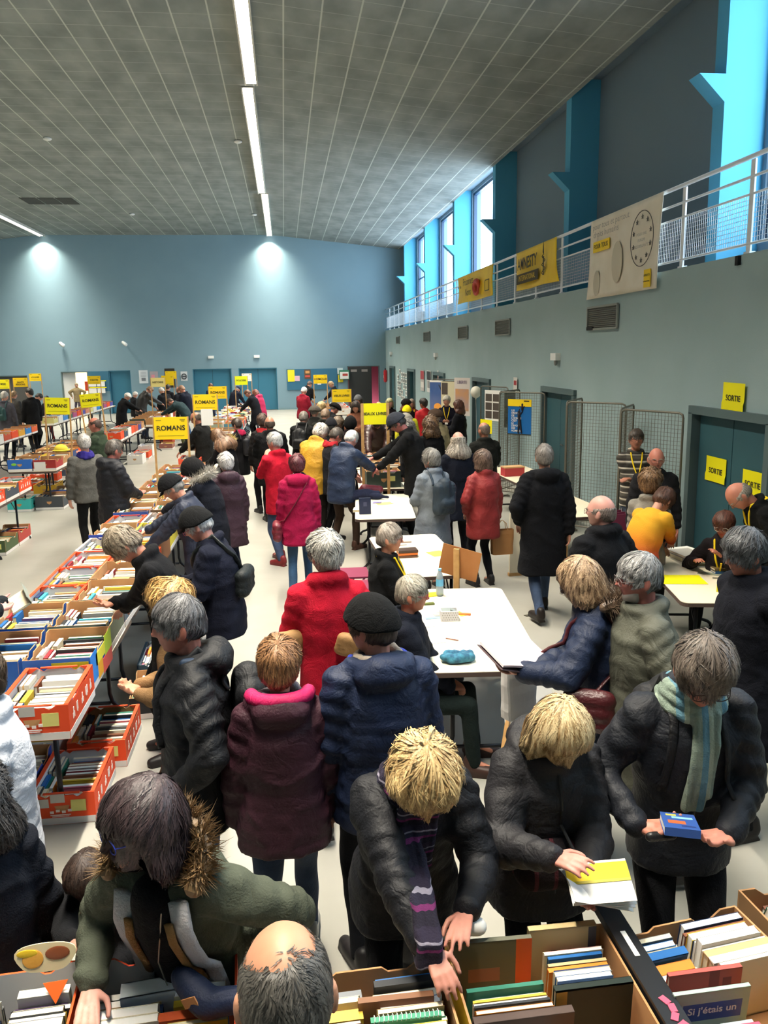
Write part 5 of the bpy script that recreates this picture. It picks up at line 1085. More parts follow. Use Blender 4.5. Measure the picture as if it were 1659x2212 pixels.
CRN = np.array([0, -.42, .9])/np.linalg.norm([0, -.42, .9])
def hair_mesh(style, seed, fem, lod=0):
    D = GD if lod < 2 else HD; Fc = GF if lod < 2 else HF; reach = HS[style][2]
    r, m, ca, cd = hair_fun(style, seed, fem, D); V = D*r[:, None]
    if reach: V[:, 0] *= 1+.12*sst(-D[:, 2], .1, .8)*m
    f = MB().add(V, Fc); hc = [np.stack([ca*2.2, cd*.28, np.zeros_like(ca)], 1)]
    n = {0: 5200, 1: 2200, 2: 500, 3: 0}[lod]
    if style in ('fuzz', 'bald'): n = int(n*.8)
    if n:   # locks lying along the head
        rs = np.random.RandomState(seed+9); D0 = rs.normal(size=(n*2, 3)); D0 /= np.linalg.norm(D0, axis=1)[:, None]
        _, m0, _, _ = hair_fun(style, seed, fem, D0); D0 = D0[m0 > rs.uniform(.02, .7, len(m0))][:n]; n = len(D0)
        wild = {'fluffy': .45, 'curly': 1.0, 'thick': .35, 'fringe': .1, 'bob': .14, 'long': .25, 'longbald': .25}.get(style, .22); step = {'fuzz': .028, 'bald': .08, 'short': .12, 'bun': .14, 'thick': .17, 'fluffy': .2, 'curly': .17}.get(style, .3)
        lift = {'fuzz': .0012, 'bald': .002, 'short': .0045, 'bun': .002, 'thick': .010, 'fluffy': .018, 'curly': .022}.get(style, .005)
        ang = rs.normal(size=n)*wild*.7+.5*np.sin(D0[:, 0]*11+D0[:, 2]*9+seed); lf = rs.uniform(.2, 1.3, n)*lift; jit = rs.uniform(-.06, .06, n); wd = {0: .0021, 1: .0034, 2: .007}[lod]*(.55 if style == 'fuzz' else 1)*(1.3 if style in ('curly', 'fluffy') else 1)
        Dk = D0.copy(); P = []; hk = []
        for k in range(5):
            r, m, ca, cd = hair_fun(style, seed, fem, Dk); r = np.maximum(r, headr(Dk, fem)+.0015)+lf*(k/4)**1.2+.0008
            v = Dk*r[:, None]
            if reach: v[:, 0] *= 1+.12*sst(-Dk[:, 2], .1, .8)*m
            P.append(v); hk.append(np.stack([ca*2.2+jit, cd*.28, np.zeros_like(ca)], 1))
            t = (Dk@CRN)[:, None]*Dk-CRN; t /= np.linalg.norm(t, axis=1)[:, None]+1e-6; u = np.cross(Dk, t); Dk = Dk+step*(t*np.cos(ang)[:, None]+u*np.sin(ang)[:, None]); Dk /= np.linalg.norm(Dk, axis=1)[:, None]
        VV = []; HH = []
        for k in range(5):
            tg = P[min(k+1, 4)]-P[max(k-1, 0)]; w = np.cross(P[k], tg); w /= np.linalg.norm(w, axis=1)[:, None]+1e-9; w = w*wd*(1-.85*(k/4)**2); VV += [P[k]-w, P[k]+w]; HH += [hk[k], hk[k]]
        A = np.stack(VV, 1).reshape(-1, 3); Hh = np.stack(HH, 1).reshape(-1, 3); F = [(10*i+2*k, 10*i+2*k+1, 10*i+2*k+3, 10*i+2*k+2) for i in range(n) for k in range(4)]
        f.add(A, F); hc.append(Hh)
    if style == 'bun': f.ell((0, -.06, .135), (.04, .04, .038))
    return f, np.concatenate(hc)
SHOE = {}
def shoe_mesh():
    if not SHOE:
        a = MB(); a.cap((0, -.01, .05), (0, .13, .035), .045, .042, 12).cap((0, .13, .035), (0, .18, .03), .042, .034, 12).cap((0, -.02, .06), (0, -.01, .11), .043, .042, 12).box((0, .075, .008), (.075, .24, .016)); SHOE['m'] = remesh(a, .009, 4, 'shoe')
    return SHOE['m']
def hand(mb, w, d, n, side, curl=.5, s=1.0, fat=1.0, spread=.09):
    """w wrist, d finger direction, n palm normal (palm faces n), side: +1 right hand"""
    d = d/np.linalg.norm(d); n = n-d*(n@d); n /= np.linalg.norm(n)+1e-9; l = np.cross(d, n)*side   # l points to the thumb side
    K = []
    for i, q in enumerate((1.5, .5, -.5, -1.5)):     # index .. little
        kn = w+d*(.088-.004*abs(i-1))*s+l*q*.0195*s-n*.002; mb.cap(w+l*q*.011*s+d*.012*s, kn, .0135*s*fat, .0115*s*fat, 8); K.append(kn)
    mb.cap(w, w+d*.05*s, .017*s*fat, .019*s*fat, 8)
    for i, (kn, L) in enumerate(zip(K, (.072, .08, .074, .058))):
        a = 0; p = kn; dd = d+l*(1.5-i)*spread
        for j, fr in enumerate((.45, .3, .25)):
            a += curl*(.55 if j == 0 else .75)*(1+.12*i*.5); v = dd/np.linalg.norm(dd)*math.cos(a)+n*math.sin(a); q = p+v*L*fr*s
            mb.cap(p, q, (.0098-.001*j)*fat*s, (.0092-.001*j)*fat*s, 8); p = q
    b = w+d*.018*s+l*.022*s; t1 = b+(d*.5+l*.75+n*.25)*.042*s; t2 = t1+(d*.85+l*.25+n*(.2+.4*curl))*.033*s; t3 = t2+(d*.9-l*.1*curl+n*(.2+.5*curl))*.024*s
    mb.cap(b, t1, .0145*s*fat, .0118*s*fat, 8); mb.cap(t1, t2, .0112*s*fat, .01*s*fat, 8); mb.cap(t2, t3, .0098*s*fat, .0085*s*fat, 8)
def a_is(a): return isinstance(a, str) and a in ('hold', 'holdlow', 'face', 'lap')
def ik(a, b, l1, l2, pole):
    v = b-a; L = np.linalg.norm(v)
    if L > (l1+l2)*.995: b = a+v/L*(l1+l2)*.995; v = b-a; L = np.linalg.norm(v)
    if L < abs(l1-l2)+.03: L = abs(l1-l2)+.03; v = v/np.linalg.norm(v)*L; b = a+v
    u = v/L; k = (l1*l1-l2*l2+L*L)/(2*L); h = math.sqrt(max(l1*l1-k*k, 0)); p = pole-u*(pole@u); p /= np.linalg.norm(p)+1e-9
    return a+u*k+p*h, b
PRE = {'down': (.07, .05, -.55), 'downb': (.06, -.1, -.54), 'hold': (-.10, .27, -.27), 'holdlow': (-.09, .30, -.36), 'reach': (-.03, .48, -.3), 'table': (-.04, .40, -.42), 'pocket': (.04, .1, -.44), 'behind': (-.10, -.16, -.42), 'face': (-.14, .2, .02), 'hip': (.13, .0, -.36), 'cross': (-.27, .23, -.24), 'side': (.22, .2, -.35), 'lap': (-.08, .3, -.42)}
PEOPLE = {}
def person(key, px, h, *a, Y=None, root=None, pose='stand', **k):
    if Y is not None and root is None and pose != 'sit':
        for _ in range(3):
            zt = zhead(h, k.get('lean', 0), k.get('nod', 0), k.get('hat'), k.get('hair', ('short', '')) if 'hair' in k else ('short', '')); h = min(max(h*(1+(at_y(px[0], px[1], Y)[2]/zt-1)*.95), 1.5 if key != 'child' else 1.0), 1.96)
    return person_(key, px, h, *a, Y=Y, root=root, pose=pose, **k)
def zhead(h, lean, nod, hat, hair):
    s = h/1.75; ln = math.radians(lean); hp = ln+math.radians(nod); z = (.93+math.cos(ln*.35)*.15+.2*math.cos(ln*.75)+.19*math.cos(ln)+.075*math.cos(ln+math.radians(nod)*.4)+math.cos(hp)*.098-.022*math.sin(hp))*s
    return z+HSC*(.115+(.02 if hat else (HS[hair[0]][1]+.005 if hair else 0)))*s*math.cos(min(abs(hp), .9))+.02*math.sin(min(abs(hp), 1))
def person_(key, px, h, fa, label, hair=('short', '#6a6460'), jac=('wool', '#22242a', .015, .08, 1.0), legs='#23252c', lean=0, nod=0, turn=0, pose='stand', arms=('down', 'down'), fem=0, skn='#c98f76', shoe='#1d1b1c', glasses=None, hat=None, scarf=None, hood=None, fur=None, collar=1, lany=0, Y=None, wfat=1.0, denim=0, curl=(.5, .5), palm=(None, None), extra=None, root=None, hdir=(None, None), skirt=0, cat='person', group=None, puff=0, vis='full', beard=None, legz=0, yaw_sh=0):
    s = h/1.75; fa = math.radians(fa); ln = math.radians(lean); nd = math.radians(nod); tn = math.radians(turn)
    def dr(a): return np.array([0, math.sin(a), math.cos(a)])
    sit = pose == 'sit'
    hip = np.array([0, -.12*math.sin(ln)*s*(0 if sit else 1), (.52 if sit else .93*s)])
    waist = hip+dr(ln*.35)*.15*s; chest = waist+dr(ln*.75)*.2*s; neckb = chest+dr(ln)*.19*s
    if sit: pass
    hp = ln+nd; HR = rotz(tn)@rotx(-hp) if False else rotx(-0)@np.eye(3)
    HR = rotz(tn)@rotx(-hp)                      # head: pitch forward, then turned
    nk = neckb+dr(ln+nd*.4)*.075*s
    hc = nk+HR@np.array([0, .022, .102])*s; top = hc+HR@np.array([0, -.01, .12])*s
    # placement: head top seen at px
    RZ = rotz(fa); hatz = .02 if hat else (HS[hair[0]][1]+.005 if hair else 0)
    zt = hc[2]+(.115+hatz)*HSC*s*math.cos(min(abs(hp), .9))+.02*math.sin(min(abs(hp), 1))
    if root is None:
        p = at_z(px[0], px[1], zt) if Y is None else at_y(px[0], px[1], Y)
        tl = RZ@np.array([hc[0], hc[1]-.01, 0]); root = np.array([p[0]-tl[0], p[1]-tl[1], 0]); dz = p[2]-zt
    dist = math.hypot(root[0], root[1]); lod = 0 if dist < 4 else (1 if dist < 9.5 else (2 if dist < 17 else 3))
    vox = (.005, .0075, .012, .017)[lod]; cvox = (.011, .014, .019, .026)[lod]
    kind, jcol, bulk, clen, wid = jac; wid *= wfat; bulk *= .72; wid = .94+(wid-1)*.75; puff = puff*.7 if puff else 0
    # ---- limbs
    shc = neckb-dr(ln)*.045*s; sw = (.178-.018*fem)*s*(.6+.4*wid); SH = [shc+np.array([q*sw, 0, 0]) for q in (-1, 1)]
    WR = []; EL = []; HDR = []
    inv = RZ.T
    for i, q in enumerate((-1, 1)):
        a = arms[i]
        if isinstance(a, str): o = PRE[a]; T = SH[i]+np.array([q*o[0], o[1], o[2]])*s
        else: T = inv@(np.array(a, float)-np.array([root[0], root[1], 0]))     # world target for the wrist
        pole = np.array([q*.55, -.45, -.6]) if not (a == 'hip') else np.array([q, -.2, .1])
        e, w = ik(SH[i], T, .285*s, .255*s, pole); EL.append(e); WR.append(w)
        fdir = (w-e)/np.linalg.norm(w-e); HDR.append(fdir)
    LP = []
    for q in (-1, 1):
        hj = hip+np.array([q*.085*s*(.7+.3*wid), 0, -.02])
        if sit: kn = np.array([q*.13, hip[1]+.42*s, .5]); an = np.array([q*.13, hip[1]+.46*s, .09]); kn[1] -= .0
        else:
            st = {'stand': 0, 'walk': .26, 'step': .14, 'wide': .05}[pose]; an = np.array([q*(.11 if pose != 'wide' else .2)*s, q*st, .09 if not (pose == 'walk' and q < 0) else .13]); kn, an = ik(hj, an, .43*s, .44*s, np.array([0, 1, 0]))
        LP.append((hj, kn, an))
    # ---- one continuous body
    b = MB(); HM = HR*s*HSC
    hv = HD*headr(HD, fem)[:, None]; b.add(hv@HM.T+hc, HF)
    for q in (-1, 1): b.ell(hc+HM@np.array([q*.076, -.006, -.008]), np.array([.009, .021, .034])*s*HSC, rot=HR@rotz(q*.35)@rotx(.15), nu=12, nv=8)
    b.cap(neckb-dr(ln)*.05*s, hc+HR@np.array([0, -.022, -.04])*s, (.056-.008*fem)*s, (.054-.008*fem)*s)
    b.cap(hip, waist, .07*s, .07*s); b.cap(waist, chest, .07*s, .08*s); b.cap(chest, neckb-dr(ln)*.04, .08*s, .05*s); b.cap(SH[0], SH[1], .036*s, .036*s)
    for i, q in enumerate((-1, 1)):
        fat = (1, 1.08, 1.2, 1.35)[lod]
        b.cap(SH[i], EL[i], .036*s, .03*s, 8); b.cap(EL[i], WR[i], .032*s, .0235*s, 10)
        n = palm[i]
        if n is None: n = {'down': (-q, .2, 0), 'downb': (-q, .2, 0), 'hold': (-.25*q, 0, 1), 'holdlow': (-.2*q, 0, 1)}.get(arms[i] if isinstance(arms[i], str) else '', (-q*.25, .1, -1))
        else: n = inv@np.array(n, float)
        d = HDR[i].copy(); 
        if isinstance(arms[i], str) and arms[i] in ('down', 'downb'): d = np.array([q*-.05, .08, -1])
        elif a_is(arms[i]): d = d+np.array([-q*.7, .25, .25])
        if hdir[i] is not None: d = inv@np.array(hdir[i], float)
        hand(b, WR[i]+d/np.linalg.norm(d)*.01, d, np.array(n, float), q, curl[i], s*(.92 if fem else 1.0), fat)
        hj, kn, an = LP[i]; b.cap(hj, kn, .05*s, .04*s, 8); b.cap(kn, an, .04*s, .03*s, 8); b.cap(an, an+np.array([0, .12, -.045]), .03*s, .022*s, 8)
    me = remesh(b, vox, (2, 2, 1, 1)[lod], 'person')
    v = verts(me)
    if lod == 0:
        hl = (v-hc)@np.linalg.inv(HM).T; msk = (np.linalg.norm(hl, axis=1) < .2)
        v = v+norms(me)*(fold(v, .0007, 5, 90)*msk)[:, None]; setv(me, v)
    me.materials.append(skin(skn)); me.materials.append(mat('lips_'+skn, shade(skn, .62) if not fem else (min(1, C(skn)[0]*.85), C(skn)[1]*.42, C(skn)[2]*.45), .45))
    if lod < 3:
        fc = np.empty(len(me.polygons)*3); me.polygons.foreach_get('center', fc); fc = fc.reshape(-1, 3); hl = (fc-hc)@np.linalg.inv(HM).T; nr_ = np.linalg.norm(hl, axis=1); d_ = hl/nr_[:, None]
        az = np.abs(np.arctan2(d_[:, 0], d_[:, 1])); el = np.arcsin(np.clip(d_[:, 2], -1, 1)); idx = ((nr_ < .13) & (az < .24-.25*np.abs(el+.49)) & (el > -.6) & (el < -.385)).astype(int); me.polygons.foreach_set('material_index', idx)
    ro = put('person', me, loc=(root[0], root[1], 0), rz=fa, label=label, cat=cat, group=group)
    def wl(p): return RZ@np.asarray(p)+np.array([root[0], root[1], 0])
    info = dict(obj=ro, root=root, RZ=RZ, WR=[wl(w) for w in WR], hc=wl(hc), chest=wl(chest), wl=wl, s=s, HD=[RZ@q for q in HDR])
    # ---- jacket
    fr = lambda a: (np.array([1., 0, 0]), np.array([0, math.cos(a), -math.sin(a)]))
    A = np.array([.165, .17, .155, .17, .165, .12, .07])*s*wid; B_ = np.array([.125, .125, .115, .13, .125, .085, .062])*s*(.5+.5*wid)*(1.08 if fem else 1)
    if fem: A *= np.array([1.08, 1.08, .92, .95, .9, .92, .9])
    A = A+bulk; B_ = B_+bulk*1.1
    hemz = hip-dr(0)*clen*s
    rings = []
    if sit: hemz = hip-np.array([0, 0, .02])
    def ring(c, a, i, kx=1.0): rt, f_ = fr(a); rings.append((c, rt, f_, A[i]*kx, B_[i]*kx))
    if clen > .3: ring(hemz, 0, 0, 1.16); ring(hemz+(hip-hemz)*.5, 0, 0, 1.08)
    else: ring(hemz, 0, 0, 1.03)
    ring(hip, ln*.1, 1); ring(waist, ln*.45, 2); ring((waist+chest)/2, ln*.6, 3, .98); ring(chest, ln*.85, 4); ring(chest*.45+shc*.55, ln, 4, .97); ring(shc+dr(ln)*.012, ln, 5); ring(neckb+dr(ln)*.02*s, ln, 6)
    j = MB(); j.loft(rings, seg=24)
    for i, q in enumerate((-1, 1)):
        j.cap(SH[i]+np.array([-q*.015, 0, -.012]), EL[i], (.066*s*(.6+.4*wid)+bulk*.75), (.05*s+bulk*.75), 14); cuf = EL[i]+(WR[i]-EL[i])*.95
        j.cap(EL[i], cuf, (.05*s+bulk*.75), (.037*s+bulk*.5), 14)
    if collar:
        for k in range(10):
            t0, t1 = 2*math.pi*k/10, 2*math.pi*(k+1)/10; c0 = neckb+dr(ln+nd*.3)*.035*s; R2 = .068*s+bulk*.5
            pt = lambda t: c0+np.array([math.cos(t), 0, 0])*R2+fr(ln)[1]*math.sin(t)*R2*.95+dr(ln)*(-.02*math.sin(t))
            j.cap(pt(t0), pt(t1), .02+bulk*.35+.006*collar, .02+bulk*.35+.006*collar, 8)
    if hood:
        back = -fr(ln)[1]; hcn = neckb+back*.105*s+dr(ln)*.015
        j.ell(hcn, (.135*s, .075*s, .085*s), nu=16, nv=10)
        for k in range(9):
            t0, t1 = math.pi*(k/9)*1.1-.15, math.pi*((k+1)/9)*1.1-.15; pt = lambda t: neckb+np.array([math.cos(t)*.125, 0, 0])*s+back*math.sin(t)*.12*s+dr(ln)*(.03+.02*math.sin(t))*s; j.cap(pt(t0), pt(t1), .034, .034, 8)
    jm = remesh(j, cvox, (7, 5, 3, 2)[lod], 'jacket'); v = verts(jm); n = norms(jm)
    segs = [(hip, chest), (chest, neckb)]+[(SH[i], EL[i]) for i in (0, 1)]+[(EL[i], WR[i]) for i in (0, 1)]
    D2 = []; Tq = []
    for a, c in segs:
        L = np.linalg.norm(c-a); t = (v-a)@(c-a)/L; tc = np.clip(t, 0, L); D2.append(np.linalg.norm(v-a-np.outer(tc/L, c-a), axis=1)); Tq.append(t)
    D2 = np.array(D2); D2[:2] -= .08; w_ = D2.argmin(0); tq = np.array(Tq)[w_, np.arange(len(v))]
    isarm = w_ >= 2
    disp = fold(v, .006 if kind != 'wool' else .0045, int(abs(hc[0]*997+h*1000+px[0])) % 997, 16)
    rd = fold(v*np.array([1, 1, 1.5]), 1, 77+int(px[0]) % 50, 13); disp += .007*(np.exp(-(rd*3)**2)-.35)
    disp += np.where(isarm, .0035*np.sin(tq*75+4*np.sin(v[:, 0]*9+v[:, 1]*14)), 0)*(1 if lod < 3 else .5)
    if puff: disp += puff*(np.abs(np.sin(math.pi*tq/.075+.25*np.sin(v[:, 0]*12)))**.4-.72)
    setv(jm, v+n*disp[:, None]); jm.materials.append(kind if not isinstance(kind, str) else fabric(jcol, kind))
    jn = 'sweater' if bulk < .008 else ('coat' if clen > .3 else 'jacket'); jm.name = jn
    jo = put(jn, jm, ro)
    # ---- trousers, shoes
    tm = fabric(legs, 'denim' if denim else 'wool'); t = MB()
    t.loft([(hip+np.array([0, 0, -.09*s]), *fr(0), .155*s*wid, .115*s), (hip, *fr(0), .16*s*wid, .118*s), (hip+(waist-hip)*.7, *fr(ln*.3), .14*s*wid, .105*s)], seg=16)
    for (hj, kn, an) in LP: t.cap(hj+np.array([0, 0, -.03]), kn, .088*s*(.5+.5*wid), .062*s, 12); t.cap(kn, an+np.array([0, 0, .0]), .062*s, .05*s, 12)
    if skirt: t.loft([(hip*np.array([1, 1, 0])+np.array([0, 0, skirt]), *fr(0), .26*s, .2*s), (hip, *fr(0), .17*s*wid, .125*s)], seg=20)
    if vis != 'top':
        tmh = remesh(t, cvox, (5, 4, 2, 2)[lod], 'trousers'); v = verts(tmh); setv(tmh, v+norms(tmh)*fold(v, .006, px[0] % 97, 20)[:, None]); tmh.materials.append(tm); put('trousers', tmh, ro)
        for (q, (hj, kn, an)) in zip((-1, 1), LP):
            sm = shoe_mesh(); so = put('shoe', sm, ro, loc=(an[0], an[1]-.02, max(0, an[2]-.09)), rz=-q*.15); so.scale = (s*1.02, s*1.05, s); so.color = C(shoe)
            if not sm.materials: sm.materials.append(objcolor_mat('shoe_leather', .45))
    # ---- hair
    mh = Matrix(np.vstack([np.column_stack([HM, hc]), [0, 0, 0, 1]]).tolist())
    if hair and hat != 'full':
        f, hcv = hair_mesh(hair[0], int(px[0]+px[1]) % 50, fem, lod); n0 = len(hcv)
        V = np.concatenate(f.v); 
        if hat: V[:n0][:, 2] = np.minimum(V[:n0][:, 2], .055)
        hm = bpy.data.meshes.new('hair'); hm.from_pydata((V@HM.T+hc).tolist(), [], f.f); hm.polygons.foreach_set('use_smooth', [True]*len(f.f)); hm.materials.append(hairmat(*hair[1:]))
        at = hm.attributes.new('hc', 'FLOAT_VECTOR', 'POINT'); hv_ = np.zeros((len(V), 3)); hv_[:n0] = hcv; hv_[n0:] = V[n0:]*8; at.data.foreach_set('vector', hv_.ravel()); hm.update(); put('hair', hm, ro)
    if beard:
        x, y, z = HD.T; az = np.abs(np.arctan2(x, y)); el = np.arcsin(np.clip(z, -1, 1)); m = sst(-el, .56, .7)*(1-sst(az, .9, 1.4))+.8*gs(el, -.33, .05)*(1-sst(az, .2, .35))
        bm_ = MB().add((HD*(headr(HD, fem)-.006+.012*m)[:, None])@HM.T+hc, HF); obj('beard', bm_, hairmat(beard), ro, smooth=True)
    def hobj(name, mb, m, smooth=True):
        me2 = mb.mesh(name, [m], smooth); v2 = verts(me2); setv(me2, v2@HM.T+hc); return put(name, me2, ro)
    # ---- eyes, brows, glasses
    if lod < 3:
        for q in (-1, 1):
            d = np.array([[math.sin(q*.36)*math.cos(.09), math.cos(.36)*math.cos(.09), math.sin(.09)]]); c = d[0]*(headr(d, fem)[0]-.0075)
            if lod < 2:
                e = MB().ell(c, (.0115, .0115, .0115), nu=12, nv=8, m=0); e2 = MB().ell(c+np.array([q*.001, .0065, -.001]), (.0055, .0055, .0055), nu=10, nv=6)
                me2 = e.mesh('eye', [mat('eye_white', '#d8d4cf', .3)], True); setv(me2, verts(me2)@HM.T+hc); eo = put('eye', me2, ro)
                me3 = e2.mesh('iris', [mat('eye_iris', '#3a2c24', .2)], True); setv(me3, verts(me3)@HM.T+hc); put('iris', me3, eo)
        br = MB()
        for q in (-1, 1):
            P = []
            for a_ in (.16, .3, .45, .58): d = np.array([[math.sin(q*a_)*math.cos(.27-abs(a_-.35)*.15), math.cos(a_)*math.cos(.27), math.sin(.27-abs(a_-.35)*.25)]]); P.append(d[0]*(headr(d, fem)[0]+.0005))
            br.tube(P, [.0025, .004, .0035, .0015], 6)
        hobj('eyebrows', br, hairmat(hair[1] if hair else '#5a4a40'))
    if glasses:
        g = MB()
        for q in (-1, 1):
            g.tube([(q*.034+.024*math.cos(a_), .103-.004*abs(math.cos(a_)), .006+.018*math.sin(a_)) for a_ in np.linspace(0, 2*math.pi, 15)], .0017, 5, caps=False)
            g.tube([(q*.057, .1, .012), (q*.074, .05, .012), (q*.08, -.005, .012)], .0017, 5)
        g.tube([(-.011, .104, .01), (0, .107, .014), (.011, .104, .01)], .0017, 5)
        hobj('glasses', g, mat('glasses_'+glasses, glasses, .3))
    if hat:
        x, y, z = GD.T; hk, hcol = hat[:2]
        lim = np.interp(np.degrees(np.abs(np.arctan2(x, y))), [0, 60, 100, 180], [.42, .28, .05, -.05] if hk != 'hoodup' else [.35, -.2, -.9, -1.2])
        th_ = {'cap': .018, 'beanie': .016, 'beret': .02, 'hoodup': .04}[hk]; m = sst(z, lim-.02, lim+.05)
        V = GD*(headr(GD, fem)*1.0+th_*m-.015*(1-m)+(.012*m if hair else 0))[:, None]
        if hk == 'beret': V[:, 0] *= 1+.28*m; V[:, 1] *= 1+.2*m; V[:, 2] = np.where(m > .5, V[:, 2]*.9+.012, V[:, 2])
        f = MB().add(V, GF)
        if hk == 'cap':
            P = []
            for k in range(9): a_ = math.radians(-48+12*k); P.append((math.sin(a_)*.078, math.cos(a_)*.095, .05-.006*abs(k-4)*.5)); 
            Q = [(x_*1.0, y_+.055*(1-((k-4)/5)**2), z_-.018) for k, (x_, y_, z_) in enumerate(P)]
            n = 9; f.add(P+Q+[(a_, b_, c_-.004) for a_, b_, c_ in P+Q], [(k, k+1, n+k+1, n+k) for k in range(8)]+[(2*n+k, 3*n+k, 3*n+k+1, 2*n+k+1) for k in range(8)]+[(n+k, n+k+1, 3*n+k+1, 3*n+k) for k in range(8)])
        hobj({'cap': 'cap', 'beanie': 'beanie', 'beret': 'beret', 'hoodup': 'hood'}[hk], f, fabric(hcol, 'wool'))
    # ---- scarf, fur, lanyard
    bv = BVHTree.FromPolygons([tuple(q) for q in verts(jm)], [tuple(p.vertices) for p in jm.polygons])
    info['bv'] = bv
    if scarf:
        k2 = MB(); rs = np.random.RandomState(int(px[0]))
        for lv in range(3):
            for k in range(10):
                t0, t1 = 2*math.pi*k/10, 2*math.pi*(k+1)/10; R2 = (.078+.012*lv)*s+bulk*.5
                pt = lambda t: neckb+dr(ln)*(.055-.03*lv+.012*math.sin(t*2+lv))*s+np.array([math.cos(t)*R2, 0, 0])+fr(ln)[1]*math.sin(t)*R2
                k2.cap(pt(t0), pt(t1), .022, .022, 8)
        if len(scarf) > 2:
            for (x_, L) in scarf[2]:
                P = []
                for t_ in np.linspace(0, 1, 7):
                    zz = neckb[2]-.02-L*t_; hit = bv.ray_cast(Vector((x_+.02*t_, 2, zz)), Vector((0, -1, 0)), 4)[0]; P.append(np.array(hit)+np.array([0, .012, 0]) if hit else (P[-1]+np.array([0, 0, -L/6]) if P else neckb+np.array([x_, .12, 0])))
                for a_, c_ in zip(P[:-1], P[1:]): 
                    for o_ in (-.022, .0, .022): k2.cap(a_+np.array([o_, 0, 0]), c_+np.array([o_, 0, 0]), .018, .019, 8)
        sm_ = remesh(k2, (.006, .009, .014, .02)[lod], 2, 'scarf'); v = verts(sm_); setv(sm_, v+norms(sm_)*fold(v*np.array([1, 1, .35]), .005, 11, 60)[:, None]); sm_.materials.append(scarf[1] if not isinstance(scarf[1], str) else fabric(scarf[1], 'wool')); put('scarf', sm_, ro)
    if fur:
        back = -fr(ln)[1]; F_ = MB(); rs = np.random.RandomState(4); n = (2600, 1400, 500, 200)[lod]; L0 = (.034, .05, .05, .05)[lod]
        cpt = lambda t: neckb+np.array([math.cos(t)*.15, 0, 0])*s+back*(math.sin(t)*.15)*s+dr(ln)*(.05+.04*math.sin(t))*s
        tr = fur[1] if len(fur) > 1 else (-.3, math.pi+.3)
        for k in range(10): F_.cap(cpt(tr[0]+(tr[1]-tr[0])*k/10), cpt(tr[0]+(tr[1]-tr[0])*(k+1)/10), (.024, .036, .036, .036)[lod], .03, 8)
        V = []; Fc = []
        for q in range(n):
            t = rs.uniform(*tr); c = cpt(t); tg = cpt(t+.02)-cpt(t-.02); tg /= np.linalg.norm(tg); r_ = rs.normal(size=3); r_ -= tg*(r_@tg); r_ /= np.linalg.norm(r_); o_ = c+r_*.018; tip = o_+(r_+tg*rs.uniform(-.6, .6)+rs.normal(size=3)*.25)*L0*rs.uniform(.7, 1.5); sd = np.cross(r_, tg)*.0035; w3 = tg*.0035
            V += [o_+sd, o_-sd, o_+w3, tip]; m_ = q*4; Fc += [(m_, m_+1, m_+3), (m_+1, m_+2, m_+3), (m_+2, m_, m_+3)]
        F_.add(V, Fc); obj('fur_trim', F_, hairmat(fur[0]), ro)
    if lany:
        g = MB(); P = []
        pts = [(-.07, neckb[2]+.02), (-.06, neckb[2]-.06), (-.04, neckb[2]-.15), (0, neckb[2]-.28), (.04, neckb[2]-.15), (.06, neckb[2]-.06), (.07, neckb[2]+.02)]
        for (x_, zz) in pts:
            hit = bv.ray_cast(Vector((x_, 2, zz)), Vector((0, -1, 0)), 4)[0]; P.append(np.array(hit)+np.array([0, .006, 0]) if hit else np.array([x_, neckb[1]+.05, zz]))
        back = -fr(ln)[1]; P = [neckb+np.array([-.06, 0, .04])+back*.075]+P+[neckb+np.array([.06, 0, .04])+back*.075]; P.append(P[0])
        g.tube(P, .009, 6); lo = obj('lanyard', g, m_yel2, ro); obj('badge', MB().box(P[4]+np.array([0, .012, -.05]), (.07, .008, .09)), m_paper, lo)
    info['jo'] = jo; info['neckb'] = neckb; info['hip'] = hip; info['fr'] = fr(ln); info['ln'] = ln; info['chestl'] = chest; info['hcl'] = hc; info['sw'] = sw
    PEOPLE[key] = info
    if extra: extra(info)
    return info
def strap_pts(inf, side, z0, z1, x1, n=9, off=.008, back=True, z2=None):
    """a strap over the shoulder on `side`, down the back (and front) to the other hip, hugging the jacket"""
    bv = inf['bv']; P = []; nb = inf['neckb']; x0 = side*.09
    def cast(x, z, s): 
        h = bv.ray_cast(Vector((x, 2*s, z)), Vector((0, -s, 0)), 4)[0]; return np.array(h)+np.array([0, off*s, 0]) if h else None
    for t in np.linspace(0, 1, n):
        p = cast(x0+(x1-x0)*t, z0+(z1-z0)*t, -1); 
        if p is not None: P.append(p)
    P = P[::-1]; h = bv.ray_cast(Vector((x0, nb[1]-.03, 3)), Vector((0, 0, -1)), 4)[0]
    if h: P.append(np.array(h)+np.array([0, 0, off]))
    if back:
        for t in np.linspace(0, 1, n):
            p = cast(x0+(x1-x0)*t, z0-.02+((z2 or z1)-z0)*t, 1)
            if p is not None: P.append(p)
    return P
def worn(name, inf, mb, m, label, cat, vox=.01, amp=.006, parts=()):
    me = remesh(mb, vox, 4, name); v = verts(me); setv(me, v+norms(me)*fold(v, amp, 31, 24)[:, None]); me.materials.append(m)
    o = put(name, me, loc=(inf['root'][0], inf['root'][1], 0), rz=inf['obj'].rotation_euler[2], label=label, cat=cat)
    for nm_, pmb, pm in parts: obj(nm_, pmb, pm, o, smooth=True)
    return o
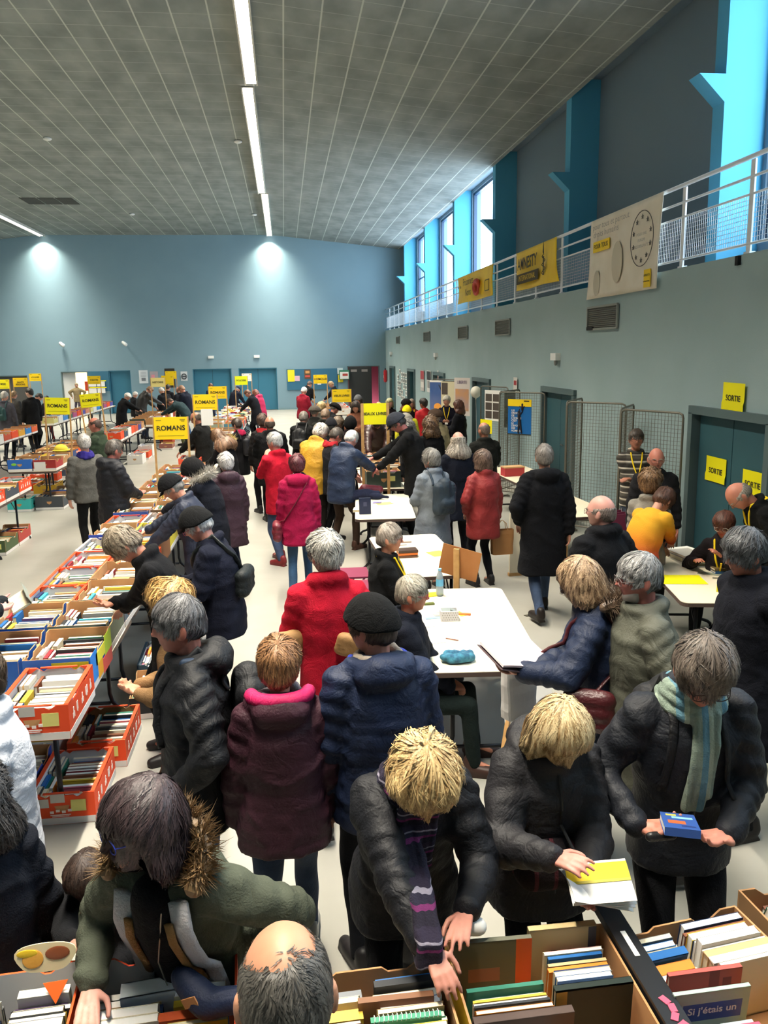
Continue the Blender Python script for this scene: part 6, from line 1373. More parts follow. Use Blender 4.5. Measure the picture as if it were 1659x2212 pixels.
def backpack(inf, col, label, size=1.0, kind='nylon'):
    nb, f = inf['neckb'], inf['fr'][1]; s = inf['s']; up = np.cross(np.array([1., 0, 0]), f); c = nb-up*.24*s
    h = inf['bv'].ray_cast(Vector(tuple(c-f*1.5)), Vector(tuple(f)), 3)[0]; y = np.array(h) if h else c-f*.15
    c = y-f*.075*size; m = MB()
    for (a, b_, r) in (((0, .14), (0, -.14), .085), ((-.08, .1), (-.08, -.15), .07), ((.08, .1), (.08, -.15), .07)): m.cap(c+np.array([a[0], 0, 0])*size+up*a[1]*size, c+np.array([b_[0], 0, 0])*size+up*b_[1]*size, r*size, r*size)
    m.cap(c-f*.05*size-up*.07*size+np.array([-.05, 0, 0]), c-f*.05*size-up*.07*size+np.array([.05, 0, 0]), .06*size, .06*size)
    P = []
    for q in (-1, 1):
        g = MB(); pts = strap_pts(inf, q, nb[2]-.03, nb[2]-.3, q*.12, back=True, off=.01)[-9:]; top = strap_pts(inf, q, nb[2]-.03, nb[2]-.1, q*.1, back=False, off=.012)
        pp = top+pts
        if len(pp) > 2: g.tube(pp, .018, 6, flat=.4); P.append(('strap', g, fabric(col, kind)))
    return worn('backpack', inf, m, fabric(col, kind), label, 'backpack', parts=P)
def shoulder_bag(inf, col, label, side=-1, at=1, z=.85, size=(.15, .06, .11), kind='leather', y=-.08, x=None, name='shoulder_bag', strapcol=None):
    s = inf['s']; nb = inf['neckb']; hp = inf['hip']; xx = x if x is not None else at*(.26); c = np.array([xx, y+hp[1], z]); m = MB()
    for a in (-1, 1): 
        for b_ in (-1, 1): m.cap(c+np.array([0, a*size[0]*.7, b_*size[2]*.6]), c+np.array([0, -a*size[0]*.7, b_*size[2]*.6]), size[1], size[1])
    m.cap(c+np.array([0, -size[0]*.6, 0]), c+np.array([0, size[0]*.6, 0]), size[1]*1.15, size[1]*1.15)
    g = MB(); P = strap_pts(inf, side, nb[2]-.02, z+size[2]*1.2, at*.17, off=.01)
    P = [c+np.array([0, -.03, size[2]])]+P+[c+np.array([0, .03, size[2]])]; g.tube(P, .011, 6, flat=.5)
    return worn(name, inf, m, fabric(col, kind), label, 'bag', parts=[('strap', g, fabric(strapcol or col, kind))])
def back_bag(inf, col, label, x=0, z=1.15, w=.15, h=.11, side=-1, hx=.2, hz=.95, name='sling_bag', kind='nylon'):
    h_ = inf['bv'].ray_cast(Vector((x, -2, z)), Vector((0, 1, 0)), 4)[0]; c = np.array(h_)+np.array([0, -.03, 0]) if h_ else np.array([x, -.15, z]); m = MB()
    for q in (-1, 0, 1): m.cap(c+np.array([-w+.05, 0, q*h*.45]), c+np.array([w-.05, 0, q*h*.45]), .055, .055)
    g = MB(); P_ = strap_pts(inf, side, inf['neckb'][2]-.02, hz, hx, off=.012)
    if len(P_) > 2: g.tube(P_, .02, 6, flat=.35)
    return worn(name, inf, m, fabric(col, kind), label, 'bag', parts=[('strap', g, fabric(col, kind))])
def paper_bag(loc, rz, w, d, h, col, label, name='paper_bag', cat='bag'):
    t = put(name, None, loc=loc, rz=rz, label=label, cat=cat); m = MB(); V = []
    nz = 6
    for i in range(nz+1):
        k = i/nz; ww = w/2*(1+.12*k+.02*math.sin(i*2)); dd = d/2*(1-.25*k+.05*math.sin(i*3))
        for k2 in range(16):
            a = 2*math.pi*k2/16; cx, sx = math.cos(a), math.sin(a); V.append((ww*math.copysign(abs(cx)**.35, cx), dd*math.copysign(abs(sx)**.35, sx), h*k))
    F = [(i*16+k, i*16+(k+1) % 16, (i+1)*16+(k+1) % 16, (i+1)*16+k) for i in range(nz) for k in range(16)]+[tuple(range(15, -1, -1))]
    obj('bag_body', m.add(V, F), mat('bag_'+col, col, .7, bump=.3, bscale=20), t)
    for q in (-1, 1): obj('handle', MB().tube([(-.06, q*d*.35, h*.98), (-.045, q*d*.2, h+.08), (0, 0, h+.12), (.045, q*d*.2, h+.08), (.06, q*d*.35, h*.98)], .004, 6), mat('bag_handle', '#b58a56', .7), t)
    return t
# ------------------------------------------------------------------ the crowd
def AZ(x, y, z): return tuple(at_z(x, y, z))
m_check = stripe_cloth('scarf_violet_pattern', [(0, '#23202c'), (.3, '#6b2c5c'), (.42, '#2a2838'), (.62, '#8c8796'), (.7, '#2b2636')], 'Z', 14)
m_stripes = stripe_cloth('sweater_stripes', [(0, '#4f4b45'), (.16, '#a8a196'), (.22, '#3d3a37'), (.4, '#57534c'), (.46, '#c9c2b4'), (.54, '#34322f'), (.75, '#5e5a53'), (.8, '#b8b0a2'), (.88, '#3a3734')], 'Z', 4.2)
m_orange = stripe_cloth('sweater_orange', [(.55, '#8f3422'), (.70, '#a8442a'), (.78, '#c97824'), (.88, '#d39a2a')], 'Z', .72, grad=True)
def bluehood(i, col='#1a34a0'):
    nb = i['neckb']; k = MB(); back = -i['fr'][1]
    for q in range(8):
        t0, t1 = math.pi*(q/8*1.2-.1), math.pi*((q+1)/8*1.2-.1); pt = lambda t: nb+np.array([math.cos(t)*.118, 0, .045])+back*(math.sin(t)*.105); k.cap(pt(t0), pt(t1), .022, .022, 8)
    me = remesh(k, .01, 4, 'hood_lining'); me.materials.append(fabric(col, 'nylon')); put('hood_lining', me, i['obj'])
def worn_lining(i):
    nb = i['neckb']; k = MB(); back = -i['fr'][1]
    for q in range(8):
        t0, t1 = math.pi*q/8, math.pi*(q+1)/8; pt = lambda t: nb+np.array([math.cos(t)*.12, 0, .055+.012*math.sin(t)])+back*(math.sin(t)*.115); k.cap(pt(t0), pt(t1), .034, .034, 8)
    me = remesh(k, .01, 4, 'hood_lining'); me.materials.append(fabric('#c21f5c', 'nylon')); put('hood_lining', me, i['obj'])
# --- foreground
def p1x(i): pass
P = person
P('bald_front', (612, 2018), 1.86, 4, 'person seen from behind at the bottom, bald crown with short grey sides', hair=('fuzz', '#2a2826', '#66625c'), jac=('wool', '#23262c', .02, .1, 1.05), skn='#c68f72', nod=6, Y=1.3)
def p2x(i):
    bv = i['bv']; nb = i['neckb']; ro = i['obj']; f = i['fr'][1]; ln = i['ln']; up = np.array([0, math.sin(ln), math.cos(ln)])
    def front(x, t, o):
        c = nb-up*t; h = bv.ray_cast(Vector(tuple(c+np.array([x, 0, 0])+f*1.5)), Vector(tuple(-f)), 3)[0]; return (np.array(h) if h else c+np.array([x, 0, 0])+f*.13)+f*o
    d = MB()
    for k in range(7): a, b = front(.0, .02+.08*k, -.04), front(.0, .1+.08*k, -.04); d.cap(a, b, .07+.004*k, .075+.004*k, 12)
    dm = remesh(d, .01, 5, 'dress'); dm.materials.append(fabric('#0f1013', 'wool')); put('dress', dm, ro)
    for q in (-1, 1):
        l = MB(); P_ = [front(q*(.085+.008*k), .0+.075*k, .022) for k in range(8)]; l.tube(P_, .034, 8, flat=.45); obj('fleece_lining', l, mat('fleece_white', '#c4bfc0', .95, bump=.6, bscale=120), ro, smooth=True)
        l = MB(); P_ = [front(q*(.062+.006*k), .04+.06*k, .028) for k in range(6)]; l.tube(P_, .015, 8, flat=.5); obj('inner_fur', l, mat('fleece_tan', '#8a6436', .95, bump=.6, bscale=120), ro, smooth=True)
    n = MB(); n.tube([front(-.05, .0, .03), front(-.02, .15, .05), front(.0, .3, .06), front(.015, .46, .06)], .002, 5); n.ell(front(.015, .47, .06), (.01, .005, .014)); obj('pendant', n, mat('chain_grey', '#8a8a80', .3, metal=.8), ro)
P('parka', (305, 1676), 1.66, 158, 'person with dark bob and blue glasses in an open green fur hooded parka, reaching left', hair=('fringe', '#2c2326', '#4a3a3c'), jac=('wool', '#4a4f43', .03, .2, 1.08), legs='#15161a', lean=34, nod=-30, turn=-36, fem=1, arms=(AZ(545, 2010, 1.02), AZ(196, 2128, 1.02)), glasses='#2b3fae', fur=('#7a6040',), palm=(None, (0, 0, -1)), curl=(.5, .12), skn='#c88f80', extra=p2x, collar=0)
def p3x(i): pass
P('blond_scarf', (908, 1600), 1.68, 183, 'person with short tousled blond hair and violet patterned scarf, both hands in the books', hair=('fluffy', '#b58a52', '#e2c48c'), jac=('nylon', '#15171f', .035, .16, 1.08), legs='#14151a', lean=30, nod=22, fem=1, arms=(AZ(1008, 1968, 1.09), AZ(940, 2078, 1.05)), scarf=('scarf', m_check, ((-.03, .3), (.03, .36))), glasses='#2a1a1c', puff=.008, palm=((.2, .3, -1), (.1, .3, -1)), curl=(.35, .45), skn='#c98a78', collar=2)
def p4x(i):
    zip_ = MB(); 
    P_ = [p for p in [i['bv'].ray_cast(Vector((0.0, 2, i['neckb'][2]-.03-.06*k)), Vector((0, -1, 0)), 4)[0] for k in range(9)] if p]; zip_.tube([np.array(p)+np.array([0, .003, 0]) for p in P_], .006, 6, flat=.5); obj('zip', zip_, mat('zip_black', '#0c0c0e', .4), i['jo'])
P('blond_grey', (1208, 1510), 1.62, 186, 'person with chin length blond hair in a charcoal puffer jacket, turning an open brochure', hair=('bob', '#b89058', '#e8d2a4'), jac=('nylon', '#2b2a2f', .045, .14, 1.1), legs='#17181c', lean=10, nod=31, fem=1, arms=(AZ(1270, 1905, 1.05), AZ(1192, 1852, 1.17)), puff=.007, hood=1, curl=(.5, .35), palm=((0, -.4, 1), (.3, .3, -1)), skn='#c58678', extra=p4x)
P('man_scarf', (1520, 1368), 1.8, 172, 'person with tousled brown hair, glasses and pale green scarf, looking at a paperback', hair=('thick', '#4a4039', '#7a6e64'), jac=('nylon', '#20242e', .03, .12, 1.1), legs='#16171c', lean=8, nod=27, arms=(AZ(1575, 1800, 1.10), AZ(1374, 1785, 1.12)), glasses='#3a2420', scarf=('scarf', stripe_cloth('scarf_sage', [(0, '#7d8c80'), (.5, '#9aa898'), (.7, '#5c8494')], 'X', 12), ((-.035, .3), (-.01, .36))), curl=(.5, .5), palm=((-.2, -.2, 1), (.2, -.2, 1)), hdir=((-1, -.35, .1), (1, -.35, .1)), skn='#b87a68', extra=p4x)
backpack(PEOPLE['man_scarf'], '#191a1f', 'black backpack worn by the man with the pale green scarf')
P('maroon_quilt', (600, 1376), 1.59, 2, 'person from behind in a maroon quilted coat with pink hood lining and grey scarf', hair=('thick', '#7a5236', '#a87a50'), jac=('nylon', '#3a1c28', .04, .15, 1.12), legs='#1c2c44', denim=1, fem=1, pose='walk', arms=('down', 'down'), scarf=('scarf', '#9a969c'), hood=1, puff=.006, skn='#c88f78', shoe='#8a8a86', turn=-3,
  extra=lambda i: worn_lining(i))

P('beanie_puffer', (803, 1286), 1.74, 12, 'person in black beanie and cream scarf wearing a navy down jacket with blue hood', hair=('short', '#5a4a42'), jac=('nylon', '#17233f', .05, .16, 1.12), legs='#1a1c22', turn=38, nod=5, hat=('beanie', '#17181a'), scarf=('scarf', '#b8aa9c'), hood=1, puff=.008, arms=('down', 'down'), skn='#b98070',
  extra=lambda i: bluehood(i))
P('red_anorak', (702, 1143), 1.75, 8, 'person with grey white hair in a scarlet anorak, carrying brown paper bags under an arm', hair=('thick', '#8f8c86', '#c4c0b8'), jac=('wool', '#a80f28', .035, .2, 1.0), legs='#141418', turn=20, pose='walk', arms=('hold', 'pocket'), skn='#c08a78', collar=3)
P('dark_walker', (388, 1281), 1.76, 98, 'person striding left in a black jacket with blue hood and backpack', hair=('short', '#3f3d3e', '#7d7c7e'), jac=('nylon', '#17191f', .045, .18, 1.15), legs='#2a3a52', denim=1, pose='walk', arms=('pocket', 'down'), hood=1, nod=8, skn='#a86a5a', extra=lambda i: bluehood(i, '#22334a'))
backpack(PEOPLE['dark_walker'], '#1b1d22', 'dark backpack on the man striding left in black')
P('tan_hair', (372, 1250), 1.6, 95, 'person with short ginger blond hair, mostly hidden behind the striding man', hair=('fluffy', '#a87a40', '#d0a868'), jac=('wool', '#8a6a48', .03, .2, 1.0), legs='#5a4030', fem=1, nod=12, Y=4.25, arms=('hold', 'hold'), scarf=('scarf', '#c9c0b4'), skn='#c48a70')
P('reacher', (272, 1143), 1.74, 100, 'person with short fair hair bowed over the boxes in a long black coat', hair=('thick', '#6f6050', '#a89a86'), jac=('wool', '#15161b', .025, .4, 1.12), legs='#14151a', lean=20, nod=34, turn=-6, arms=(AZ(262, 1322, 1.02), 'hold'), skn='#b87a64', curl=(.3, .4), collar=2)
P('pink_glasses', (428, 1098), 1.7, 82, 'person in black cap and navy jacket with pink framed glasses and a sling bag', hair=('short', '#c9c8c8'), jac=('wool', '#171c30', .04, .16, 1.15), legs='#121217', hat=('cap', '#17181a'), lean=10, nod=22, arms=('hold', 'hold'), glasses='#c22a5a', skn='#c08678')
P('slate_cap', (374, 1028), 1.7, 84, 'person in a black cap and slate jacket, third figure down the near left row', hair=('short', '#8f8a84'), jac=('nylon', '#22283a', .035, .2, 1.1), legs='#15161c', hat=('cap', '#16171b'), lean=16, nod=26, arms=('table', 'reach'), skn='#c08670')
P('fur_hood', (418, 992), 1.66, 70, 'person in a black hooded top and navy coat with pale grey fur trim', hair=None, jac=('wool', '#171b28', .04, .3, 1.1), legs='#16171d', hat=('hoodup', '#17171a'), lean=18, nod=12, fur=('#9a958c',), arms=('reach', 'hold'), skn='#b98068', fem=1)
P('grey_maroon', (487, 976), 1.62, 22, 'person with short silver hair in a dusky maroon coat, seen from behind', hair=('thick', '#b8b2ae', '#d8d4d0'), jac=('nylon', '#392430', .03, .34, 1.15), legs='#23283a', fem=1, hood=1, arms=('hold', 'down'), skn='#c88a7c')
P('grey_scarf', (472, 928), 1.64, 62, 'person with long brown hair, grey scarf and a black coat with sandy fur collar', hair=('long', '#5a3f2c', '#86644a'), jac=('wool', '#16171b', .03, .3, 1.0), legs='#18181c', fem=1, lean=14, nod=22, arms=('table', 'reach'), scarf=('scarf', '#6a6872', ((0, .3),)), fur=('#b09a5c', (.2, 1.4)), skn='#c08a74')
P('bald_black', (424, 890), 1.76, 70, 'person with a bald crown in a black blouson with a small white chest mark', hair=('bald', '#5a504a'), jac=('wool', '#1d1d1d', .04, .16, 1.15), legs='#15151a', lean=6, nod=26, arms=('table', 'holdlow'), skn='#b87a66')
P('magenta_neck', (512, 903), 1.6, 50, 'person with short dark hair, black coat and crimson scarf, small black backpack', hair=('short', '#2a211e', '#4a3a30'), jac=('wool', '#15151a', .03, .3, 1.0), legs='#121216', fem=1, pose='step', nod=18, arms=('hold', 'hold'), scarf=('scarf', '#a81f48'), skn='#b5806c')
backpack(PEOPLE['magenta_neck'], '#22232a', 'small black backpack on the person with the crimson scarf', .85)
P('magenta_coat', (641, 980), 1.62, 2, 'person with reddish brown hair in a magenta coat, seen from behind', hair=('thick', '#4a1f26', '#6e3038'), jac=('wool', '#9a1240', .035, .26, 1.15), legs='#22405c', denim=1, fem=1, hood=1, arms=('down', 'down'), scarf=('scarf', '#2c3444'), pose='step', skn='#c08070')
shoulder_bag(PEOPLE['magenta_coat'], '#6e1f2c', 'burgundy leather shoulder bag hanging on the magenta coat', side=1, at=-1, z=.8, size=(.13, .055, .1))
P('red_reader', (593, 932), 1.74, 40, 'person with short silver hair in a bright red jacket, reading a page', hair=('short', '#a9a7a3', '#c9c7c2'), jac=('wool', '#b3122a', .03, .24, 1.05), legs='#22304a', denim=1, turn=18, nod=4, arms=('face', 'hold'), shoe='#6e1f22', pose='step', skn='#c48674', collar=3)
P('black_pair_a', (582, 898), 1.74, 8, 'person with a thinning crown wrapped in a bulky black coat and scarf', hair=('bald', '#4a3e36'), jac=('wool', '#101114', .06, .3, 1.25), legs='#131317', scarf=('scarf', '#131316'), arms=('hold', 'hold'), skn='#a8755f')
P('black_pair_b', (566, 893), 1.68, 20, 'person with dark brown hair and red collar, left of the bulky black coat', hair=('thick', '#3c2d26', '#5c463a'), jac=('wool', '#1a1718', .03, .2, 1.0), legs='#141418', scarf=('scarf', '#a8282c'), turn=-20, skn='#b07a64', fem=1, Y=14.6)
P('mustard', (690, 917), 1.76, -32, 'person with wavy white hair bending forward in a mustard yellow jacket', hair=('fluffy', '#bfb3a8', '#ddd4ca'), jac=('nylon', '#b98a24', .05, .22, 1.25), legs='#2a2420', lean=24, nod=16, arms=('hold', 'table'), skn='#c4857a', collar=2)
P('red_collar', (724, 925), 1.7, -62, 'person with dark grey hair and a red collar between mustard and blue jackets', hair=('short', '#3a322c', '#5a5048'), jac=('wool', '#23242a', .03, .2, 1.0), legs='#17181c', lean=10, nod=26, arms=('table', 'table'), scarf=('scarf', '#a8242c'), skn='#b87464', Y=12.3)
P('blue_quilt', (757, 931), 1.74, -44, 'person with white hair in a navy quilted jacket and brown trousers by the crate', hair=('short', '#cfcac4', '#ebe8e2'), jac=('nylon', '#1e2c46', .045, .22, 1.15), legs='#3a2c24', lean=20, nod=20, arms=('table', 'reach'), shoe='#4a3228', skn='#c88a7c', puff=.003, pose='step')
P('black_bag_back', (655, 888), 1.7, -18, 'person with grey brown hair and a black coat carrying a dark backpack', hair=('short', '#5e554e', '#857b72'), jac=('wool', '#131416', .04, .26, 1.1), legs='#141418', lean=10, nod=12, arms=('hold', 'hold'), skn='#b07e6a')
backpack(PEOPLE['black_bag_back'], '#1c1d20', 'dark backpack on the person with grey brown hair', .9)
P('dark_green_hair', (702, 883), 1.74, -24, 'person with short brown hair in a dark olive coat in the middle of the crowd', hair=('short', '#7a6250', '#957c66'), jac=('wool', '#24261f', .045, .26, 1.2), legs='#191a18', lean=8, nod=18, arms=('hold', 'hold'), skn='#b88068', Y=16.2)
P('flat_cap_a', (679, 877), 1.72, -20, 'person in a grey brown flat cap beside the dark olive coat', hair=('short', '#5a5048'), jac=('wool', '#2a2a28', .04, .2, 1.1), legs='#1a1a1a', hat=('beret', '#4a443e'), nod=12, skn='#b5806c', Y=17.6)
P('blond_far', (693, 868), 1.66, -30, 'person with curly blond hair behind the flat cap', hair=('fluffy', '#a08250', '#cdb484'), jac=('wool', '#4a4640', .03, .2, 1.0), legs='#1c1c22', fem=1, nod=14, skn='#c08a76', Y=19.2)
P('beret_far', (722, 873), 1.72, -58, 'person in a black beret looking down at the yellow covered books', hair=('short', '#4a4440'), jac=('wool', '#1a1b20', .04, .22, 1.1), legs='#16161c', hat=('beret', '#101114'), lean=12, nod=28, arms=('table', 'table'), skn='#b07262', Y=18.6)
P('crown_dark_b', (714, 903), 1.66, -20, 'person with a dark knitted hat behind the wavy white hair', hair=('short', '#2a2828'), jac=('wool', '#1b1c22', .03, .2, 1.0), legs='#16161c', hat=('beanie', '#22232a'), nod=10, skn='#b07e6a', Y=13.9)
P('brown_hair_c', (729, 899), 1.68, -50, 'person with soft brown grey hair between the knitted hat and a black hood', hair=('thick', '#6a5848', '#8a7864'), jac=('wool', '#2c2a2c', .03, .2, 1.0), legs='#17171c', nod=16, skn='#b88470', Y=15.0)
P('black_hood', (756, 900), 1.66, -28, 'person with a black hood up, right of the VIEUX LIVRES placard batten', hair=None, jac=('wool', '#26161c', .035, .24, 1.05), legs='#17171c', hat=('hoodup', '#131315'), nod=8, skn='#b58068', fem=1, Y=14.8)
P('pompom', (774, 853), 1.7, 150, 'person with a grey pompom hat behind the left batten of BEAUX LIVRES', hair=('bob', '#2c2320'), jac=('wool', '#8a5e44', .04, .3, 1.05), legs='#1c1a1a', hat=('beanie', '#5c5e62'), nod=16, fem=1, skn='#b0806c', arms=('hold', 'hold'), Y=20.5)
P('dark_hair_low', (768, 866), 1.62, 170, 'person with dark hair and rust brown wrap below the pompom hat', hair=('bob', '#231c1a', '#3a2e2a'), jac=('wool', '#7a4c38', .04, .3, 1.1), legs='#1c1a1a', nod=14, fem=1, skn='#b57e68', arms=('hold', 'hold'), Y=18.4)
P('brown_leather', (815, 900), 1.78, 168, 'person in a brown leather jacket behind the battens, reaching into the crates', hair=('short', '#3a302a'), jac=('leather', '#3c2420', .045, .16, 1.2), legs='#17171a', lean=30, nod=30, arms=('table', 'table'), skn='#b07864', Y=14.9)
P('cap_reach', (860, 893), 1.74, 78, 'person in a dark grey cap and black coat reaching into the green crate', hair=('short', '#4a4440'), jac=('wool', '#16171a', .04, .36, 1.15), legs='#121215', hat=('cap', '#2c2f38'), lean=18, nod=26, arms=('table', 'reach'), skn='#b86e66', Y=11.8)
P('grey_fur_back', (880, 905), 1.68, 60, 'person with ash grey wavy hair behind the dark grey cap', hair=('curly', '#5e5852', '#8a8580'), jac=('wool', '#1c1c20', .04, .3, 1.1), legs='#161619', nod=14, fem=1, skn='#b07e6c', Y=13.0)
P('cap_beige_back', (878, 893), 1.72, 60, 'person in a pale grey cap among the dark coats', hair=('short', '#5a544e'), jac=('wool', '#3a2a2c', .03, .2, 1.0), legs='#17171c', hat=('cap', '#8a857c'), nod=16, skn='#b58470', Y=14.6)
P('bald_tip', (818, 867), 1.74, 10, 'person whose bald crown just shows above the BEAUX LIVRES placard', hair=('bald', '#8a8078'), jac=('wool', '#23242a', .03, .2, 1.0), legs='#17171c', skn='#c08a76', Y=20.0)
P('blond_green', (841, 860), 1.66, 200, 'person with green blond hair and dark waistcoat right of the placard', hair=('bob', '#8a8a5a', '#b5b084'), jac=('wool', '#2a1f22', .02, .16, 1.0), legs='#17171c', fem=1, skn='#c08a76', Y=20.8)
P('black_hat', (877, 862), 1.72, -20, 'person with a black hat and auburn hair in a black coat with yellow lanyard', hair=('curly', '#5c2c1c', '#7a4228'), jac=('wool', '#14141a', .035, .2, 1.05), legs='#151519', hat=('beret', '#0f0f12'), fem=1, skn='#b87e68', Y=20.2)
P('red_face', (889, 863), 1.68, 170, 'person in a dark red top with a yellow lanyard facing the black hat', hair=('bob', '#7a6a5c', '#9a8a7a'), jac=('wool', '#7a2622', .02, .1, 1.0), legs='#1c1a1c', fem=1, lany=1, skn='#b87a66', Y=21.6)
P('yellow_cap', (879, 876), 1.6, 0, 'person wearing a yellow cap and a fluorescent yellow vest', hair=('short', '#9a8a70'), jac=('nylon', '#d8d22a', .03, .0, 1.05), legs='#2a1a20', hat=('cap', '#e2cc10'), skn='#b5806c', Y=17.6, nod=4)
P('red_far', (915, 860), 1.72, 20, 'person with black hair in a scarlet jacket with a dark belt line', hair=('thick', '#17130f', '#2a2420'), jac=('nylon', '#b3141e', .03, .16, 1.1), legs='#17171c', skn='#8a5a44', Y=19.4, turn=20)
P('helper_white', (965, 854), 1.72, 165, 'person with white hair and yellow lanyard smiling before the display panels', hair=('thick', '#a8a296', '#ccc6b8'), jac=('wool', '#1b1a2c', .02, .1, 1.05), legs='#17171c', lany=1, arms=('hold', 'hold'), skn='#c48a74', Y=19.6, nod=8)
P('curly_dark', (991, 864), 1.64, 60, 'person with dark curly hair in a black fleece facing the white haired helper', hair=('curly', '#3a1f18', '#5c3424'), jac=('wool', '#10121c', .04, .14, 1.2), legs='#2a3026', fem=1, arms=('hold', 'hold'), skn='#b87e68', Y=18.0)
P('beige_coat', (941, 884), 1.74, 20, 'person in a brown cap and a beige coat, seen from behind', hair=('short', '#8a7f72'), jac=('wool', '#a89a78', .04, .34, 1.15), legs='#3a342a', hat=('beret', '#3c2e24'), skn='#b8826c', Y=14.8)
P('curly_long', (930, 898), 1.66, 15, 'person with long frizzy brown hair in a black coat', hair=('curly', '#4a3424', '#7a5c40'), jac=('wool', '#121216', .03, .3, 1.05), legs='#141418', fem=1, skn='#b8826c', turn=16, Y=13.2)
P('long_grey', (990, 930), 1.76, 8, 'person with a bald crown and shoulder length fair grey hair, navy coat, beige strap', hair=('longbald', '#8f8478', '#bab0a2'), jac=('wool', '#151b2c', .035, .34, 1.12), legs='#15161c', arms=('hold', 'down'), skn='#c48c7c', Y=10.6)
P('bald_olive', (1046, 912), 1.76, 12, 'person with a shaved head in a dark olive jacket before the mesh panels', hair=('fuzz', '#6a5a50'), jac=('wool', '#1f201c', .04, .2, 1.15), legs='#16171a', arms=('hold', 'hold'), skn='#b0745c', Y=12.0, turn=10)
P('grey_anorak', (932, 968), 1.64, 26, 'person with curly grey hair in a pale grey anorak with dark side bands', hair=('thick', '#6c6862', '#a09c96'), jac=('nylon', '#6a727c', .04, .34, 1.15), legs='#2a2e3a', fem=1, arms=('hold', 'down'), glasses='#3a3a40', turn=24, skn='#b87c68', collar=2,
  )
backpack(PEOPLE['grey_anorak'], '#26323e', 'dark grey and pale blue backpack on the grey anorak', 1.0)
P('coral_coat', (1043, 970), 1.6, 14, 'person with brown bobbed hair in a brick red coat, seen from behind', hair=('bob', '#4f3a30', '#7a6254'), jac=('nylon', '#8a2a2a', .04, .28, 1.15), legs='#14161e', fem=1, arms=('pocket', 'down'), turn=28, glasses='#5a4038', skn='#c08a74', collar=2)
P('black_long', (1177, 958), 1.8, 2, 'person in a long black duffel coat and jeans walking away', hair=('short', '#6a625c', '#8f8882'), jac=('wool', '#0f1118', .05, .46, 1.22), legs='#25344c', denim=1, pose='walk', hood=1, arms=('pocket', 'downb'), skn='#b8826c', shoe='#1c1614', turn=-6)
P('striped', (1375, 925), 1.76, 168, 'person with crossed arms in a striped sweater with glasses and yellow lanyard', hair=('short', '#3a302a', '#5a4c42'), jac=(m_stripes, '#57534c', .02, .12, 1.05), legs='#232c3e', denim=1, arms=('cross', 'cross'), glasses='#5a4a40', lany=1, skn='#b87a64', nod=2, turn=-6)
P('bald_helper', (1418, 965), 1.72, 172, 'person with a bald head and glasses in a charcoal jacket beside the striped sweater', hair=('bald', '#9a8a7c'), jac=('wool', '#27262a', .04, .16, 1.1), legs='#1a1a20', arms=('down', 'down'), glasses='#8a7a70', skn='#be7764', nod=6, turn=-8)
P('curly_back', (1405, 1010), 1.62, -40, 'person with brown curly hair in a light grey top, in front of the bald helper', hair=('fluffy', '#6a4a30', '#8f6c48'), jac=('wool', '#8a857c', .02, .12, 1.0), legs='#2a2a30', fem=1, arms=('holdlow', 'holdlow'), skn='#b87e68', turn=10)
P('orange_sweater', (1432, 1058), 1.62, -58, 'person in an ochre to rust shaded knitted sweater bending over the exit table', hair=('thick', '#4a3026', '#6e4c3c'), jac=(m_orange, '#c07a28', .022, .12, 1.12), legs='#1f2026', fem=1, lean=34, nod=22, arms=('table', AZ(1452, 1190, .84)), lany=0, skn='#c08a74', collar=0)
P('black_lanyard', (1602, 1046), 1.76, 78, 'person with bald crown in a black sweater and yellow lanyard stooping at the right', hair=('bald', '#8f857a', '#b0a698'), jac=('wool', '#0f1012', .03, .12, 1.15), legs='#17181c', lean=34, nod=24, arms=('pocket', 'pocket'), glasses='#6a5a50', lany=1, skn='#c07c66')
P('seated_exit', (1567, 1102), 1.64, 138, 'person with bowl cut brown hair and glasses seated at the exit table, turning pages', hair=('thick', '#4a281c', '#6e4030'), jac=('wool', '#231c20', .03, .0, 1.0), legs='#17181c', fem=1, pose='sit', nod=6, lean=8, arms=(AZ(1560, 1205, .92), AZ(1502, 1212, .86)), glasses='#c9c0b4', lany=1, skn='#b8735c')
P('bald_coat_right', (1302, 1068), 1.72, 20, 'person with balding head in a black coat, collar up, left of the ochre sweater', hair=('bald', '#6a5c54', '#8f8078'), jac=('wool', '#14161c', .045, .36, 1.2), legs='#15161b', turn=28, collar=4, glasses='#5a5050', skn='#c08c80', arms=('hold', 'pocket'))
P('blue_fur', (1262, 1203), 1.68, 62, 'person with streaked blond bob reading a book in a blue down coat with fur hood', hair=('bob', '#8a6a50', '#c4a684'), jac=('nylon', '#17243f', .05, .5, 1.08), legs='#1a1c26', fem=1, nod=18, lean=4, arms=(AZ(1128, 1452, 1.14), AZ(1165, 1445, 1.15)), hdir=((-1, .2, .1), (-1, .3, .1)), glasses='#3a3040', fur=('#5c4a3a', (-.6, 2.6)), puff=.012, palm=((0, 0, 1), (0, 0, 1)), skn='#c48a78')
P('grey_green', (1388, 1190), 1.76, 84, 'person with white beard and glasses walking left in a grey green coat', hair=('short', '#6a6866', '#a9a8a8'), jac=('nylon', '#56574c', .045, .34, 1.15), legs='#4a5a72', denim=1, pose='walk', arms=('pocket', 'down'), glasses='#6a5a58', beard='#b5aca4', skn='#b06c60', collar=2, nod=6)
P('hands_front', (1618, 1138), 1.78, 92, 'person with dark grey hair in a navy coat rubbing the hands, at the right edge', hair=('thick', '#3c3c40', '#66686c'), jac=('wool', '#171a26', .045, .4, 1.2), legs='#17191f', arms=(AZ(1590, 1366, 1.1), AZ(1597, 1362, 1.13)), nod=14, skn='#b0705c', curl=(.3, .5), collar=2, palm=((0, 0, 1), (0, 0, -1)))
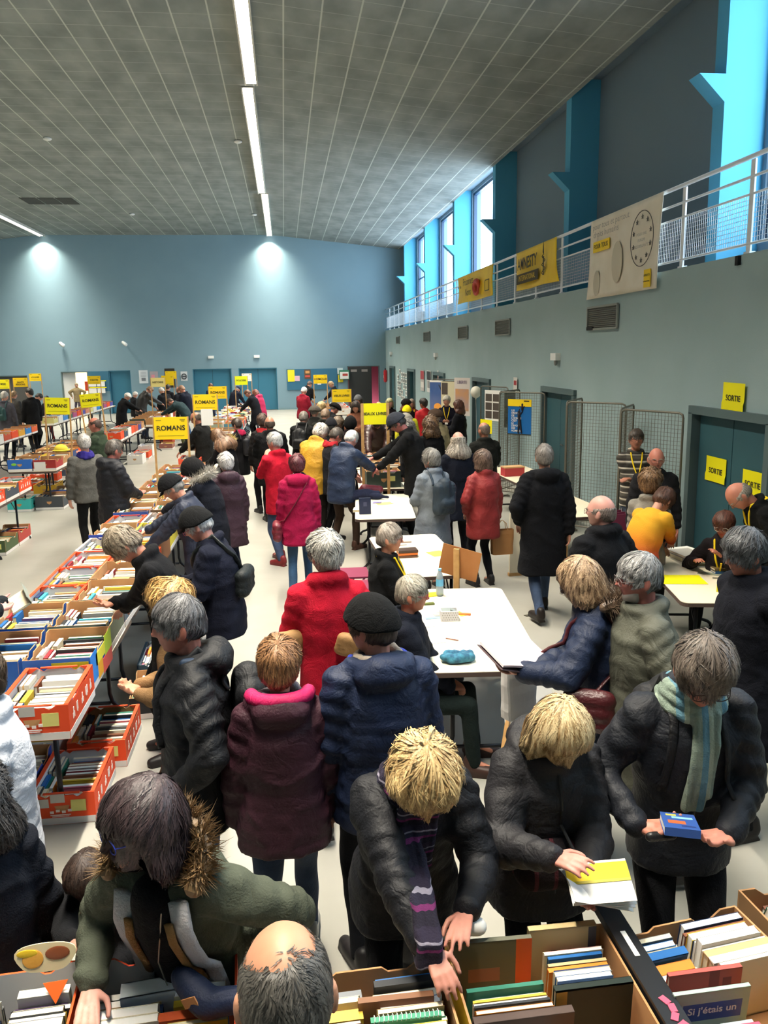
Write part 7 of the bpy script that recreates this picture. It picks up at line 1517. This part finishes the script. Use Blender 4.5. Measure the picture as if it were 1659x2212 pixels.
# --- seated at the counter
P('seated_black', (838, 1128), 1.74, -98, 'person with short grey hair and glasses seated in a black jacket with yellow lanyard', hair=('short', '#8a7c70', '#b0a498'), jac=('wool', '#0e0f12', .03, 0, 1.0), legs='#15161a', fem=1, pose='sit', nod=4, turn=-6, arms=('lap', 'lap'), glasses='#6a3038', lany=1, skn='#c4866c')
P('seated_navy', (886, 1240), 1.7, -102, 'person with grey hair and red glasses seated in a navy fleece at the white table', hair=('short', '#8f8878', '#b8b2a2'), jac=('wool', '#151b2a', .03, 0, 1.02), legs='#1c2a28', fem=1, pose='sit', nod=6, arms=('lap', 'lap'), glasses='#a0283c', shoe='#3a2620', skn='#c88468')
# --- left side
P('grey_sweater', (180, 936), 1.72, 28, 'person with thin white hair in a grey woollen sweater, purple collar, from behind', hair=('short', '#a8a098', '#cbc6c0'), jac=('wool', '#5c5a55', .02, .1, 1.2), legs='#191a1c', scarf=('scarf', '#2c2470'), arms=('down', 'hold'), skn='#c8927c', collar=0, pose='step')
P('black_puffer', (243, 948), 1.76, -52, 'person with short dark hair in a black down jacket facing right', hair=('short', '#4a423c', '#6e655e'), jac=('nylon', '#1b1d26', .055, .2, 1.15), legs='#141519', nod=16, hood=1, puff=.018, arms=('holdlow', 'holdlow'), skn='#b86e60')
P('green_fleece', (205, 901), 1.76, 80, 'person with glasses and receding hair in a dark green fleece, behind the sweater', hair=('fuzz', '#4c3a30'), jac=('wool', '#2f3b2c', .035, .16, 1.15), legs='#1c1c20', glasses='#4a3c34', arms=('hold', 'hold'), skn='#b8715e', nod=6)
P('edge_white', (-62, 1392), 1.68, 110, 'person in a white quilted jacket cut off by the left edge', hair=('thick', '#5a4a3a'), jac=('nylon', '#c9ccd4', .045, .2, 1.15), legs='#3a3c44', fem=1, arms=('hold', 'down'), puff=.006)
P('edge_curly', (-72, 1636), 1.5, 30, 'person whose dark curly head shows at the left edge, in a navy coat', hair=('curly', '#1c1a1a', '#4a4644'), jac=('wool', '#151a26', .03, .2, 1.0), legs='#17191f', nod=10, fem=1)
P('edge_jeans', (-78, 1330), 1.76, 60, 'person striding out of the left edge in jeans and red shoes', hair=('short', '#4a3a30'), jac=('wool', '#2a3a5a', .03, .1, 1.0), legs='#2f4a66', denim=1, pose='walk', shoe='#8f2a2c', root=(-1.78, 4.1), arms=('down', 'down'))
P('edge_hands', (-75, 1180), 1.7, -70, 'person beyond the left edge whose hands hold an open grey book', hair=('short', '#5a4a3a'), jac=('wool', '#232a30', .03, .2, 1.0), legs='#1c1c22', nod=25, arms=(AZ(8, 1300, 1.2), AZ(18, 1318, 1.17)), palm=((0, 0, 1), (0, 0, 1)), skn='#c48a84')
P('child', (188, 1838), 1.28, 172, 'child with brown hair half hidden behind the green parka, one arm stretched out', hair=('bob', '#2e2420', '#4a3a32'), jac=('wool', '#17181c', .02, .1, .85), legs='#1b1c22', fem=1, nod=26, lean=10, arms=('hold', AZ(158, 2035, 1.0)), skn='#b08070', Y=2.62)
# --- far left
FG = dict(nod=12)
P('far_a', (8, 845), 1.72, -10, 'person with grey hair in a slate jacket at the far left edge', hair=('short', '#9a958c'), jac=('wool', '#46454c', .04, .3, 1.1), legs='#22252e', Y=23.5, **FG)
P('far_b', (29, 844), 1.72, -20, 'person with brown hair and charcoal jacket, second at far left', hair=('short', '#6a543c'), jac=('wool', '#3e3d3c', .035, .2, 1.1), legs='#22304a', Y=27.0, **FG)
backpack(PEOPLE['far_a'], '#1c4040', 'dark green backpack between the two men at far left', .9)
P('far_c', (63, 838), 1.78, 40, 'person with black hair and a long black coat with a yellow shoulder line', hair=('short', '#17130f'), jac=('wool', '#131214', .03, .4, 1.05), legs='#131316', Y=25.0, pose='step', turn=30, skn='#c49884')
P('far_d', (82, 851), 1.66, -60, 'person with bent dark head and raised hood beside the long black coat', hair=('short', '#1a1614'), jac=('wool', '#1b1a1e', .03, .2, 1.0), legs='#141418', Y=26.6, nod=34, lean=12, arms=('hold', 'hold'))
P('far_e', (101, 857), 1.62, 180, 'person in dark red trousers behind the left bright yellow ROMANS placard', hair=('short', '#17130f'), jac=('wool', '#1c1a20', .03, .2, 1.0), legs='#7a2420', Y=28.6, **FG)
P('far_door', (165, 829), 1.74, 178, 'person in a sandy coat with hands on hips standing in the bright doorway', hair=('short', '#8a7a60'), jac=('wool', '#8a7a5c', .04, .2, 1.1), legs='#3a3440', arms=('hip', 'hip'), Y=41.0)
P('far_f', (274, 850), 1.72, -52, 'person with white cap and long black coat bending over the tables', hair=('short', '#c9c4bc'), jac=('wool', '#141416', .04, .36, 1.2), legs='#17171a', lean=22, nod=20, Y=27.4, hat=('beanie', '#d8d4cc'), arms=('reach', 'reach'))
P('far_g', (291, 847), 1.72, -50, 'person with white hair and dark jacket just behind the white cap', hair=('short', '#c4bdb4'), jac=('wool', '#2c2c30', .03, .2, 1.0), legs='#1c1c20', Y=30.5, nod=24)
P('far_h', (322, 836), 1.76, -55, 'person in a black leather jacket bowing over the green crates', hair=('short', '#7a5c40'), jac=('leather', '#1f1a19', .05, .14, 1.15), legs='#2a3346', lean=30, nod=22, Y=28.8, arms=('table', 'reach'), skn='#b8806a')
P('far_i', (349, 838), 1.74, 30, 'person with silver hair and black jacket behind the crates', hair=('short', '#b8b2aa'), jac=('wool', '#1e2026', .035, .2, 1.05), legs='#17171c', lean=14, nod=24, Y=29.8, turn=30)
P('far_j', (362, 830), 1.76, -20, 'person with black hair in front of the yellow placard pair', hair=('short', '#17130f'), jac=('wool', '#191a20', .035, .2, 1.1), legs='#17171c', Y=31.0, nod=16)
P('far_k', (349, 862), 1.72, 68, 'person in a bottle green sweater and olive trousers bending low over the table', hair=('short', '#3a2c22'), jac=('wool', '#25363a', .03, .1, 1.2), legs='#56583a', lean=62, nod=0, Y=26.2, arms=('reach', 'reach'), skn='#b87c68', root=(-3.15, 26.2))
P('far_l', (393, 833), 1.78, 62, 'person in a navy jacket and jeans leaning to the left', hair=('short', '#8a6a54'), jac=('wool', '#171d30', .04, .18, 1.15), legs='#2c4a6e', denim=1, lean=14, nod=20, Y=28.0, skn='#b8806c', arms=('hold', 'table'))
P('far_m', (385, 836), 1.76, 40, 'person with a bald forehead directly behind the navy jacket', hair=('bald', '#8a6a54'), jac=('wool', '#23242c', .03, .2, 1.0), legs='#17171c', Y=30.2, nod=30, skn='#b8806c')
P('far_n', (455, 828), 1.68, 180, 'person with auburn hair behind the second amber ROMANS placard', hair=('thick', '#5c3a2c'), jac=('wool', '#23304a', .03, .3, 1.0), legs='#23283c', fem=1, Y=34.0)
P('far_o', (513, 836), 1.76, -38, 'person in navy cap and jacket bending over the far book rows', hair=('short', '#8a8a8a'), jac=('wool', '#151a2e', .04, .16, 1.1), legs='#1a1c26', hat=('cap', '#1a2444'), lean=26, nod=26, Y=31.8, arms=('table', 'table'))
P('far_p', (536, 843), 1.66, 66, 'person with brown hair and black coat bending left over the books', hair=('short', '#5a3a28'), jac=('wool', '#13151f', .035, .36, 1.05), legs='#14151c', lean=22, nod=24, Y=26.8, arms=('table', 'reach'), skn='#b87e6c', fem=1)
P('far_q', (553, 842), 1.66, 50, 'person in a pink hooded jacket behind the black coat', hair=('bob', '#6a3a30'), jac=('nylon', '#b01f4e', .04, .24, 1.1), legs='#3a3a44', lean=18, nod=20, Y=28.6, fem=1, hood=1)
P('far_r', (656, 836), 1.66, -35, 'person with white hair in a crimson cardigan reading', hair=('short', '#d8d2c8', '#efeae2'), jac=('wool', '#86162a', .035, .16, 1.15), legs='#2a2224', Y=26.0, nod=26, arms=('hold', 'hold'), fem=1)
P('far_s', (668, 824), 1.76, -40, 'person with brown hair in a black jacket behind the crimson cardigan', hair=('short', '#4a3428'), jac=('wool', '#15161a', .04, .2, 1.1), legs='#17171c', lean=20, nod=22, Y=31.0, arms=('table', 'hold'))
P('far_t', (716, 824), 1.7, 68, 'person with blond brown hair in a navy waistcoat and jeans, right of HUMOUR', hair=('short', '#9a7c58'), jac=('wool', '#1b2230', .03, .16, 1.0), legs='#24467a', denim=1, lean=10, nod=26, Y=32.0, fem=1, arms=('table', 'table'))
# ------------------------------------------------------------------ things held or worn
back_bag(PEOPLE['pink_glasses'], '#151f22', 'dark green sling bag across the back of the navy jacket')
shoulder_bag(PEOPLE['blue_fur'], '#4a161c', 'burgundy handbag hanging at the side of the blue down coat', side=-1, at=-1, z=1.0, size=(.12, .05, .1), x=-.33, y=.0)
shoulder_bag(PEOPLE['hands_front'], '#c9b82a', 'yellow tag strap at the front of the navy coat', side=1, at=1, z=.75, size=(.06, .03, .08), x=.32) if False else None
def wpos(k, i, off=(0, 0, 0)): return PEOPLE[k]['WR'][i]+PEOPLE[k]['RZ']@np.array(off)
# paperback held by the man with the scarf
p = (wpos('man_scarf', 0)+wpos('man_scarf', 1))/2
def flatbook(loc, rz, dims, col, label, tiltx=0, tilty=0, prints=(), pages=pgw):
    o = onebook('book', tuple(loc), rz, (dims[0], dims[2], dims[1]), col, label, rx=math.pi/2+tiltx, ry=tilty, pages=pages); face_print(o, prints); return o
hb = flatbook(at_z(1468, 1782, 1.18), -.35, (.115, .175, .028), '#2a4a8a', 'thick blue and orange paperback in the hands of the man with the green scarf', tiltx=-.25, prints=())
for (x, y, w, h, c) in ((-.1, .1, .5, .2, '#c2562c'), (.1, -.2, .6, .12, '#7ab0c8'), (-.2, -.35, .3, .1, '#d8c04a'), (.2, .32, .4, .1, '#1b2f6a')): obj('cover_print', MB().box((x, .503, y), (w, .02, h)), mat('panel_'+c, c, .5), hb)
remesh_obj('phone_case', MB().cap((-.04, 0, 0), (.04, 0, 0), .018, .018), .006, fabric('#17171a', 'leather'), loc=at_z(1428, 1806, 1.13), label='black phone case under the paperback of the man with the scarf', cat='phone case')
# brochure of the blond person in grey: cover and fanned pages
c0 = at_z(1295, 1905, 1.12)
br = put('brochure', None, loc=c0, rz=-.2, rot=(.35, -.1, -.15), label='open brochure with a yellow and white cover held over the boxes', cat='brochure')
def leaf(w, h, y0, curl, th, T=None):
    V = []; n = 8
    for l in (0, 1):
        for j in range(n+1):
            for i in range(2): V.append(((i-.5)*w, y0+h*j/n, -curl*(j/n)**2+(th if l else 0)))
    N = 2*(n+1); F = []
    for j in range(n): a = 2*j; F += [(a, a+2, a+3, a+1), (a+N, a+N+1, a+N+3, a+N+2), (a, a+N, a+N+2, a+2), (a+1, a+3, a+N+3, a+N+1)]
    F += [(0, 1, N+1, N), (2*n, 2*n+N, 2*n+1+N, 2*n+1)]; return np.array(V), F
for k, (cu, ang) in enumerate(((.0, 0), (.03, -.12), (.05, -.25), (.07, -.4))):
    V, F = leaf(.2, .15, -.075, cu, .002); V = V@rotx(-ang*.2).T@roty(-ang).T+np.array([0, 0, -.004*k]); obj('cover' if k == 0 else 'page', MB().add(V, F), m_paper, br)
obj('yellow_print', MB().box((0, .035, .0035), (.2, .06, .002)), m_yel2, br); obj('green_print', MB().box((.0, .0, .0035), (.2, .01, .002)), mat('print_olive', '#b5a82a', .5), br)
# open book of the blue coat
c0 = at_z(1112, 1418, 1.2); ob = put('open_book', None, loc=c0, rot=(.25, .1, .35), label='large open book with pale pink pages held by the person in the blue down coat', cat='book')
for q in (-1, 1):
    obj('cover', MB().box((q*.085, 0, -.006), (.17, .24, .004), rot=roty(-q*.22)), mat('cover_mauve', '#5a4a4e', .5), ob)
    V, F = leaf(.23, .16, 0, .012, .012); V = V@rotz(-q*math.pi/2).T; V = V@roty(-q*.22).T; obj('pages', MB().add(V, F), mat('pages_pink', '#dcc6ca', .8), ob)
# grey open book at the left edge
c0 = at_z(42, 1300, 1.22); ob = put('open_book', None, loc=c0, rot=(.3, -.5, .3), label='open grey book held by the hands at the left edge', cat='book')
obj('cover', MB().box((0, 0, 0), (.13, .2, .004)).box((.07, 0, .03), (.004, .2, .06)), mat('cover_grey', '#8a8f86', .5), ob); obj('pages', MB().box((.0, 0, .006), (.12, .19, .008)), pg.materials[0], ob)
# bags
paper_bag(tuple(PEOPLE['coral_coat']['WR'][1]+np.array([.06, 0, -.46])), .1, .26, .12, .3, '#9a6a3a', 'brown paper carrier bag hanging beside the brick red coat')
for k, (px, py, z, rz, lab) in enumerate(((655, 1335, 1.05, .5, 'folded brown paper bag tucked left of the scarlet anorak'), (712, 1350, 1.03, -.3, 'crumpled brown paper bag held against the scarlet anorak'))):
    pz = np.array(PEOPLE['red_anorak']['wl'](np.array([(-.27, -.06), (.08, -.2)][k]+(1.12,))))
    f = MB()
    for q in range(4): f.cap((-.07, 0, .025*q), (.07, .01*q, .025*q+.01), .032, .038, 10)
    remesh_obj('paper_bag', f, .01, mat('bag_kraft', '#9a7448', .75, bump=.5, bscale=25), amp=.014, loc=tuple(pz), rot=(.2, .3, rz), label=lab, cat='bag')
wb = put('wicker_basket', None, loc=tuple(PEOPLE['tan_hair']['wl'](np.array([-.12, .32, .14]))), label='brown wicker basket bag hanging behind the striding man in black', cat='bag')
obj('basket_body', MB().tube([(0, 0, z) for z in (0, .05, .16, .24, .27)], [.08, .13, .15, .12, .125], 20), mat('wicker_brown', '#7a4426', .7, bump=.8, bscale=60, mix='#5c3018', mscale=40), wb, smooth=True); obj('handle', MB().tube([(-.1, 0, .26), (-.06, 0, .42), (.06, 0, .42), (.1, 0, .26)], .008, 8), mat('wicker_handle', '#6a4426', .6), wb, smooth=True)
# small tissue by the searching hands and the card of the child
remesh_obj('tissue', MB().cap((-.05, 0, 0), (.05, .01, .01), .022, .026), .006, m_paper, amp=.008, loc=at_z(1000, 2015, 1.03), label='crumpled white tissue held by the person with the patterned scarf', cat='tissue')
# white carrier bag under the open book
paper_bag(tuple(at_z(1120, 1545, .75)), .4, .2, .1, .3, '#d8d6d4', 'white paper bag behind the blond person in charcoal', name='carrier_bag')
fb = remesh_obj('handbag', MB().cap((-.1, 0, 0), (.1, 0, 0), .07, .08).cap((-.08, 0, .05), (.08, 0, .05), .06, .06), .012, stripe_cloth('bag_pattern', [(0, '#1b1517'), (.4, '#4a2228'), (.6, '#1b1517')], 'X', 14), amp=.01, loc=tuple(PEOPLE['blond_grey']['wl'](np.array([.0, .18, .98]))), label='dark patterned handbag in front of the person with the brochure', cat='bag')
bg2 = remesh_obj('belt_bag', MB().cap((-.1, 0, .02), (.0, .02, -.01), .04, .045).cap((0, .02, -.01), (.1, 0, .04), .045, .035), .01, fabric('#16203a', 'nylon'), amp=.006, loc=tuple(PEOPLE['parka']['wl'](np.array([-.17, .2, 1.0]))), rz=2.7, label='navy bag with a tan tag at the waist of the green parka', cat='bag')
obj('tan_tag', MB().box((.04, .058, .02), (.05, .004, .028), rot=roty(.5)), mat('tag_tan', '#b07a48', .6), bg2)
bpy.data.scenes.remove(TS)
